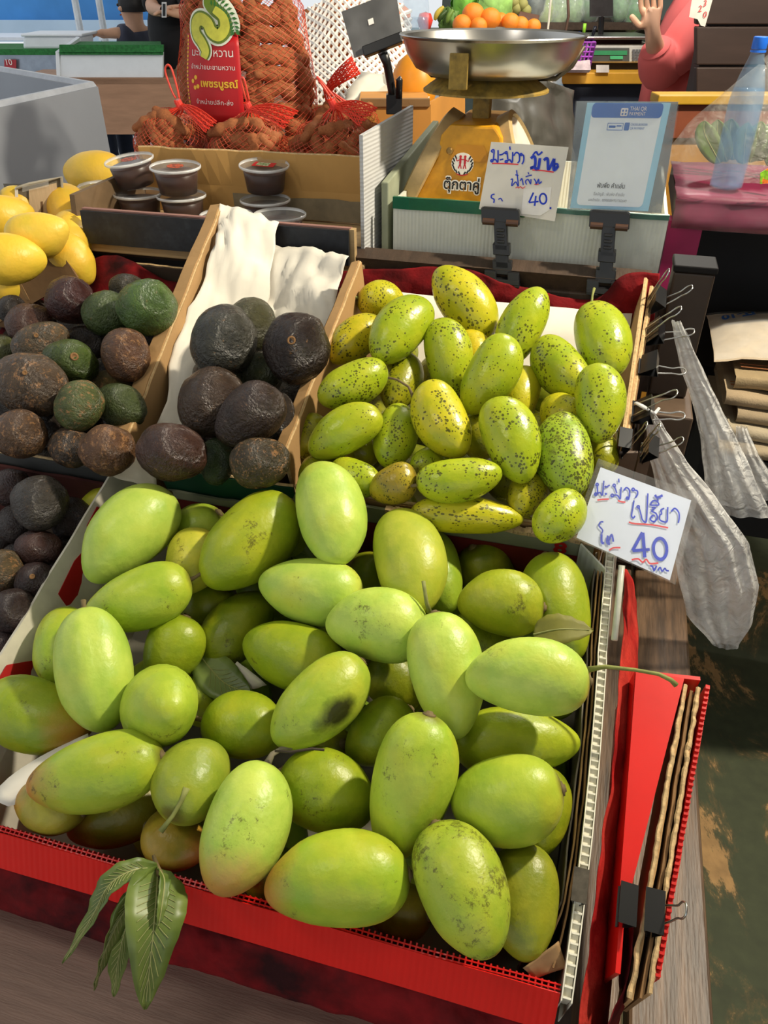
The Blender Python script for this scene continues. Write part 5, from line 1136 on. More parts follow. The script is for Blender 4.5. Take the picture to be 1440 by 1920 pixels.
for j in range(13):
    r = []
    for k in range(17):
        x = 0.236 + 0.37 * k / 16; y = 1.45 + 0.24 * j / 12; u, v = k / 16, j / 12
        r.append(Vector((x, y, 0.904 + 0.045 * (math.sin(PI * min(1, u * 1.3 + .02)) ** 0.5 * math.sin(PI * min(1, .05 + v * 0.9)) ** 0.5) + 0.006 * nz((x * 22, y * 22, 1)))))
    rows.append(r)
MB().sheet(rows).build('cloth_pack', M('pack_cloth', (186, 170, 146), 0.85, var=0.15), tpk, smooth=True)
MB().sheet([[p + Vector((0, 0, 0.004)) for p in r] for r in rows]).build('plastic_wrap', plastic_film('pack_film', (210, 212, 212), 0.22, 0.2), tpk, smooth=True)
def packz(x, y):
    u, v = (x - 0.236) / 0.37, (y - 1.45) / 0.24; u = min(1, max(0, u)); v = min(1, max(0, v))
    return 0.904 + 0.045 * (math.sin(PI * min(1, u * 1.3 + .02)) ** 0.5 * math.sin(PI * min(1, .05 + v * 0.9)) ** 0.5) + 0.006 * nz((x * 22, y * 22, 1))
pkc = atz(1384, 584, 0.943)
def packfr(x, y, z):   # lettering seen upside down
    X, Y = pkc.x - x * 0.93, pkc.y - y * 1.3 + x * -0.12; return Vector((X, Y, packz(X, Y) + 0.0055))
text("JT-10", 0.030, packfr, M('marker_blue', (24, 74, 140), 0.5), 'blue_lettering', tpk, bold=0.0012)
# ------------------------------------------------------------------ chocolate shelf
sh = empty('display_shelf', (-0.63, 1.3, 1.09), "wooden shelf tray with black front strip holding chocolate tubs", 'shelf')
SZ = 1.112
MB().box(-0.895, -0.365, 1.195, 1.47, 1.096, SZ).build('base_board', WOODP, sh, bevel=0.002)
MB().slab([(-0.872, 1.197, 1.166), (-0.872, 1.193, 1.1125), (-0.388, 1.193, 1.1125), (-0.388, 1.197, 1.166)], -0.008).build('black_strip', BLACKW, sh)
MB().box(-0.873, -0.387, 1.196, 1.2055, 1.1665, 1.169).build('strip_top_edge', M('rosy_wood', (150, 110, 100), 0.7), sh)
MB().box(-0.388, -0.380, 1.193, 1.206, 1.1125, 1.168).build('strip_end', WOODP, sh)
MB().hexa([(-0.899, 1.195, SZ), (-0.889, 1.195, SZ), (-0.889, 1.45, SZ), (-0.899, 1.45, SZ), (-0.905, 1.215, 1.185), (-0.895, 1.215, 1.185), (-0.895, 1.45, 1.190), (-0.905, 1.45, 1.190)]).build('side_board', M('dark_ply', (112, 90, 64), 0.7, var=0.2, vscale=20), sh)
bk = [[Vector((-0.890 + 0.465 * k / 20, 1.455 - 0.02 + 0.012 * nz((k * .3, 1, 0)), 1.226 + 0.003 * nz((k * .5, 4, 0)) + 0.004 * k / 20)) for k in range(21)], [Vector((-0.890 + 0.475 * k / 20, 1.440 + 0.004 * nz((k * .4, 2, 0)), 1.165)) for k in range(21)], [Vector((-0.890 + 0.485 * k / 20, 1.435, SZ + 0.001)) for k in range(21)]]
bo = MB().sheet(bk, 0.004).build('cardboard_back', M('cardboard_gold', (196, 150, 84), 0.75, var=0.08, vscale=9), sh)
q = MB()
for k in range(20): q.tube([bk[0][k], bk[0][k + 1]], 0.0024, 5)
q.build('cut_edge', CARDEDGE, bo)
q = MB().sheet([[p + Vector((0, -0.006, -0.012 + 0.006 * nz((i * .8, 3, 0)))) for i, p in enumerate(bk[1])][8:], [p + Vector((0, -0.006, 0.002)) for p in bk[2]][8:]], 0.002)
q.build('torn_lower_flap', M('grey_torn_card', (132, 118, 92), 0.85, var=0.2, vscale=30), bo)
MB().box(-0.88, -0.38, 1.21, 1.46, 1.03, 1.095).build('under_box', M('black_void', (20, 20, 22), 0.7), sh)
MB().box(-0.86, -0.42, 1.25, 1.44, 0.655, 1.03).build('under_block', WOODD, sh)

# chocolate tubs
CHOC = M('chocolate', (58, 32, 24), 0.35, var=0.2, vscale=40)
CUP = plastic_film('cup_plastic', (200, 190, 180), 0.03, 0.06)
LID = plastic_film('lid_plastic', (232, 232, 230), 0.09, 0.10)
def frustum(r0, r1, z0, z1, seg=32): return MB().lathe([(r0, z0), (r1, z1)], seg)
TB = MB().lathe([(0.034, 0.0), (0.0355, 0.003), (0.0405, 0.040), (0.0412, 0.046), (0.0400, 0.046), (0.0392, 0.040), (0.0345, 0.004), (0.001, 0.003)], 36).mesh('tub_cup', True); TB.materials.append(CUP)
TC = MB().lathe([(0.0335, 0.0045), (0.0385, 0.0385), (0.0370, 0.0395), (0.001, 0.0392)], 36).mesh('chocolate_fill', True); TC.materials.append(CHOC)
TL = MB().lathe([(0.0432, 0.0445), (0.0452, 0.0450), (0.0452, 0.0500), (0.0430, 0.0520), (0.0400, 0.0508), (0.0385, 0.0488), (0.001, 0.0488)], 40).mesh('lid', True); TL.materials.append(LID)
RIM = MB().lathe([(0.0448, 0.0455), (0.0460, 0.0465), (0.0460, 0.0495), (0.0448, 0.0505)], 40, closed_ends=False).mesh('lid_rim', True); RIM.materials.append(plastic_film('rim_plastic', (240, 240, 238), 0.75, 0.15))
STO = MB().lathe([(0.0001, 0.0494), (0.015, 0.0494), (0.015, 0.0498), (0.0001, 0.0498)], 24).mesh('round_sticker'); STO.materials.append(M('sticker_orange', (190, 84, 48), 0.5, var=0.35, vscale=160, col2=(60, 44, 34), thr=(0.5, 0.56)))
STY = MB().lathe([(0.0001, 0.0494), (0.013, 0.0494), (0.013, 0.0498), (0.0001, 0.0498)], 24).mesh('round_sticker'); STY.materials.append(M('sticker_yellow', (196, 176, 60), 0.5, var=0.3, vscale=160, col2=(60, 70, 34), thr=(0.5, 0.56)))
STR = MB().box(-0.020, 0.020, -0.013, 0.013, 0.0494, 0.0498).mesh('square_sticker'); STR.materials.append(M('sticker_red', (206, 40, 44), 0.5))
STG = MB().box(-0.013, 0.010, -0.010, 0.010, 0.0499, 0.0502).mesh('sticker_picture'); STG.materials.append(M('sticker_green', (120, 160, 90), 0.5, var=0.4, vscale=200, col2=(220, 214, 190), thr=(0.5, 0.56)))
def tub(pos, label, sticker, rz=0.0, tiltx=0.0, tilty=0.0):
    e = empty('chocolate_tub', pos, label, 'tub', 'chocolate tubs')
    m = Matrix.Translation(pos) @ Matrix.Rotation(tilty, 4, 'Y') @ Matrix.Rotation(tiltx, 4, 'X') @ Matrix.Rotation(rz, 4, 'Z')
    instance('cup', TB, m, parent=e); instance('chocolate', TC, m, parent=e)
    l = instance('lid', TL, m, parent=e); instance('lid_rim', RIM, m, parent=l)
    if sticker == 'o': instance('round_sticker', STO, m, parent=l)
    elif sticker == 'y': instance('round_sticker', STY, m, parent=l)
    elif sticker == 'r':
        s_ = instance('square_sticker', STR, m, parent=l); instance('sticker_picture', STG, m, parent=l)
    return e
def lidpos(px, py, z):   # tub whose lid centre shows at this pixel when its lid is at height z
    p = atz(px, py, z + 0.049); p.z = z; return p
z0, z1 = SZ + 0.0005, SZ + 0.054
tub(lidpos(190, 348, z0), "leftmost chocolate tub, single, with round orange sticker", 'o', 0.3)
tub(lidpos(259, 362, z0), "lower tub of the left stack of two chocolate tubs", None)
tub(lidpos(248, 300, z1) + Vector((0.0, 0.0, 0.002)), "upper tub of the left stack with red round sticker on its lid", 'o', 0.0, 0.10, -0.08)
tub(lidpos(340, 366, z0), "lower tub of the second stack of chocolate tubs", None)
tub(lidpos(328, 311, z1), "upper tub of the second stack with orange round sticker", 'o', 1.0, 0.04, 0.03)
tub(lidpos(424, 403, z0), "low chocolate tub with yellow round sticker behind the black strip", 'y')
tub(lidpos(497, 374, z0), "lower tub of the right stack of chocolate tubs", None)
tub(lidpos(494, 308, z1), "upper tub of the right stack with square red and green sticker", 'r', 0.1, 0.06, 0.05)
tub(lidpos(524, 402, z0), "chocolate tub half hidden behind the right stack", None)

# small framed board standing among ripe mangoes
fbd = empty('framed_board', aty(80, 410, 1.24), "small pale framed board standing among ripe yellow mangoes", 'board')
q4 = [aty(33, 352, 1.25), aty(115, 332, 1.30), aty(120, 402, 1.29), aty(34, 412, 1.24)]
f4, n4 = signframe(*q4)
MB().slab([f4(0, 0, -.004), f4(0, 1, -.004), f4(1, 1, -.004), f4(1, 0, -.004)], 0.004).build('backing', M('grey_backing', (112, 104, 88), 0.7, var=0.25, vscale=40), fbd)
MB().slab([f4(.25, .14, 0), f4(.25, 1, 0), f4(.90, 1, 0), f4(.88, .12, 0)], 0.003).build('pale_card', M('pale_wood', (196, 170, 134), 0.7, var=0.08, vscale=30, stretch=(12, 1, 1)), fbd)
MB().slab([f4(.50, .55, .0006), f4(.50, 1, .0006), f4(.55, 1, .0006), f4(.55, .55, .0006)], 0.001).build('dark_mark', M('mark_brown', (112, 84, 56), 0.7), fbd)
MB().slab([f4(-.06, 0, 0), f4(-.06, 1, 0), f4(0.01, 1, 0), f4(0.01, 0, 0)], 0.01).build('white_edge', PAPER, fbd)
MB().tube([f4(-.03, 0, 0), f4(.25, -.04, .004), f4(.6, -.02, .004), f4(1, 0, 0), f4(1.01, 1, 0)], 0.0028, 6).build('frame_edge', M('frame_grey', (170, 162, 144), 0.6), fbd)
MB().sheet([[f4(.1 + .2 * k, -.03 + .06 * j, .006 + .003 * nz((k, j, 1))) for k in range(4)] for j in range(4)]).build('clear_tape', FILM, fbd)
MB().slab([aty(8, 345, 1.33), aty(50, 346, 1.33), aty(26, 378, 1.32), aty(14, 370, 1.32)], 0.003).build('grey_tab', M('grey_tab', (96, 92, 84), 0.7), fbd)

# ------------------------------------------------------------------ tamarind
POD = M('tamarind_pod', (156, 96, 60), 0.8, var=0.22, vscale=30, bump=0.35, bscale=160, spec=0.2)
def pod_mesh(bendy, seed, n=26, seg=12):
    pts, rr = [], []
    for i in range(n + 1):
        u = i / n; a = (u - 0.5) * bendy
        pts.append(Vector((math.sin(a) / max(bendy, .01) if bendy else u - .5, 0, (math.cos(a) - 1) / max(bendy, .01))))
        lob = 1 - 0.14 * abs(math.sin(u * PI * (3.2 + seed % 2))) ** 4 if True else 1
        rr.append(max(0.012, 0.170 * math.sin(PI * min(1, max(0.0, u * 0.96 + 0.02))) ** 0.38 * (0.88 + 0.12 * math.cos(u * PI * 2 * (3 + seed % 2))) ))
    m = MB().tube(pts, rr, seg).mesh('tamarind_pod', True); m.materials.append(POD); return m
PODS = [pod_mesh(0.5, 0), pod_mesh(1.0, 1), pod_mesh(0.2, 2), pod_mesh(1.4, 3)]
NETR = M('net_red', (226, 62, 40), 0.5, var=0.1)
NETS = M('net_orange_red', (206, 84, 56), 0.5, var=0.1)
def bag_r(prof, v):   # prof: list of (v, radius factor)
    for (a, ra), (b, rb2) in zip(prof[:-1], prof[1:]):
        if a <= v <= b:
            t = (v - a) / (b - a) if b > a else 0; t = t * t * (3 - 2 * t); return ra + (rb2 - ra) * t
    return prof[-1][1]
def net_bag(name, label, base, rx, ry, hgt, prof, nlines, podlabel, group, rows, podlen, podr, rot=0.0, neck=None, tuft=None, loop=None, arc=(-2.6, 2.6), seed=0, wire=0.0005):
    e = empty(name, base, label, 'net bag')
    rz = Matrix.Rotation(rot, 3, 'Z')
    def surf(a, v, k=1.0):
        r = bag_r(prof, v); wob = 1 + 0.05 * nz((math.cos(a) * 1.7 + seed, math.sin(a) * 1.7, v * 4)) 
        return base + rz @ Vector((rx * r * k * wob * math.cos(a), ry * r * k * wob * math.sin(a), hgt * v))
    nb = MB()
    turns = 0.8 * (hgt / (2 * PI * (rx + ry) / 2)) * 2.2
    for d in (-1, 1):
        for i in range(nlines):
            a0 = 2 * PI * i / nlines; pts = [surf(a0 + d * turns * 2 * PI * j / 34, 0.01 + 0.985 * j / 34, 1.03) for j in range(35)]
            nb.tube(pts, wire, 3, caps=False)
    nb.build('net', NETS, e)
    rr = random.Random(seed)
    for (v, n, off) in rows:
        for i in range(n):
            a = -PI / 2 + (arc[0] + (arc[1] - arc[0]) * (i + 0.5) / n) / 2 + off + rr.uniform(-0.05, 0.05)
            p = surf(a, v + rr.uniform(-0.012, 0.012), 1.0); q = surf(a + 0.02, v, 1.0); t = (q - p).normalized()
            inw = (base + Vector((0, 0, hgt * v)) - p); inw.z = 0; inw.normalize()
            p = p + inw * podr * 0.95; tilt = rr.uniform(-0.22, 0.22)
            x = (t * math.cos(tilt) + Vector((0, 0, 1)) * math.sin(tilt)).normalized(); z = -inw; z = (z - x * z.dot(x)).normalized(); y = z.cross(x)
            L_ = podlen * rr.uniform(0.85, 1.12); k = podr / 0.17 * rr.uniform(0.92, 1.1)
            o = instance('tamarind_pod', rr.choice(PODS), rot_to(x, y, z, p, (L_, k, k)))
            tag(o, podlabel, 'tamarind', group)
    top = surf(0, 1.0).lerp(surf(PI, 1.0), 0.5)
    if neck:
        P = [top - Vector((0, 0, 0.015))] + [Vector(q) for q in neck]
        t_ = MB()
        for i in range(14):
            a = 2 * PI * i / 14; off = [Vector((math.cos(a), math.sin(a), 0)) * s_ for s_ in ([0.03, 0.006] + [0.006] * (len(P) - 2))[:len(P)]]
            t_.tube([p + o2 for p, o2 in zip(P, off)], 0.0012, 4)
        t_.build('gathered_neck', NETR, e)
        MB().tube([P[1] - Vector((0, 0, 0.004)), P[1] + (P[-1] - P[1]).normalized() * 0.014], 0.0075, 8).build('plastic_seal', M('seal_red', (232, 74, 66), 0.35), e, bevel=0.001)
    if tuft:
        root, tip, spread, dn = tuft; root, tip = Vector(root), Vector(tip); sidev = (tip - root).cross(dn).normalized()
        t_ = MB(); n = 13
        L1 = []
        for i in range(n):
            k = (i / (n - 1) - 0.5) * 2; ps = []
            for j in range(9):
                u = j / 8; ps.append(root.lerp(tip, u) + sidev * (k * spread * (0.12 + 0.88 * u ** 0.8)) + dn * (0.012 * math.sin(PI * u) + 0.004 * math.sin(i * 1.9 + u * 3)))
            L1.append(ps); 
        for i in range(n):
            for d in (-1, 1):   # diamond weave: strands hop between neighbours
                ps = []
                for j in range(9):
                    ii = i + d * (j % 2) ; ii = max(0, min(n - 1, ii)); ps.append(L1[ii][j])
                t_.tube(ps, 0.0011, 4)
        t_.build('net_tuft', NETR, e)
    if loop:
        MB().tube(smoothline(loop, 6), 0.0022, 8).build('carry_loop', M('loop_red', (226, 78, 62), 0.4), e, smooth=True)
    return e
PZ = 1.118
pb_ = empty('rear_platform', (-0.65, 1.62, 0.7), "cardboard box platform under the tamarind net bags", 'box')
MB().box(-0.99, -0.45, 1.475, 1.86, 0.66, PZ - 0.001).build('box_body', CARDD, pb_); MB().box(-0.99, -0.45, 1.474, 1.476, 1.05, PZ - 0.001).build('front_lip', CARD, pb_)
sp = [(0, 0.72), (0.18, 1.0), (0.6, 0.97), (0.85, 0.72), (1.0, 0.18)]
bp_ = [(0, 0.80), (0.08, 1.0), (0.45, 1.06), (0.8, 0.92), (0.94, 0.7), (1.0, 0.35)]
cL = aty(318, 262, 1.56); cM = aty(468, 262, 1.56); cR = aty(622, 268, 1.56); cB = aty(460, 110, 1.70)
for c_ in (cL, cM, cR, cB): c_.z = PZ
net_bag('tamarind_bag', "small red net bag of tamarind at the left with upright carry loop", cL, 0.076, 0.07, 0.160, sp, 30, "brown tamarind pod in the left small net bag", 'tamarind pods in left small bag',
        [(0.14, 5, 0), (0.34, 5, 0.2), (0.54, 5, 0.0), (0.74, 4, 0.2), (0.88, 2, 0)], 0.085, 0.0150, neck=[aty(340, 200, 1.555), aty(332, 188, 1.55)], tuft=(aty(342, 198, 1.55), aty(395, 238, 1.50), 0.016, Vector((0, -0.5, 0.6))), loop=[aty(330, 184, 1.55), aty(322, 170, 1.55), aty(310, 135, 1.55), aty(314, 122, 1.55), aty(322, 130, 1.55), aty(332, 165, 1.55), aty(336, 184, 1.55)], seed=3)
net_bag('tamarind_bag', "small red net bag of tamarind in the middle with fanned red net tuft", cM, 0.085, 0.075, 0.156, sp, 32, "brown tamarind pod in the middle small net bag", 'tamarind pods in middle small bag',
        [(0.14, 5, 0.1), (0.34, 5, -0.1), (0.54, 5, 0.1), (0.74, 4, 0.0), (0.88, 2, 0.2)], 0.095, 0.0152, neck=[aty(470, 205, 1.54), aty(462, 192, 1.535)], tuft=(aty(470, 204, 1.53), aty(545, 225, 1.47), 0.022, Vector((0, -0.5, 0.6))), loop=[aty(463, 190, 1.535), aty(455, 165, 1.53), aty(453, 148, 1.53), aty(458, 150, 1.53), aty(467, 188, 1.535)], seed=5)
net_bag('tamarind_bag', "small red net bag of tamarind at the right beside the white panel", cR, 0.088, 0.075, 0.160, sp, 32, "brown tamarind pod in the right small net bag", 'tamarind pods in right small bag',
        [(0.14, 5, 0.0), (0.34, 5, 0.2), (0.54, 5, -0.1), (0.74, 4, 0.1), (0.88, 2, 0)], 0.090, 0.0152, neck=[aty(628, 200, 1.55), aty(620, 186, 1.545)], tuft=(aty(630, 198, 1.54), aty(690, 220, 1.48), 0.024, Vector((0, -0.5, 0.6))), loop=[aty(622, 186, 1.545), aty(608, 165, 1.54), aty(595, 146, 1.54), aty(600, 150, 1.54), aty(625, 180, 1.545)], seed=8)
rowsB = [(0.05 + 0.082 * i, 7 if i < 9 else 5, 0.16 * (i % 2)) for i in range(12)]
bb = net_bag('tamarind_bag', "tall net bag packed with tamarind pods carrying a red printed label", cB, 0.138, 0.105, 0.40, bp_, 40, "brown tamarind pod in the tall net bag", 'tamarind pods in tall bag', rowsB, 0.105, 0.0185, neck=[cB + Vector((0, 0, 0.405)), cB + Vector((0, 0.005, 0.425))], arc=(-3.2, 3.2), seed=12)
# second rear bag, partly seen at right behind
cS = aty(640, 180, 1.72); cS.z = PZ
net_bag('tamarind_bag', "net bag of tamarind lying behind the right small bag with red tuft", cS, 0.10, 0.07, 0.165, sp, 30, "brown tamarind pod in the rear right net bag", 'tamarind pods in rear right bag', [(0.5, 5, 0), (0.72, 4, 0.1), (0.88, 2, 0)], 0.095, 0.0155, neck=[aty(612, 168, 1.70), aty(625, 160, 1.70)], tuft=(aty(608, 172, 1.69), aty(668, 122, 1.69), 0.018, Vector((0, -0.8, 0.2))), seed=15)
# label on the tall bag, curved with it
def labfr(u, v, z=0.0):   # u 0..1 across, v 0..1 down
    a = -PI / 2 - 0.60 + 0.86 * u; zz = 0.352 - 0.222 * v
    r = bag_r(bp_, zz / 0.40) * 1.075
    return cB + Vector(((0.138 * r + z) * math.cos(a), (0.105 * r + z) * math.sin(a), zz))
lab = MB().sheet([[labfr(i / 12, 0.30 + 0.70 * j / 8) for i in range(13)] for j in range(9)], 0.0006).build('paper_label', M('label_red', (186, 22, 28), 0.45, var=0.08), bb, smooth=True)
GOLD = M('print_yellow', (236, 190, 50), 0.5); WHT = M('print_white', (236, 228, 220), 0.5)
LW, LH = 0.112, 0.222
lf2 = lambda x, y, z: labfr(0.52 + x / LW, -y / LH, 0.0012)
text("มะขามหวาน", 0.019, lambda x, y, z: lf2(x, y - 0.103, z), WHT, 'label_lettering', lab)
text("จำหน่ายมะขามหวาน", 0.0115, lambda x, y, z: lf2(x, y - 0.125, z), WHT, 'label_lettering', lab)
text("เพชรบูรณ์", 0.0175, lambda x, y, z: lf2(x + 0.012, y - 0.155, z), GOLD, 'label_lettering', lab, bold=0.0005)
text("จำหน่ายปลีก-ส่ง", 0.0115, lambda x, y, z: lf2(x, y - 0.186, z), WHT, 'label_lettering', lab)
q = MB()
for k in range(22):
    q.prism([(0.035 + .018 * math.cos(t), 0.32 + 0.66 * k / 22 + 0.012 * math.sin(t)) for t in [i * PI / 3 for i in range(6)]], 0.0004, lambda u, v, z: labfr(u, v, 0.0009 + z))
for k in range(5): q.prism([(0.06 + .05 * k + .015 * math.cos(t), 0.965 + 0.010 * math.sin(t)) for t in [i * PI / 3 for i in range(6)]], 0.0004, lambda u, v, z: labfr(u, v, 0.0009 + z))
for (u, v) in ((0.16, 0.66), (0.22, 0.63), (0.20, 0.71), (0.26, 0.70)): q.prism([(u + .03 * math.cos(t), v + 0.018 * math.sin(t)) for t in [i * PI / 4 for i in range(8)]], 0.0004, lambda u, v, z: labfr(u, v, 0.0009 + z))
tag(q.build('gold_ornament', GOLD, lab), kind='stuff')
# cut-out emblem: curled tamarind pod with leaf sprig on a white outlined sticker
def emb(pts, w, mat, name, z):
    mb = MB(); P = smoothline([Vector((a, b, 0)) for a, b in pts], 6); ws = [w * (0.55 + 0.45 * math.sin(PI * i / (len(P) - 1)) ** 0.6) for i in range(len(P))]
    rows = []
    for i, p in enumerate(P):
        d = (P[min(i + 1, len(P) - 1)] - P[max(i - 1, 0)]).normalized(); nn = Vector((-d.y, d.x, 0)) * ws[i] / 2
        rows.append([labfr(0.10 + q_.x / LW, -0.02 + q_.y / LH, z) for q_ in (p + nn, p, p - nn)])
    return mb.sheet(rows).build(name, mat, lab, smooth=True)
S_ = [(0.044, 0.004), (0.046, 0.016), (0.060, 0.030), (0.076, 0.042), (0.078, 0.060), (0.066, 0.072), (0.052, 0.066), (0.044, 0.052), (0.030, 0.046), (0.018, 0.054), (0.018, 0.070), (0.030, 0.084), (0.038, 0.098), (0.034, 0.110)]
EW = M('emblem_white', (232, 236, 214), 0.4)
emb(S_, 0.036, EW, 'emblem_outline', 0.0026)
emb(S_, 0.028, M('emblem_green', (104, 128, 36), 0.4), 'emblem_rim', 0.0034)
emb(S_[2:], 0.021, M('emblem_yellow', (206, 206, 70), 0.35, var=0.15, vscale=60), 'emblem_pod', 0.0042)
stem = [(0.046, 0.014), (0.066, 0.018), (0.084, 0.030), (0.094, 0.050), (0.096, 0.066)]
emb(stem, 0.026, EW, 'emblem_leaf_outline', 0.0022)
lg = MB(); EG = M('emblem_leaf', (52, 110, 44), 0.4); a_ = smoothline([Vector((x, y, 0)) for x, y in stem], 6)
for k in range(2, len(a_), 2):
    p = a_[k]; t_ = (a_[min(k + 1, len(a_) - 1)] - a_[k - 1]).normalized(); n_ = Vector((-t_.y, t_.x, 0))
    for sgn in (-1, 1):
        d = (n_ * sgn + t_ * 0.6).normalized() * 0.011; s2 = Vector((-d.y, d.x, 0)) * 0.22
        lg.add([labfr(0.10 + q_.x / LW, -0.02 + q_.y / LH, 0.0036) for q_ in (p, p + d * .5 + s2, p + d, p + d * .5 - s2)], [(0, 1, 2, 3)])
lg.build('emblem_leaves', EG, lab)

# white and grey panels right of the shelf
wp = empty('foam_sheet', aty(700, 420, 1.25), "white corrugated side panel standing right of the chocolate shelf", 'panel')
MB().slab([(-0.372, 1.222, 1.300), (-0.372, 1.222, 1.085), (-0.352, 1.46, 1.085), (-0.352, 1.46, 1.312)], 0.006).build('panel_sheet', fluted('panel_white', (196, 196, 196), 'Z', 0.006, 0.5, 0.3), wp)
gp = empty('foam_sheet', aty(740, 400, 1.3), "grey-green foam panel between white panel and scale box", 'panel')
MB().slab([(-0.345, 1.27, 1.225), (-0.345, 1.27, 1.10), (-0.335, 1.60, 1.10), (-0.335, 1.60, 1.27)], 0.012).build('panel_sheet', M('panel_greygreen', (150, 156, 132), 0.7), gp, bevel=0.002)

# ------------------------------------------------------------------ white box with scale
wbx = empty('scale_box', (-0.12, 1.4, 1.10), "white corrugated plastic box with green tape edge around the yellow scale", 'box')
def wrow(z, y): return [Vector((-0.333 + 0.424 * k / 16, y + 0.003 * nz((k * .4, z * 9, 1)), z + 0.002 * nz((k * .5, 2, 2)))) for k in range(17)]
MB().sheet([wrow(1.206, 1.262), wrow(1.102, 1.262)], 0.004).build('front_panel', WHITEB, wbx)
MB().sheet([wrow(1.2075, 1.2605)[:9], wrow(1.1895, 1.2605)[:9]], 0.0065).build('green_tape', M('green_tape', (18, 96, 66), 0.3, var=0.15, vscale=40), wbx)
MB().sheet([wrow(1.206, 1.2605)[8:], wrow(1.199, 1.2605)[8:]], 0.0065).build('green_tape', M('green_tape_faded', (70, 112, 98), 0.35, var=0.15, vscale=40), wbx)
MB().box(-0.335, -0.330, 1.268, 1.66, 1.102, 1.200).build('side_panel', WHITEB, wbx); MB().box(0.086, 0.091, 1.268, 1.66, 1.102, 1.200).build('side_panel', WHITEB, wbx)
MB().box(-0.335, 0.091, 1.655, 1.66, 1.102, 1.200).build('back_panel', WHITEB, wbx); MB().box(-0.335, 0.091, 1.258, 1.66, 1.096, 1.101).build('box_floor', WHITEB, wbx)
MB().box(-0.30, 0.06, 1.29, 1.62, 0.66, 1.095).build('support_block', WOODD, wbx)

YEL = M('scale_yellow', (206, 146, 22), 0.42, var=0.12, vscale=16, col2=(170, 112, 20), thr=(0.55, 0.8))
YELD = M('scale_yellow_dirty', (150, 122, 52), 0.6, var=0.25, vscale=30, col2=(96, 84, 50), thr=(0.5, 0.72))
PAN = M('pan_steel', (176, 174, 170), 0.30, 1.0, var=0.08, vscale=4)
sx, sy = -0.229, 1.445; yf, yb = 1.355, 1.535
sc_ = empty('weighing_scale', (sx, sy, 1.102), "yellow spring scale with stainless steel pan standing in the white box", 'scale')
def trap(z): return 0.0315 + (1.298 - z) * 0.52
body = MB(); zs = [1.103, 1.20, 1.250, 1.284, 1.300]; ws = [trap(1.103), trap(1.20), trap(1.250), 0.050, 0.036]
for z, w in zip(zs, ws): body.v += [Vector((sx - w, yf + (1.300 - z) * -0.10, z)), Vector((sx + w, yf + (1.300 - z) * -0.10, z)), Vector((sx + w, yb, z)), Vector((sx - w, yb, z))]
for i in range(len(zs) - 1):
    for k in range(4): body.f.append((i * 4 + k, i * 4 + (k + 1) % 4, i * 4 + 4 + (k + 1) % 4, i * 4 + 4 + k))
body.f.append((3, 2, 1, 0)); body.f.append((16, 17, 18, 19)); bo_ = body.build('scale_body', YEL, sc_, bevel=0.004)
def face(x, z, out=0.0): return Vector((sx + x, yf - (1.300 - z) * 0.10 - out, z))
MB().add([face(-0.022, 1.272, .0012), face(0.022, 1.272, .0012), face(0.034, 1.248, .0012), face(-0.034, 1.248, .0012)], [(0, 1, 2, 3)]).build('raised_plate', M('scale_yellow_deep', (190, 128, 16), 0.4), bo_)
for xx in (-0.034, 0.036):
    MB().lathe([(0.0055, 0), (0.0055, 0.002), (0.0035, 0.0035), (0.0001, 0.0035)], 12, face(xx, 1.262, 0.0), Matrix.Rotation(PI / 2, 3, 'X')).build('screw', M('screw_metal', (150, 120, 70), 0.4, 0.7), bo_)
# dials on both sloping flanks
for sd in (-1, 1):
    nrm = Vector((sd * 1.0, 0, 0.50)).normalized(); c_ = Vector((sx + sd * (trap(1.215) + 0.008), (yf + yb) / 2 - 0.01, 1.215)); zz = nrm; xx = Vector((0, 1, 0)); yy = zz.cross(xx)
    m3 = Matrix((xx, yy, zz)).transposed()
    d_ = MB().lathe([(0.098, -0.010), (0.104, -0.008), (0.104, 0.014), (0.096, 0.017), (0.094, 0.012), (0.001, 0.012)], 44, c_, m3).build('dial', M('dial_rim', (176, 150, 104), 0.5, var=0.2, vscale=30), sc_, auto=True)
    MB().lathe([(0.092, 0.0126), (0.001, 0.0126)], 44, c_, m3, False).build('dial_face', M('dial_face', (206, 200, 186), 0.4), d_)
MB().box(sx - 0.0145, sx + 0.0145, sy - 0.012, sy + 0.012, 1.298, 1.352).build('post', YELD, sc_, bevel=0.002)
MB().lathe([(0.004, 1.362), (0.075, 1.362), (0.094, 1.350), (0.104, 1.343), (0.104, 1.340), (0.090, 1.345), (0.072, 1.356), (0.004, 1.356)], 44, (sx + 0.004, sy, 0)).build('pan_support', YELD, sc_, auto=True)
pc = (sx + 0.010, sy, 0)
MB().lathe([(0.001, 1.366), (0.100, 1.366), (0.122, 1.376), (0.137, 1.396), (0.1445, 1.419), (0.1500, 1.4215), (0.1510, 1.4200), (0.1455, 1.4165), (0.1385, 1.395), (0.1235, 1.374), (0.101, 1.364), (0.001, 1.364)], 64, pc).build('steel_pan', PAN, sc_, auto=True)
MB().box(sx - 0.030, sx - 0.001, sy - 0.1490, sy - 0.1455, 1.356, 1.404).box(sx - 0.027, sx - 0.004, sy - 0.1455, sy - 0.08, 1.356, 1.3595).build('support_arm', YELD, sc_, bevel=0.002)
for a in (0.25, PI - 0.25, PI / 2):
    MB().tube([Vector((pc[0] + r * math.cos(a), pc[1] + r * math.sin(a), z)) for r, z in ((0.06, 1.358), (0.108, 1.358), (0.132, 1.376), (0.1475, 1.404))], 0.004, 8).build('support_arm', M('arm_dark', (74, 66, 52), 0.5, 0.5), sc_, smooth=True)
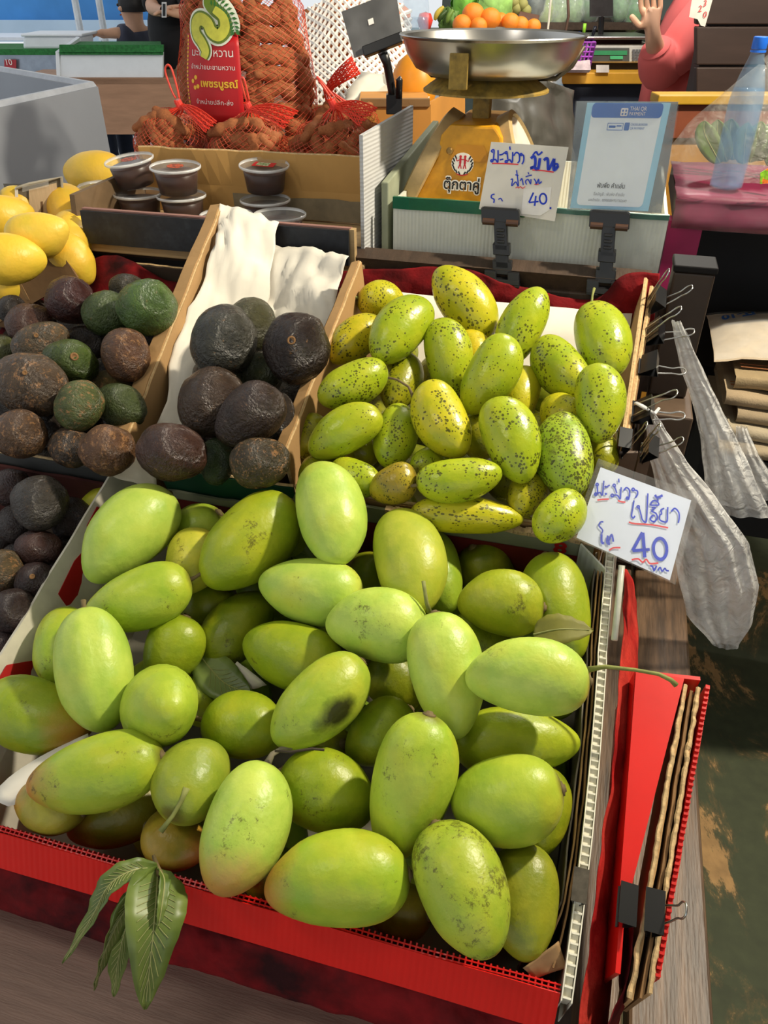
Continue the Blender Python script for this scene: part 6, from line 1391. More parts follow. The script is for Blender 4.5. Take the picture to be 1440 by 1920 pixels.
# decal: two figures inside a wreath, lettering below
dec = lambda x, y, z: face(-0.011 + x, 1.218 + y, 0.0012 + z)
DW = M('decal_white', (236, 232, 220), 0.4); DK = M('decal_black', (26, 24, 22), 0.4); DR = M('decal_red', (190, 26, 40), 0.4)
MB().prism([(0.0185 * math.cos(t), 0.026 + 0.0165 * math.sin(t)) for t in [i * PI / 12 for i in range(24)]], 0.0003, lambda x, y, z: dec(x, y, z)).build('decal_disc', DW, bo_)
q = MB()
for sd in (-1, 1):
    q.prism([(sd * 0.0038 + 0.0022 * math.cos(t), 0.0365 + 0.0022 * math.sin(t)) for t in [i * PI / 5 for i in range(10)]], 0.0003, lambda x, y, z: dec(x, y, z + 0.0005))
    ribbon(q, [(sd * 0.0038, 0.0345), (sd * 0.0038, 0.026)], 0.0036, dec, 0.0006); ribbon(q, [(sd * 0.0038, 0.027), (sd * 0.0018, 0.0185)], 0.0018, dec, 0.0007); ribbon(q, [(sd * 0.0038, 0.027), (sd * 0.0062, 0.0185)], 0.0018, dec, 0.0007)
    ribbon(q, [(sd * 0.0038, 0.0325), (sd * 0.0095, 0.0300), (sd * 0.0105, 0.0345)], 0.0014, dec, 0.0007)
ribbon(q, [(-0.0038, 0.0320), (0.0038, 0.0320)], 0.0014, dec, 0.0007)
ribbon(q, [(-0.009, 0.0105), (0.0, 0.0085), (0.010, 0.0108)], 0.0016, dec, 0.0007)
q.build('decal_figures', DR, bo_)
q = MB()
for sd in (-1, 1):
    for k in range(7):
        a = -1.25 + k * 0.33; px_, py_ = sd * 0.0165 * math.cos(a), 0.0255 + 0.0145 * math.sin(a); ribbon(q, [(px_ - sd * 0.002, py_ - 0.0022), (px_ + sd * 0.0008, py_ + 0.0026)], 0.0024, dec, 0.0007)
q.build('decal_wreath', DK, bo_)
text("ตุ๊กตาคู่", 0.0215, lambda x, y, z: dec(x + 0.001, y - 0.0130, 0.0004), DW, 'decal_lettering_outline', bo_, bold=0.0022)
text("ตุ๊กตาคู่", 0.0215, lambda x, y, z: dec(x + 0.001, y - 0.0130, 0.0008), DK, 'decal_lettering', bo_, bold=0.0004)

# ------------------------------------------------------------------ upper price sign, payment board, clip stands
TLs, TRs, BRs, BLs = aty(921, 266, 1.250), aty(1066, 276, 1.250), aty(1040, 415, 1.238), aty(898, 392, 1.238)
fr1, n1_ = signframe(TLs, TRs, BRs, BLs)
s1 = empty('price_sign', BLs, "white handwritten price card clipped in front of the yellow scale, with pasted 40 patch", 'price sign')
MB().slab([TLs, BLs, BRs, TRs], 0.0016).build('card', M('card_ivory', (228, 222, 212), 0.55, var=0.03), s1)
C1 = [(685, 150), (1305, 200), (1180, 800), (585, 690)]
q = MB(); pp = [unbilinear(C1, p) for p in ((945, 530), (1165, 515), (1140, 705), (1070, 750), (920, 735))]
q.prism(pp, 0.0004, lambda u, v, z: fr1(u, v, 0.0006 + z)); q.build('pasted_patch', M('patch_white', (238, 234, 230), 0.5), s1)
blue1 = [[(700, 232), (688, 222), (700, 210), (710, 222), (704, 290)], ell(692, 298, 9, 8, 8), [(704, 292), (722, 288), (740, 308), (742, 215)], [(752, 252), (772, 250), (795, 236)], [(756, 292), (785, 286)], ell(808, 236, 8, 8, 8), [(816, 238), (820, 290)], ell(808, 306, 9, 8, 8), [(818, 300), (836, 292), (856, 312), (860, 232)], [(836, 188), (840, 215)],
 [(868, 262), (888, 236), (912, 250), (914, 300), (898, 318)], ell(928, 252, 7, 8, 8), [(936, 256), (948, 262), (948, 300), (934, 328)],
 (22, [(1006, 285), (1025, 268), (1040, 285), (1036, 345), (1000, 362), (1030, 352), (1060, 372), (1078, 282)]), (14, [(1022, 258), (1048, 232), (1066, 256), (1098, 232)]), (22, [(1108, 300), (1128, 285), (1140, 300), (1142, 372), (1165, 340), (1190, 288)]), (22, [(1190, 288), (1186, 378), (1222, 345)]), (16, ell(1205, 345, 14, 16, 8)),
 (9, [(842, 452), (858, 448), (850, 502), (882, 470), (902, 505), (898, 440), (890, 375)]), (9, [(880, 412), (905, 418)]), (9, [(918, 462), (932, 444), (942, 496)]), (9, [(968, 492), (960, 465), (982, 452), (1000, 488), (1004, 448)]), (9, [(962, 430), (985, 422), (1012, 416)]), (8, [(982, 392), (988, 410)]), (9, [(1028, 446), (1042, 470), (1044, 494), (1064, 450), (1068, 486), (1088, 468)]),
 (11, [(712, 568), (690, 574), (686, 596), (708, 612), (704, 640)]), (9, [(742, 612), (760, 602), (775, 628)]),
 (14, [(1022, 558), (984, 640)]), (12, [(984, 640), (1060, 632)]), (14, [(1040, 585), (1028, 668)]), (14, ell(1096, 610, 27, 42, 18)), ell(1152, 688, 3, 3, 6)]
handwriting(fr1, C1, blue1, 12, INKB, 'blue_handwriting', s1)
handwriting(fr1, C1, [[(692, 318), (800, 322), (905, 330)], [(1015, 375), (1100, 382), (1185, 395)], (6, [(880, 520), (895, 510), (905, 520), (920, 508), (935, 522), (958, 508)]), (6, [(1030, 492), (1065, 490)])], 9, INKR, 'red_underlines', s1)
qs = [aty(1083, 190, 1.252), aty(1272, 191, 1.252), aty(1240, 400, 1.240), aty(1065, 393, 1.240)]
fq, nq = signframe(*qs)
s2 = empty('payment_board', qs[3], "light blue payment board in clear sleeve clipped to the white box", 'sign')
bo2 = MB().slab([fq(0.10, 0.012), fq(0.02, 0.985), fq(0.86, 0.985), fq(0.93, 0.012)], 0.0016).build('board', M('board_blue', (160, 208, 232), 0.4, var=0.05, vscale=6), s2)
def rr_poly(u0, v0, u1, v1, r, n=5):
    out = []
    for (cx, cy, a0) in ((u1 - r, v0 + r, -PI / 2), (u1 - r, v1 - r, 0), (u0 + r, v1 - r, PI / 2), (u0 + r, v0 + r, PI)):
        for k in range(n + 1): a = a0 + PI / 2 * k / n; out.append((cx + r * math.cos(a), cy + r * math.sin(a)))
    return out
sk = lambda v: 0.085 - 0.08 * v   # the board leans with its sleeve
fqs = lambda u, v, z: fq(u * 0.84 + sk(v), v, z)
MB().prism(rr_poly(0.09, 0.035, 0.93, 0.95, 0.05), 0.0004, lambda u, v, z: fqs(u, v, 0.0006 + z)).build('white_field', M('board_white', (232, 238, 244), 0.4, var=0.02), bo2)
MB().prism(rr_poly(0.09, 0.012, 0.93, 0.14, 0.04), 0.0004, lambda u, v, z: fqs(u, v, 0.0011 + z)).build('blue_header', M('header_blue', (58, 108, 184), 0.4, var=0.03), bo2)
BWd, BHt = 0.150, 0.150
bq = lambda x, y, z: fqs(0.51 + x / BWd, -y / BHt, 0.0018)
text("THAI QR", 0.0075, lambda x, y, z: bq(x + 0.005, y - 0.0115, z), WHT, 'header_lettering', bo2, 'LEFT'); text("PAYMENT", 0.0065, lambda x, y, z: bq(x + 0.005, y - 0.0178, z), WHT, 'header_lettering', bo2, 'LEFT')
q = MB().prism(rr_poly(0.44, 0.055, 0.525, 0.125, 0.012), 0.0003, lambda u, v, z: fqs(u, v, 0.0017 + z)); q.build('header_emblem', WHT, bo2)
q = MB()
for (u, v) in ((0.455, 0.068), (0.492, 0.068), (0.455, 0.097), (0.492, 0.097)): q.prism([(u, v), (u + .02, v), (u + .02, v + .018), (u, v + .018)], 0.0003, lambda u, v, z: fqs(u, v, 0.0022 + z))
q.build('emblem_marks', M('header_blue', (58, 108, 184)), bo2)
HB = M('header_blue', (58, 108, 184)); GRY = M('print_grey', (70, 72, 80), 0.5); GRL = M('print_lightgrey', (150, 152, 158), 0.5)
q = MB()
for a, b, c_, d in ((0.31, 0.185, 0.50, 0.19), (0.31, 0.245, 0.50, 0.25), (0.31, 0.185, 0.315, 0.25), (0.495, 0.185, 0.50, 0.25), (0.33, 0.208, 0.41, 0.228), (0.42, 0.205, 0.48, 0.216)): q.prism([(a, b), (c_, b), (c_, d), (a, d)], 0.0003, lambda u, v, z: fqs(u, v, 0.0012 + z))
q.prism(rr_poly(0.515, 0.18, 0.575, 0.25, 0.01), 0.0003, lambda u, v, z: fqs(u, v, 0.0012 + z)); q.build('pay_emblem', HB, bo2)
text("CROSS-BORDER", 0.0042, lambda x, y, z: bq(x + 0.0115, y - 0.031, z), HB, 'small_lettering', bo2, 'LEFT'); text("QR PAYMENT", 0.0042, lambda x, y, z: bq(x + 0.0115, y - 0.036, z), HB, 'small_lettering', bo2, 'LEFT')
text("พับพึง คำแฮ่น", 0.0095, lambda x, y, z: bq(x - 0.003, y - 0.1165, z), GRY, 'name_lettering', bo2, bold=0.0001)
text("ชื่อบัญชี : พับพึง คำแฮ่น", 0.0062, lambda x, y, z: bq(x - 0.004, y - 0.1275, z), GRL, 'small_lettering', bo2); text("เลขอ้างอิง : 00900084931762649", 0.0055, lambda x, y, z: bq(x - 0.005, y - 0.1360, z), GRL, 'small_lettering', bo2)
MB().sheet([[fq(-0.02 + 1.03 * i / 6, -0.005 + 1.01 * j / 6, 0.0035 + 0.001 * nz((i, j, 4))) for i in range(7)] for j in range(7)]).build('clear_sleeve', plastic_film('sleeve_film', (240, 240, 240), 0.10), s2, smooth=True)
MB().slab([fq(-0.01, 0.0, -.002), fq(-0.01, 1.0, -.002), fq(1.0, 1.0, -.002), fq(1.0, 0.0, -.002)], 0.001).build('grey_backing', plastic_film('backing_grey', (120, 130, 136), 0.6, 0.3), s2)
def clip_stand(label, px, py, bx, by):
    top = aty(px, py, 1.232); bot = aty(bx, by, 1.205); e = empty('clip_stand', bot, label, 'clip stand', 'black clip stands')
    x = Vector((1, 0, 0)); u = (top - bot).normalized(); y = Vector((0, -1, 0))
    def bxx(cu, cx, w, hh, d, name, out=0.0):
        c_ = bot.lerp(top, cu) + x * cx + y * out; a = x * w / 2; b = u * hh / 2; d_ = y * d / 2
        return MB().hexa([c_ - a - b - d_, c_ + a - b - d_, c_ + a - b + d_, c_ - a - b + d_, c_ - a + b - d_, c_ + a + b - d_, c_ + a + b + d_, c_ - a + b + d_]).build(name, BLACK, e, bevel=0.0012)
    bxx(1.02, 0, 0.058, 0.022, 0.010, 'jaw', 0.008); bxx(1.10, 0, 0.052, 0.010, 0.006, 'jaw_lip', 0.009); bxx(1.02, 0, 0.056, 0.018, 0.008, 'jaw', -0.004)
    for sd in (-1, 1):
        c_ = bot.lerp(top, 0.93) + x * sd * 0.018 + y * 0.012; MB().tube([c_ - x * 0.009, c_ + x * 0.009], 0.005, 12).build('spring', M('spring_brown', (84, 60, 48), 0.4, 0.4), e)
    bxx(0.72, 0, 0.020, 0.042, 0.012, 'arm', 0.008); bxx(0.50, 0, 0.026, 0.016, 0.016, 'joint', 0.006); bxx(0.36, 0, 0.020, 0.030, 0.010, 'lower_arm', 0.006)
    for k in range(3): bxx(0.64 + 0.09 * k, 0, 0.012, 0.004, 0.016, 'rung', 0.010)
    bxx(0.20, 0, 0.030, 0.020, 0.014, 'foot_block', 0.004); bxx(0.04, -0.018, 0.018, 0.022, 0.020, 'foot', 0.008); bxx(0.04, 0.018, 0.018, 0.022, 0.020, 'foot', 0.008); bxx(0.0, 0, 0.054, 0.008, 0.022, 'base', 0.008)
    return e
clip_stand("black plastic clip stand gripping the handwritten price card", 940, 405, 944, 522)
clip_stand("black plastic clip stand gripping the payment board", 1143, 412, 1134, 540)
# ------------------------------------------------------------------ background of the market
def atf(px, py, d):
    r = ray(px, py); return EYE + r * (d / r.dot(_F0))
def boxpx(name, x0, y0, x1, y1, d, depth, mat, parent=None, bevel=0.0, ybot=None):
    q = [atf(x0, y1, d), atf(x1, y1, d), atf(x1, y0, d), atf(x0, y0, d)]
    b = [p + _F0 * depth for p in q]
    return MB().hexa([q[0], q[1], b[1], b[0], q[3], q[2], b[2], b[3]]).build(name, mat, parent, bevel=bevel)
def fbox(name, c, hw, depth, z0, z1, mat, parent=None, bevel=0.0):
    """upright box facing the viewer: centre of its front edge, half width, depth away from viewer"""
    c = Vector((c.x, c.y, 0)); a = c - _R * hw; b = c + _R * hw
    lo = [a, b, b + _F0 * depth, a + _F0 * depth]
    return MB().hexa([p + _Z * z0 for p in lo] + [p + _Z * z1 for p in lo]).build(name, mat, parent, bevel=bevel)
TURF = M('artificial_turf', (44, 112, 58), 0.9, var=0.35, vscale=60, bump=0.8, bscale=300)
WHITEP = M('white_panel', (226, 232, 240), 0.5, var=0.03)
BENCHW = M('bench_wood', (168, 130, 104), 0.7, var=0.12, vscale=6, stretch=(1, 1, 6))
GREYM = M('grey_sheet_metal', (150, 154, 162), 0.5, 0.2, var=0.05, vscale=4)
SKIN = M('skin', (206, 160, 132), 0.55, var=0.06)
# bench and turf counter
bw = empty('bench', atf(300, 250, 5.0), "long wooden bench front below the white turf-topped counter", 'bench')
boxpx('bench_front', 60, 146, 640, 252, 5.0, 0.05, BENCHW, bw); p = atf(300, 147, 5.0)
fbox('bench_top', atf(350, 147, 5.0), 1.0, 0.5, p.z - 0.03, p.z, BENCHW, bw)
for px in (80, 330, 620): fbox('bench_leg', atf(px, 250, 5.06), 0.04, 0.05, 0, atf(px, 250, 5.06).z, M('grey_leg', (120, 124, 124), 0.5), bw)
tcn = empty('turf_counter', atf(205, 145, 5.02), "white counter box topped with green artificial turf", 'counter')
boxpx('counter_front', 113, 97, 305, 145, 5.02, 0.03, WHITEP, tcn)
a, b, c_, d = atf(111, 98, 5.0), atf(306, 98, 5.0), atf(306, 64, 5.75), atf(150, 66, 5.75)
zt = a.z
c_ = atf(300, 70, 5.6); d = atf(140, 70, 5.6); c_.z = d.z = zt + 0.015
MB().hexa([a - _Z * 0.012, b - _Z * 0.012, c_ - _Z * 0.012, d - _Z * 0.012, a, b, c_, d]).build('turf_top', TURF, tcn)
boxpx('turf_edge', 111, 84, 306, 98, 4.99, 0.02, TURF, tcn)
MB().slab([atf(111, 98, 5.01), atf(113, 145, 5.01), atf(150, 130, 5.6), atf(150, 70, 5.6)], 0.02).build('counter_side', WHITEP, tcn)
tc2 = empty('turf_counter', atf(40, 120, 6.0), "lower turf counter with metal front at the far left", 'counter')
boxpx('metal_front', -60, 103, 118, 148, 5.9, 0.03, M('counter_steel', (150, 160, 174), 0.3, 0.7), tc2)
boxpx('turf_edge', -60, 92, 112, 103, 5.88, 0.5, TURF, tc2)
boxpx('red_notice', 8, 112, 30, 140, 5.87, 0.008, M('notice_red', (170, 50, 60), 0.5), tc2)
fr_ = lambda x, y, z: atf(17, 122, 5.86) + _R * x + _Z * y
text("10", 0.05, fr_, WHT, 'notice_number', tc2)
wbn = empty('white_bin', atf(95, 95, 6.2), "white plastic tub standing on the far turf counter", 'tub')
boxpx('tub_body', 42, 68, 150, 94, 5.95, 0.3, WHITEP, wbn, 0.02); boxpx('tub_rim', 38, 63, 154, 69, 5.93, 0.34, WHITEP, wbn, 0.01)
# blue market tents far away
TARP = M('blue_tarp', (70, 140, 206), 0.6, var=0.2, vscale=1.2); TARP2 = M('pale_tarp', (190, 214, 236), 0.6, var=0.1, vscale=1.0)
tn = empty('market_tent', atf(100, 90, 12.0), "far blue and white market tents outside", 'tent')
MB().slab([atf(-140, -60, 12), atf(-140, 38, 12), atf(340, 42, 12), atf(340, -60, 12)], 0.1).build('blue_side', TARP, tn)
MB().slab([atf(-140, 38, 11.8), atf(-140, 78, 11.8), atf(340, 78, 11.8), atf(340, 38, 11.8)], 0.1).build('white_side', TARP2, tn)
for px in (-20, 148, 192, 330):
    p = atf(px, 60, 8.0); MB().tube([(p.x, p.y, 0), (p.x + 0.05, p.y, 3.2)], 0.03, 8).build('tent_pole', M('pole_white', (214, 220, 226), 0.4), tn)
for i, (x0, x1, d) in enumerate(((-60, 60, 10.5), (75, 130, 12.0), (185, 300, 10.6))):
    e = empty('folding_table', atf((x0 + x1) / 2, 80, d), ("white folding table outside at far left", "white folding table outside beside tent pole", "white folding table outside behind the seated man")[i], 'table')
    boxpx('table_top', x0, 70, x1, 76, d, 0.8, WHITEP, e)
    for px in (x0 + 8, x1 - 8): 
        p = atf(px, 75, d + 0.1); MB().tube([(p.x, p.y, 0), (p.x, p.y, p.z)], 0.02, 6).build('leg', GREYM, e)
# grey metal bin at left
gb_ = empty('metal_bin', atf(100, 330, 2.45), "open grey sheet-metal cart behind the ripe mangoes", 'cart')
A, B = atz(-160, 233, 1.235), atz(172, 162, 1.235); Cc = atf(172, 160, 2.62); 
back_l = A + Vector((-0.1, 0.62, 0)); Dk = GREYM
zb = 0.72
Bb = B + Vector((-0.55, 0.10, 0)); Aa = A + Vector((-0.55, 0.10, 0))
MB().slab([A, Vector((A.x, A.y, zb)), Vector((B.x, B.y, zb)), B], -0.02).build('front_side', GREYM, gb_)
B2 = atz(-160, 104, 1.235); A2 = A.lerp(B2, 0.5)
MB().slab([B, Vector((B.x, B.y, zb)), Vector((B2.x, B2.y, zb)), B2], 0.02).build('back_side', GREYM, gb_)
MB().tube([A, B, B2], 0.014, 6).build('rim', M('rim_grey', (172, 176, 184), 0.4, 0.2), gb_)
MB().add([Vector((q.x, q.y, 1.05)) for q in (A, B, B2, A2)], [(0, 1, 2, 3)]).build('inner_floor', M('dark_metal', (84, 92, 98), 0.5, 0.2), gb_)
for q in (A, B, B2): MB().tube([(q.x, q.y, 0), (q.x, q.y, zb)], 0.02, 8).build('leg', GREYM, gb_)
MB().slab([atf(-120, 300, 2.30), atf(-120, 345, 2.30), atf(38, 345, 2.30), atf(30, 300, 2.30)], 0.004).build('clear_curtain', plastic_film('curtain_film', (214, 218, 222), 0.35, 0.2), gb_)

# ------------------------------------------------------------------ people
def skinmesh(name, pts, edges, radii, mat, parent, sub=2):
    m = bpy.data.meshes.new(name); m.from_pydata([tuple(p) for p in pts], edges, []); m.update()
    o = bpy.data.objects.new(name, m); COL.objects.link(o)
    s_ = o.modifiers.new('skin', 'SKIN'); s_.use_smooth_shade = True
    for i, r in enumerate(radii):
        rr = r if isinstance(r, tuple) else (r, r); m.skin_vertices[0].data[i].radius = rr
    m.skin_vertices[0].data[0].use_root = True
    ss = o.modifiers.new('sub', 'SUBSURF'); ss.levels = sub; ss.render_levels = sub
    bpy.context.view_layer.update()
    me = bpy.data.meshes.new_from_object(o.evaluated_get(bpy.context.evaluated_depsgraph_get()))
    bpy.data.objects.remove(o); bpy.data.meshes.remove(m)
    me.materials.clear(); me.materials.append(mat); me.polygons.foreach_set('use_smooth', [True] * len(me.polygons)); me.name = name
    n = bpy.data.objects.new(name, me); COL.objects.link(n)
    if parent: n.parent = parent; n.matrix_parent_inverse = parent_inv(parent)
    return n
def person(base, face, label, shirt, pants, hair, arms, seat=False, hgt=1.68, hairlong=False, sleeve=0.9, headturn=None, shirt_r=1.0, hz=None):
    """face: horizontal facing vector; arms: [(side, elbow, wrist, handdir)] in world points"""
    f = face.normalized(); s_ = Vector((f.y, -f.x, 0))   # s_: right hand side of the person
    k = hgt / 1.68
    def P(a, b, z): return Vector((base.x, base.y, 0)) + s_ * (a * k) + f * (b * k) + _Z * z
    hz = hz or (0.46 if seat else 0.92 * k)
    pel = P(0, 0, hz); sp = P(0, 0.01, hz + 0.22 * k); ch = P(0, 0.0, hz + 0.42 * k); nk = P(0, 0.0, hz + 0.56 * k); hb = P(0, 0.02, hz + 0.62 * k); hd = P(0, 0.03, hz + 0.70 * k); ht = P(0, 0.02, hz + 0.79 * k)
    e = empty('person', Vector((base.x, base.y, 0)), label, 'person')
    pts = [pel, sp, ch, nk, hb, hd, ht]; ed = [(i, i + 1) for i in range(6)]; rad = [(0.15, 0.11), (0.125, 0.10), (0.14, 0.105), 0.055, 0.072, 0.094, 0.060]
    def add(p, par, r): pts.append(p); ed.append((par, len(pts) - 1)); rad.append(r); return len(pts) - 1
    legs = []
    for sd in (-1, 1):
        h = add(P(sd * 0.09, 0, hz - 0.06), 0, 0.085)
        kn = add(P(sd * 0.10, 0.42 if seat else 0.03, hz - (0.02 if seat else 0.44 * k)), h, 0.058); an = add(P(sd * 0.10, 0.42 if seat else -0.01, 0.09), kn, 0.040); to = add(P(sd * 0.11, (0.42 if seat else 0) + 0.16, 0.035), an, 0.034); legs.append((h, kn, an))
    hands = []
    shr = []
    for (sd, el, wr, hdir, curl) in arms:
        sh_ = add(P(sd * 0.165, -0.01, hz + 0.49 * k), 2, 0.060); e1 = add(el, sh_, 0.043); w1 = add(wr, e1, 0.028); pm_ = add(wr + hdir.normalized() * 0.07, w1, (0.036, 0.020)); shr.append((pts[sh_], el, wr))
        side = hdir.cross(_Z); side = side.normalized() if side.length > 0.45 else -_R
        palm = hdir.cross(side).normalized()
        for q, L_ in zip((-0.033, -0.011, 0.011, 0.031), (0.066, 0.078, 0.074, 0.058)):
            b1 = add(wr + hdir.normalized() * 0.085 + side * q, pm_, 0.0095); b2 = add(pts[b1] + hdir.normalized() * L_ * 0.5 + palm * curl * 0.012, b1, 0.0090); add(pts[b2] + (hdir.normalized() * 0.8 + palm * curl).normalized() * L_ * 0.5, b2, 0.0078)
        t1 = add(wr + hdir.normalized() * 0.035 + side * 0.040, pm_, 0.0115); add(pts[t1] + (hdir.normalized() * 0.7 + side * 0.6).normalized() * 0.05, t1, 0.0095)
    skinmesh('body', pts, ed, rad, SKIN, e)
    # face details as small shapes
    up = _Z
    def H(a, b, z): return hd + s_ * a + f * b + up * z
    fm = MB(); fm.ball(H(0, 0.102, -0.012), 0.014, 10, 6)
    for sd in (-1, 1): fm.ball(H(sd * 0.092, 0.0, -0.005), 0.020, 8, 6)
    fm.build('nose_and_ears', SKIN, e, smooth=True)
    em = MB()
    for sd in (-1, 1): em.ball(H(sd * 0.033, 0.086, 0.012), 0.010, 8, 6)
    em.build('eyes', M('eye_dark', (30, 24, 22), 0.3), e, smooth=True)
    MB().tube([H(-0.022, 0.088, -0.048), H(0, 0.094, -0.046), H(0.022, 0.088, -0.048)], 0.005, 6).build('mouth', M('lips', (150, 84, 76), 0.5), e, smooth=True)
    hm = MB(); prof = []
    rows = []
    for i in range(13):
        t = i / 12 * (PI * 0.62); r_ = []
        for j in range(25):
            a = 2 * PI * j / 24; lim = 1.0
            d_ = Vector((math.sin(t) * math.cos(a), math.sin(t) * math.sin(a), math.cos(t)))
            fwd = max(0, d_.y); low = max(0, -d_.z + 0.12)
            R_ = 0.113 * (1 - (0.22 * low * 2 if fwd > 0.35 else 0)) * (1 + 0.03 * nz((d_.x * 6, d_.y * 6, d_.z * 6)))
            r_.append(hd + s_ * d_.x * R_ * 0.95 + f * (d_.y * R_ - 0.012) + up * (d_.z * R_ * 1.08 + 0.018) if not (fwd > 0.3 and d_.z < 0.35) else hd + s_ * d_.x * 0.07 + f * (d_.y * 0.07) + up * 0.045)
        rows.append(r_)
    hm.sheet(rows).build('hair', hair, e, smooth=True)
    if hairlong: skinmesh('hair_tail', [hd - f * 0.08 + up * 0.02, hd - f * 0.11 - up * 0.10, hd - f * 0.10 - up * 0.24], [(0, 1), (1, 2)], [0.06, 0.05, 0.025], hair, e)
    # shirt
    sp_ = [pel + _Z * 0.0, sp, ch, P(0, 0, hz + 0.535 * k)]; se = [(0, 1), (1, 2), (2, 3)]; sr = [(0.172 * shirt_r, 0.150 * shirt_r), (0.156 * shirt_r, 0.150 * shirt_r), (0.162 * shirt_r, 0.152 * shirt_r), 0.080]
    for (a, b, c_) in shr:
        i = len(sp_); sp_.append(a); se.append((2, i)); sr.append(0.078 * shirt_r); sp_.append(a.lerp(b, 0.96)); se.append((i, i + 1)); sr.append(0.070 * shirt_r)
        if sleeve > 0.6: sp_.append(b.lerp(c_, (sleeve - 0.5))); se.append((i + 1, i + 2)); sr.append(0.055 * shirt_r)
    so_ = skinmesh('shirt', sp_, se, sr, shirt, e)
    if sleeve > 1:
        for (a, b, c_) in shr:
            d_ = (c_ - b).normalized(); MB().tube(smoothline([b - d_ * 0.03, b, b.lerp(c_, 0.3), b.lerp(c_, 0.6), b.lerp(c_, 0.72)], 4), [0.050 + 0.024 * math.sin(PI * min(1, (i + 3) / 17)) for i in range(17)], 16).build('forearm_sleeve', shirt, so_, smooth=True)
    tp, te, tr = [pel], [], [(0.165, 0.125)]
    for (h, kn, an) in legs:
        i = len(tp); tp += [pts[h], pts[kn], pts[an]]; te += [(0, i), (i, i + 1), (i + 1, i + 2)]; tr += [0.105, 0.078, 0.062]
    skinmesh('trousers', tp, te, tr, pants, e)
    return e
HAIRB = M('hair_black', (26, 22, 22), 0.5, var=0.3, vscale=60)
PINK = M('pink_shirt', (226, 106, 104), 0.85, var=0.08, vscale=5, bump=0.3, bscale=12); NAVY = M('dark_trousers', (36, 42, 58), 0.85)
BLK = M('black_clothes', (20, 20, 24), 0.85); DGR = M('charcoal_shirt', (66, 68, 84), 0.85)
pb0 = atf(1278, 200, 3.25)
person(pb0, -_R + _F0 * 0.15, "person in salmon pink long-sleeved shirt with one hand raised, behind the payment board", PINK, NAVY, HAIRB,
       [(-1, atf(1240, 130, 3.08), atf(1224, 72, 3.02), Vector((-0.28, 0.0, 1)), 0.3), (1, atf(1262, 150, 3.50), atf(1256, 230, 3.50), -_Z + _R * 0.05, 0.4)], hgt=1.66, hairlong=True, sleeve=1.2, shirt_r=1.16)
pk = atf(330, 100, 5.75)
kb = person(pk, -_F0 * 0.75 - _R * 0.65, "person in black clothes holding up a phone beside the turf counter", BLK, BLK, HAIRB,
       [(-1, atf(360, 22, 5.5), atf(338, 26, 5.38), (-_R + _Z * 0.15), 0.6), (1, atf(285, 16, 5.6), atf(306, 22, 5.42), (_R * 0.6 + _Z * 0.2), 0.6)], hgt=1.70, sleeve=0.5)
ph = empty('mobile_phone', atf(322, 22, 5.32), "mobile phone held by the person in black", 'phone')
boxpx('phone_body', 303, 4, 312, 33, 5.30, 0.012, M('phone_white', (210, 210, 214), 0.3), ph, 0.002); boxpx('phone_screen', 305, 7, 310, 30, 5.295, 0.003, BLACK, ph)
person(atf(258, 60, 6.5), -_R + _F0 * 0.5, "seated person in dark shirt seen from the side behind the turf counter", DGR, NAVY, HAIRB,
       [(-1, atf(228, 60, 6.35), atf(205, 62, 6.3), -_R, 0.5), (1, atf(226, 62, 6.7), atf(205, 64, 6.7), -_R, 0.5)], hgt=1.55, sleeve=0.8, seat=True, hz=0.66)

# ------------------------------------------------------------------ things behind the tamarind and the scale
# orange fruit crate under white foam netting
nf = empty('netted_crate', atf(665, 190, 2.05), "crate of fruit wrapped in white foam netting behind the tamarind", 'crate')
def nets(u, v, k=0.0):
    p = atf(565 + 205 * u, 215 - 195 * v, 2.15 + 0.25 * v); return p + (-_F0) * (0.05 * math.sin(PI * u) + k) + _Z * (0.035 * math.sin(PI * u) * v + 0.01 * nz((u * 5, v * 5, 1)))
MB().sheet([[nets(i / 14, j / 14, -0.02) for i in range(15)] for j in range(15)], 0.01).build('orange_inside', M('orange_peel_mass', (214, 128, 66), 0.6, var=0.3, vscale=18), nf, smooth=True)
q = MB()
for d_ in (-1, 1):
    for i in range(-14, 29):
        pts = []
        for j in range(15):
            u = (i + d_ * j) / 14; 
            if -0.02 <= u <= 1.02: pts.append(nets(u, j / 14, 0.012 + 0.006 * nz((u * 9, j * .5, 3))))
        if len(pts) > 2: q.tube(pts, 0.0048, 5)
tag(q.build('foam_net', M('foam_white', (240, 236, 230), 0.6), nf), kind='stuff')
p0 = atf(665, 215, 2.12); fbox('crate_body', p0, 0.16, 0.22, 0.656, p0.z + 0.02, CARDD, nf)
wf = empty('foam_block', atf(705, 190, 1.98), "white foam sheet folded in front of the netted fruit", 'foam')
rows = [[atf(638 + 150 * i / 8 + 8 * j, 192 - 58 * j / 5 + 14 * i / 8, 1.95 + 0.03 * j) + _Z * (0.012 * nz((i * .6, j * .6, 2))) for i in range(9)] for j in range(6)]
MB().sheet(rows, 0.02).build('folded_sheet', M('foam_grey_white', (222, 216, 200), 0.8, var=0.08), wf, smooth=True)
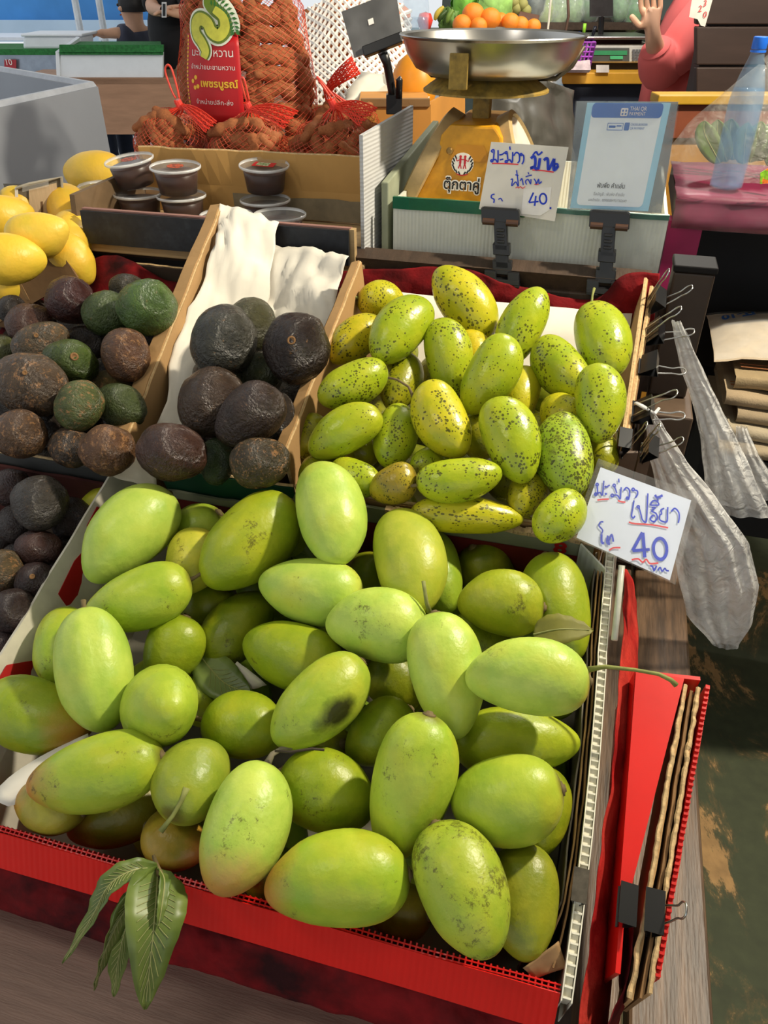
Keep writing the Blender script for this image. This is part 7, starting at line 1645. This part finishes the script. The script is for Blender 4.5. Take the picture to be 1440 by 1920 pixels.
# boxes behind the white panel
cbx = empty('carton_box', atf(740, 260, 1.82), "brown carton behind the white panel left of the scale", 'carton')
boxpx('carton_front', 672, 196, 808, 300, 1.80, 0.25, M('carton_amber', (190, 132, 60), 0.6, var=0.12, vscale=8), cbx)
boxpx('carton_flap', 676, 186, 806, 200, 1.795, 0.02, CARDD, cbx)
q = atf(740, 300, 1.80); fbox('carton_base', q, 0.085, 0.25, 0.656, q.z, CARDD, cbx)
cb2 = empty('carton_box', atf(820, 230, 1.95), "open carton flap leaning behind the scale post", 'carton')
MB().slab([atf(806, 192, 1.86), atf(806, 262, 1.86), atf(872, 240, 2.1), atf(872, 160, 2.1)], 0.006).build('flap', M('carton_amber', (190, 132, 60)), cb2)
q = atf(806, 262, 1.86); fbox('carton_base', atf(840, 255, 1.92), 0.06, 0.2, 0.656, 1.19, CARDD, cb2)
orj = empty('orange_bag', atf(770, 170, 2.0), "orange plastic bag behind the black card stand", 'bag')
MB().ball(atf(775, 165, 2.05), 0.055, 14, 9, Matrix.Diagonal((1.0, 0.8, 1.3))).build('bag_body', M('orange_bag', (224, 148, 40), 0.4, var=0.1), orj, smooth=True); MB().tube([atf(775, 135, 2.05), atf(778, 122, 2.05)], [0.02, 0.008], 8).build('bag_knot', M('orange_bag', (224, 148, 40)), orj)
# black card in a plastic sleeve on a clip arm
bc = empty('card_stand', atf(740, 210, 1.70), "black card in plastic sleeve on a tall clip arm", 'card stand')
cq = [atf(640, 22, 1.72), atf(742, -18, 1.72), atf(756, 72, 1.69), atf(664, 108, 1.69)]
MB().slab([cq[0], cq[3], cq[2], cq[1]], 0.004).build('black_card', M('card_black', (24, 24, 24), 0.35, var=0.3, vscale=12), bc)
f5, _n = signframe(*cq)
MB().sheet([[f5(-.03 + 1.06 * i / 8, -.03 + 1.06 * j / 8, .003 + .003 * nz((i * .9, j * .9, 5))) for i in range(9)] for j in range(9)]).build('sleeve', plastic_film('sleeve_film', (240, 240, 240), 0.10), bc, smooth=True)
MB().slab([f5(.42, .38, .005), f5(.42, .50, .005), f5(.52, .50, .005), f5(.52, .38, .005)], 0.0006).build('white_sticker', WHT, bc)
MB().slab([f5(.20, .88, .012), f5(.20, 1.10, .012), f5(.98, 1.10, .012), f5(.98, .88, .012)], 0.016).build('jaw', BLACK, bc, bevel=0.002)
MB().tube([atf(718, 98, 1.70), atf(726, 120, 1.71), atf(734, 165, 1.72), atf(738, 185, 1.72)], [0.010, 0.008, 0.008, 0.010], 8).build('arm', BLACK, bc, smooth=True)
boxpx('clamp', 724, 178, 754, 215, 1.71, 0.03, BLACK, bc, 0.002)
MB().tube([atf(748, 185, 1.70), atf(749, 150, 1.70), atf(746, 146, 1.70)], 0.0065, 8).build('lever', BLACK, bc, smooth=True)
# water bottles
PET = plastic_film('bottle_plastic', (176, 206, 232), 0.22, 0.06); PETB = plastic_film('bottle_water_blue', (60, 118, 176), 0.55, 0.08); CAPB = M('cap_blue', (30, 100, 206), 0.35)
def bottle(label, base, hgt, r, tint, fill=0.68):
    e = empty('water_bottle', base, label, 'bottle')
    pr = [(0.001, 0.004), (0.75, 0.0), (0.98, 0.012), (1.0, 0.04), (0.97, 0.10), (1.0, 0.16), (0.97, 0.30), (1.0, 0.36), (1.0, 0.58), (0.92, 0.66), (0.70, 0.77), (0.46, 0.86), (0.38, 0.90), (0.38, 0.935)]
    MB().lathe([(a * r, z * hgt) for a, z in pr], 32, base).build('bottle_shell', tint, e, smooth=True)
    MB().lathe([(a * r * 0.95, z * hgt + 0.002) for a, z in pr if z < fill] + [(0.90 * r, fill * hgt), (0.001, fill * hgt)], 28, base).build('water', plastic_film('water_tint', (96, 140, 180), 0.22, 0.05), e, smooth=True)
    MB().lathe([(0.40 * r, 0.925 * hgt), (0.42 * r, 0.93 * hgt), (0.42 * r, 0.995 * hgt), (0.38 * r, hgt), (0.001, hgt)], 24, base).build('cap', CAPB, e, auto=True)
    MB().lathe([(0.44 * r, 0.905 * hgt), (0.44 * r, 0.918 * hgt)], 24, base, closed_ends=False).build('neck_ring', CAPB, e)
    return e
wbpos = aty(1360, 352, 1.62)
bottle("clear blue-tinted water bottle with blue cap on the magenta sheet", wbpos, 0.238, 0.0290, plastic_film('bottle_tint', (130, 166, 196), 0.22, 0.05))
p = atf(778, 100, 2.35); 
bottle("clear water bottle with blue cap behind the scale pan", Vector((p.x, p.y, p.z - 0.05)), 0.26, 0.034, PET, 0.5)
fbox('bottle_shelf', atf(778, 135, 2.25), 0.10, 0.25, p.z - 0.075, p.z - 0.0505, WOODD, None); tag(bpy.data.objects['bottle_shelf'], "small dark shelf carrying the water bottle behind the scale pan", 'shelf')

# produce table with oranges and vegetables
pz = 1.318
ptb = empty('produce_table', atf(940, 80, 3.1), "long produce table behind the scale covered with fruit and vegetables", 'table')
fbox('table_top', atf(885, 60, 3.0), 0.29, 0.75, pz - 0.05, pz - 0.001, M('produce_cloth', (104, 112, 104), 0.8), ptb)
for dx in (-0.25, 0.25):
    q = atf(885, 60, 3.05) + _R * dx; fbox('leg', q, 0.03, 0.05, 0, pz - 0.05, WOODD, ptb)
OR = M('orange_peel', (238, 134, 38), 0.45, var=0.08, vscale=40, bump=0.3, bscale=260)
om = MB().lathe([(max(1e-4, math.sin(PI * i / 12)), -math.cos(PI * i / 12) * 0.92) for i in range(13)], 20).mesh('orange', True); om.materials.append(OR)
cal = MB().lathe([(0.10, 0.0), (0.08, 0.03), (0.001, 0.035)], 8).mesh('calyx'); cal.materials.append(M('calyx_green', (96, 120, 50), 0.7))
OL = ["leftmost orange peeking over the pan rim", "big orange at the left top of the orange heap", "orange right beside the topmost one", "orange low between the two top oranges", "small orange behind the top pair", "fourth orange along the pan rim", "fifth orange along the pan rim", "rightmost orange, half behind the pan rim"]
for i, (px, py, r_, d) in enumerate(((866, 46, 15, 3.05), (887, 28, 18, 3.12), (919, 36, 17, 3.10), (897, 50, 14, 3.04), (938, 40, 13, 3.2), (957, 43, 15, 3.1), (976, 47, 13, 3.1), (1000, 50, 12, 3.1))):
    p = atf(px, py, d); rr = r_ * d / FPX; e = instance('orange', om, Matrix.Translation(p) @ Matrix.Scale(rr, 4))
    tag(e, OL[i], 'orange', 'oranges behind the pan'); instance('calyx', cal, Matrix.Translation(p + Vector((0, 0, rr * 0.9))) @ Matrix.Scale(rr, 4), parent=e)
hp = tag(MB().sheet([[atf(855 + 160 * i / 10, 62 - 12 * math.sin(PI * i / 10) * (1 - j / 5), 3.08 + 0.22 * j / 5) for i in range(11)] for j in range(6)], 0.03).build('fruit_tray', M('tray_grey', (126, 116, 104), 0.7)), "low tray under the oranges behind the pan", 'tray')
lm = MB().ball((0, 0, 0), 1.0, 14, 9).mesh('potato', True); lm.materials.append(M('longan_skin', (150, 146, 84), 0.7, var=0.15, vscale=30, bump=0.2))
for i, (px, py) in enumerate(((944, 8), (952, 22), (963, 4), (968, 16), (980, 9), (986, 20))):
    tag(instance('guava', lm, Matrix.Translation(atf(px, py, 3.45)) @ Matrix.Scale(0.021, 4)), ("olive fruit at left of the small heap", "olive fruit low in front of the small heap", "olive fruit on top of the small heap", "olive fruit in the middle of the small heap", "olive fruit right of the heap centre", "rightmost olive fruit of the small heap")[i], 'fruit', 'olive fruits behind the oranges')
tag(MB().box(0, 1, 0, 1, 0, 1).build('fruit_stand', WOODD), "dark box under the olive fruits", 'box')
o = bpy.data.objects['fruit_stand']; q = atf(965, 34, 3.42); o.matrix_basis = Matrix.Translation((q.x - 0.06, q.y, pz - 0.0)) @ Matrix.Diagonal((0.13, 0.10, max(0.02, q.z - pz - 0.006), 1))
LET = M('lettuce', (150, 196, 104), 0.6, var=0.25, vscale=22, bump=0.4)
def veg(name, label, px, py, d, r_, sq, mat, cat, leafy=0.25, seed=0):
    c_ = atf(px, py, d); e = empty(name, Vector((c_.x, c_.y, pz)), label, cat)
    for k in range(7):
        v, f = [], []
        rows = []
        a0 = k * 0.9 + seed
        for i in range(9):
            t = PI * (0.08 + 0.84 * i / 8); r2 = []
            for j in range(9):
                a = a0 + (j / 8 - 0.5) * 2.2; R_ = r_ * (0.86 + 0.035 * k) * (1 + leafy * nz((a * 2 + seed, t * 2, k)))
                r2.append(c_ + Vector((math.sin(t) * math.cos(a) * R_, math.sin(t) * math.sin(a) * R_, math.cos(t) * R_ * sq)))
            rows.append(r2)
        MB().sheet(rows).build('outer_leaf', mat, e, smooth=True)
    return e
veg('cabbage', "pale green cabbage behind the oranges", 925, 12, 3.40, 0.065, 1.1, LET, 'cabbage'); veg('cabbage', "brighter green cabbage left of the pale one", 876, 6, 3.5, 0.06, 1.2, M('lettuce_bright', (128, 190, 70), 0.6, var=0.25, vscale=22), 'cabbage', seed=3)
veg('herb_bunch', "bunch of green herbs left of the oranges", 842, 38, 3.3, 0.035, 1.0, M('herb_green', (96, 130, 60), 0.6, var=0.3, vscale=40), 'herbs', 0.6, 5)
rc = empty('red_fruit', atf(797, 42, 3.2), "ribbed red fruit beside the clear bottle", 'fruit')
MB().lathe([(0.001, -0.03), (0.02, -0.026), (0.028, 0.0), (0.02, 0.02), (0.001, 0.024)], 18, atf(797, 38, 3.2)).build('fruit_body', M('red_ribbed', (222, 66, 54), 0.4), rc, smooth=True); MB().tube([atf(797, 30, 3.2), atf(799, 22, 3.2)], 0.004, 6).build('fruit_stem', STEMG, rc)
for i, (px0, py0, px1, py1) in enumerate(((815, 38, 832, 12), (822, 40, 838, 20), (838, 44, 850, 18))):
    tag(MB().tube(smoothline([atf(px0, py0, 3.25), atf((px0 + px1) / 2 - 3, (py0 + py1) / 2, 3.25), atf(px1, py1, 3.25)], 5), [0.004 + 0.006 * math.sin(PI * k / 10) for k in range(11)], 8).build('chilli', M('chilli_%d' % i, ((196, 176, 70), (60, 84, 40), (110, 140, 60))[i], 0.4), smooth=True), ("yellow chilli leaning beside the red ribbed fruit", "dark green chilli leaning beside the red ribbed fruit", "light green chilli next to the herb bunch")[i], 'chilli')
tag(MB().slab([atf(975, 20, 3.35), atf(968, 40, 3.3), atf(1008, 44, 3.3), atf(1012, 28, 3.35)], 0.02).build('brown_tray', M('brown_tray', (88, 60, 46), 0.6), bevel=0.003), "small dark brown tray tilted beside the olive fruits", 'tray')
# bagged greens further right
for i, (px, py, r_, colr) in enumerate(((1024, 22, 0.045, (150, 170, 90)), (1048, 20, 0.05, (150, 176, 130)), (1076, 18, 0.05, (140, 170, 120)), (1104, 10, 0.05, (60, 110, 50)), (1165, 10, 0.05, (130, 170, 120)), (1190, 22, 0.055, (80, 150, 60)), (1008, 4, 0.05, (70, 80, 80)))):
    c_ = atf(px, py, 4.3); e = empty('vegetable_bag', c_ - _Z * 0.05, ("clear bag of pale greens beside the brown tray", "clear bag of vegetables above the purple basket, left one", "clear bag of vegetables above the purple basket, right one", "dark green leafy bag left of the phone stand", "clear bag of vegetables right of the phone stand", "bag of bright green leaves beside the raised hand", "dark bag at the top behind the olive fruits")[i], 'vegetable bag')
    rows = [[c_ + Vector((math.sin(PI * (j + .4) / 9) * math.cos(2 * PI * k / 14) * r_, math.sin(PI * (j + .4) / 9) * math.sin(2 * PI * k / 14) * r_, -math.cos(PI * (j + .4) / 9) * r_ * 1.5)) * 1.0 for k in range(15)] for j in range(9)]
    rows = [[p + (p - c_) * 0.22 * nz((p.x * 40, p.y * 40, p.z * 40 + i)) for p in r2] for r2 in rows]
    MB().sheet(rows).build('greens', M('greens_%d' % i, colr, 0.6, var=0.4, vscale=40, bump=0.4), e, smooth=True)
    MB().sheet([[c_ + (p - c_) * 1.14 for p in r2] for r2 in rows]).build('clear_bag', plastic_film('veg_film', (230, 240, 236), 0.25, 0.12), e, smooth=True)
vs_ = empty('vegetable_shelf', atf(1100, 45, 4.4), "dark shelf behind the digital scale carrying bagged vegetables", 'shelf')
q = atf(1100, 42, 4.25); fbox('shelf_board', q, 0.42, 0.5, q.z - 0.03, q.z, WOODD, vs_); fbox('shelf_body', atf(1100, 42, 4.3), 0.40, 0.4, 0, q.z - 0.03, M('shelf_dark', (52, 60, 54), 0.7), vs_)
# yellow counter with digital scale, basket
yz = atf(1120, 136, 3.75).z
yc = empty('yellow_counter', atf(1130, 160, 3.75), "yellow-edged counter carrying the digital scale", 'counter')
fbox('counter_top', atf(1130, 140, 3.75), 0.32, 0.48, atf(1120, 158, 3.75).z, yz, M('counter_yellow', (214, 158, 50), 0.5, var=0.12, vscale=8), yc, 0.004)
fbox('counter_body', atf(1130, 140, 3.79), 0.30, 0.42, 0, atf(1120, 158, 3.75).z, M('counter_dark', (38, 44, 58), 0.8), yc)
dg = empty('digital_scale', atf(1155, 125, 3.85), "white digital counter scale with green display and steel plate", 'scale')
z_a, z_b, z_c = yz, atf(1155, 118, 3.85).z, atf(1155, 84, 3.85).z
fbox('foot_base', atf(1155, 125, 3.87), 0.135, 0.22, z_a + 0.001, z_b, BLACK, dg)
o_ = fbox('scale_housing', atf(1160, 118, 3.85), 0.148, 0.26, z_b, z_c, M('scale_white', (218, 216, 206), 0.45), dg, 0.006)
boxpx('display_panel', 1106, 90, 1180, 115, 3.846, 0.006, M('display_dark', (92, 96, 92), 0.3), dg)
boxpx('green_display', 1108, 95, 1176, 103, 3.843, 0.004, M('display_green', (70, 160, 110), 0.3), dg); boxpx('green_display', 1144, 105, 1168, 111, 3.842, 0.004, M('display_green2', (90, 200, 140), 0.3), dg)
q = MB()
for i in range(4):
    for j in range(4): 
        p = atf(1188 + 6 * i, 95 + 5.5 * j, 3.845); q.add([p - _R * .006 - _Z * .005, p + _R * .006 - _Z * .005, p + _R * .006 + _Z * .005, p - _R * .006 + _Z * .005], [(0, 1, 2, 3)])
tag(q.build('key_pad', M('key_grey', (110, 112, 116), 0.5), dg), kind='stuff')
fbox('plate_support', atf(1160, 80, 3.90), 0.10, 0.16, z_c, z_c + 0.02, BLACK, dg); fbox('steel_plate', atf(1160, 78, 3.83), 0.150, 0.28, z_c + 0.02, z_c + 0.032, STEEL, dg, 0.004)
boxpx('price_tag', 1118, 122, 1142, 136, 3.74, 0.004, WHT, dg)
pbk = empty('pen_basket', atf(1078, 108, 3.8), "purple perforated plastic basket holding pens", 'basket')
PUR = M('purple_plastic', (166, 80, 190), 0.4)
c_ = atf(1080, 108, 3.85); w0, w1, hb_ = 0.052, 0.062, 0.105
q = MB(); base_ = Vector((c_.x, c_.y, yz + 0.002))
for sd in range(4):
    ax = (_R, _F0, -_R, -_F0)[sd]; nx = (-_F0, _R, _F0, -_R)[sd]
    for i in range(8):
        k = -1 + 2 * i / 7; q.tube([base_ + nx * w0 + ax * w0 * k, base_ + nx * w1 + ax * w1 * k + _Z * hb_], 0.0034, 4)
    for j in range(7): 
        t = j / 6; w = w0 + (w1 - w0) * t; q.tube([base_ + nx * w - ax * w + _Z * hb_ * t, base_ + nx * w + ax * w + _Z * hb_ * t], 0.0036, 4)
q.build('basket_lattice', PUR, pbk); fbox('basket_floor', base_ - _F0 * w0, w0, 2 * w0, yz + 0.002, yz + 0.006, PUR, pbk)
for i, (dx, colr, L_) in enumerate(((0.02, (150, 214, 60), 0.16), (-0.01, (40, 60, 150), 0.13), (0.04, (24, 26, 40), 0.15))):
    p = base_ + _R * dx + _Z * 0.01; e = empty('pen', p, ("lime green pen in the purple basket", "blue pen in the purple basket", "black marker in the purple basket")[i], 'pen')
    MB().tube([p, p + _Z * L_ * 0.8 + _R * 0.01 * i], 0.006, 8).build('barrel', M('pen_%d' % i, colr, 0.4), e, smooth=True); MB().tube([p + _Z * L_ * 0.8 + _R * 0.01 * i, p + _Z * L_ + _R * 0.013 * i], 0.007, 8).build('pen_cap', M('pencap_%d' % i, colr, 0.35), e, smooth=True)
tag(MB().slab([atf(1050, 118, 3.72), atf(1046, 131, 3.70), atf(1108, 131, 3.70), atf(1106, 112, 3.76)], 0.02).build('note_pad', M('paper_pinkish', (206, 186, 190), 0.6, var=0.25, vscale=30)), "stack of paper slips on the yellow counter beside the basket", 'paper')
mph = empty('phone_stand', atf(1128, 60, 3.95), "dark phone screen on a small stand above the digital scale", 'phone stand')
boxpx('screen', 1106, -14, 1150, 32, 3.95, 0.01, M('phone_dark', (54, 54, 54), 0.3, var=0.2, vscale=30), mph, 0.003); MB().tube([atf(1128, 30, 3.96), atf(1126, 66, 3.97), atf(1126, 78, 3.97)], 0.012, 8).build('stand_arm', BLACK, mph)
tag(MB().tube([atf(1062, -60, 3.6), atf(1066, 30, 3.6), atf(1056, 80, 3.62), atf(1048, 135, 3.66)], 0.006, 6).build('power_lead', M('cord_brown', (92, 70, 58), 0.6), smooth=True), "dark cord hanging beside the purple basket", 'cord')
# hanging clear bags with green label bottles, dark clothes below
hbg = film_bag('plastic_bag', "clear plastic bag with green printing hanging behind the scale", [(atf(1020, 150, 2.6), _R * 0.02, 0.02), (atf(1026, 175, 2.6), _R * 0.05, 0.03), (atf(1032, 220, 2.6), _R * 0.06, 0.035), (atf(1030, 262, 2.6), _R * 0.045, 0.02)], 7, 2.2)
MB().tube([atf(1020, 152, 2.6), atf(1021, 120, 2.6), atf(1021, 20, 2.6) + _Z * 2.0], 0.003, 5).build('string', PAPER, hbg)
gl = empty('drink_bottle', atf(1032, 245, 2.62), "clear bottle with green label inside the hanging bag", 'bottle')
p = atf(1032, 262, 2.62); MB().lathe([(0.03, 0), (0.034, 0.02), (0.034, 0.12), (0.014, 0.16), (0.012, 0.18), (0.001, 0.18)], 20, p).build('bottle_shell', PET, gl, smooth=True); MB().lathe([(0.0345, 0.04), (0.0345, 0.10)], 20, p, closed_ends=False).build('green_label', M('label_green', (40, 120, 80), 0.5, var=0.3, vscale=40), gl)
dc = drape('grey_tarp', [atf(925, 175, 2.2), atf(970, 185, 2.2), atf(1010, 150, 2.3), atf(1075, 170, 2.5)], [atf(905, 330, 2.1), atf(960, 340, 2.1), atf(1010, 340, 2.15), atf(1075, 330, 2.3)], 30, 16, M('dark_tarp', (74, 72, 66), 0.5, var=0.3, vscale=8), 0.03, 12, 0.002, 4.0, 0, -_F0)
tag(dc, "dark grey plastic sheet hanging behind the scale", 'sheet')
# dark brown cabinet, tag, yellow bench
cab = empty('cabinet', atf(1390, 200, 2.72), "dark brown panelled cabinet at the upper right", 'cabinet')
q = atf(1310, 210, 2.72); fbox('cabinet_body', atf(1445, 210, 2.75), 0.26, 0.07, 0, 1.75, M('cab_brown', (50, 38, 34), 0.5, var=0.15, vscale=6), cab)
for (y0, y1) in ((-70, 46), (50, 122), (126, 205)): boxpx('drawer_front', 1306, y0, 1580, y1, 2.72, 0.028, M('cab_panel', (62, 47, 42), 0.45, var=0.15, vscale=5, stretch=(1, 1, 5)), cab, 0.004)
tg = empty('hanging_tag', atf(1312, 20, 2.66), "white paper tag with red numerals hanging by the pink shirt", 'tag')
MB().prism([(1302, -30), (1292, 32), (1308, 36), (1314, 48), (1322, 50), (1336, 0), (1334, -30)], 1.0, lambda x, y, z: atf(x, y, 2.66 + 0.003 * z)).build('tag_card', WHT, tg)
for tx, px, py in (("2", 1312, 22), ("0", 1321, 33), ("3", 1321, 12)): text(tx, 0.022, lambda x, y, z: atf(px, py, 2.655) + _R * x + _Z * y, INKR, 'red_numeral', tg)
MB().tube([atf(1318, -30, 2.66), atf(1318, -30, 2.66) + _Z * 1.8], 0.002, 5).build('string', PAPER, tg)
yb_ = empty('yellow_bench', atf(1380, 190, 2.15), "yellow painted bench behind the water bottle", 'bench')
q = atf(1380, 178, 2.15); fbox('bench_top', atf(1410, 178, 2.15), 0.23, 0.07, q.z - 0.022, q.z, M('bench_yellow', (176, 136, 30), 0.5, var=0.15, vscale=10), yb_, 0.003)
fbox('bench_front', atf(1410, 195, 2.17), 0.22, 0.02, q.z - 0.10, q.z - 0.022, M('bench_redbrown', (120, 60, 34), 0.6), yb_); fbox('bench_body', atf(1410, 195, 2.19), 0.21, 0.05, 0, q.z - 0.10, M('bench_ochre', (170, 120, 40), 0.6, var=0.2, vscale=8), yb_)
# magenta sheet on a low table, greens in a bag
mt_ = empty('side_table', aty(1370, 420, 1.62), "side table covered with a magenta plastic sheet, right of the white box", 'table')
MAG = M('magenta_sheet', (104, 16, 52), 0.5, var=0.2, vscale=14, bump=0.4, bscale=40)
tz = wbpos.z
rows = []
for j in range(15):
    r2 = []
    for i in range(25):
        x = 0.118 + 0.62 * i / 24; y = 1.545 + 0.34 * max(0, j - 6) / 8; z = tz - 0.004 if j >= 6 else tz - 0.004 - 0.055 * (6 - j) / 6
        if j < 6: y = 1.545 - 0.004 * math.sin(j)
        r2.append(Vector((x + 0.004 * nz((i * .7, j * .7, 1)), y + 0.006 * nz((i * .5, j * .4, 3)), z - (0.005 * abs(nz((i * .6, j * .6, 7))) if j >= 6 else 0))))
    rows.append(r2)
MB().sheet(rows, 0.002).build('magenta_sheet', MAG, mt_, smooth=True)
MB().sheet([[p + Vector((0, -0.003, 0.0012 if j >= 6 else 0)) for p in r2] for j, r2 in enumerate(rows[:9])]).build('clear_cover', plastic_film('cover_film', (210, 200, 206), 0.05, 0.1), mt_, smooth=True)
for i, x in enumerate((0.36, 0.41, 0.46, 0.52)): MB().box(x, x + 0.003, 1.5375, 1.5395, tz - 0.055, tz - 0.006).build('white_stripe', WHT, mt_)
MB().box(0.12, 0.74, 1.56, 1.88, tz - 0.05, tz - 0.014).build('table_top', WOODD, mt_)
MB().box(0.115, 0.175, 1.56, 1.60, 0.98, tz - 0.05).build('magenta_panel', M('magenta_panel', (150, 30, 84), 0.5), mt_); MB().box(0.68, 0.73, 1.83, 1.87, 0.0, tz - 0.05).build('leg', WOODD, mt_); MB().box(0.14, 0.18, 1.83, 1.87, 0.656, tz - 0.05).build('leg', WOODD, mt_)
MB().box(0.20, 0.72, 1.80, 1.82, 0.30, tz - 0.06).build('shade_panel', M('black_void', (20, 20, 22)), mt_)  # black panel standing in for the shade under the table
gbg = empty('greens_bag', aty(1390, 300, 1.75), "knotted clear plastic bag of leafy greens behind the water bottle", 'vegetable bag')
c_ = aty(1385, 262, 1.72); cz = tz
rows = []
for j in range(13):
    t = j / 12; r2 = []
    rad_ = 0.115 * (1 - t ** 1.6) + 0.012; z = cz + 0.003 + 0.185 * t
    for k in range(41):
        a = 2 * PI * k / 40; rr = rad_ * (1 + 0.10 * math.sin(a * 7 + t * 3) * t + 0.10 * nz((math.cos(a) * 2, math.sin(a) * 2, t * 3)))
        r2.append(Vector((c_.x + 0.02 * t + rr * math.cos(a), c_.y + 0.03 + rr * 0.8 * math.sin(a), z)))
    rows.append(r2)
MB().sheet(rows).build('clear_bag', plastic_film('veg_bag_film', (214, 216, 208), 0.15, 0.12, 0.6), gbg, smooth=True)
MB().tube([rows[-1][0].lerp(rows[-1][20], .5), rows[-1][0].lerp(rows[-1][20], .5) + Vector((0.03, 0.0, 0.03)), rows[-1][0].lerp(rows[-1][20], .5) + Vector((0.08, 0.0, 0.035))], [0.012, 0.016, 0.03], 10).build('bag_knot', plastic_film('veg_bag_film', (214, 216, 208), 0.34), gbg, smooth=True)
for k in range(8):
    p = Vector((c_.x - 0.02 + 0.014 * k, c_.y + 0.02 + 0.02 * (k % 3), cz + 0.02)); leaf('green_leaf', [p, p + Vector((0.01 * (k - 4), -0.01, 0.05)), p + Vector((0.012 * (k - 4), -0.012, 0.075))], 0.040, (EYE - p).normalized(), gbg, 0.2, M('greens_leaf', (84, 108, 52), 0.6, var=0.25, vscale=40), veins=False)
tag(MB().prism([(0, 0), (0.03, 0.004), (0.036, 0.02), (0.012, 0.03), (-0.004, 0.018)], 0.004, lambda x, y, z: aty(1425, 345, 1.60) + Vector((x, z, y))).build('snack_packet', M('packet_green', (130, 190, 40), 0.4, var=0.4, vscale=60, col2=(230, 120, 40), thr=(0.5, 0.56))), "green and orange snack packet at the right picture edge", 'packet')
# lamp above the stall, out of the picture, giving the main light
lp = empty('pendant_lamp', (0.80, 1.30, 2.26), "hanging bulb lamp above the stall", 'lamp')
MB().tube([(0.80, 1.30, 2.36), (0.80, 1.30, 3.3)], 0.004, 6).build('cord', BLACK, lp); MB().ball((0.80, 1.30, 2.305), 0.024, 14, 9).build('bulb', emis('bulb_glow', (255, 236, 200), 8.0), lp, smooth=True); MB().lathe([(0.02, 2.36), (0.022, 2.345), (0.02, 2.325)], 12, (0.80, 1.30, 0)).build('socket', BLACK, lp)
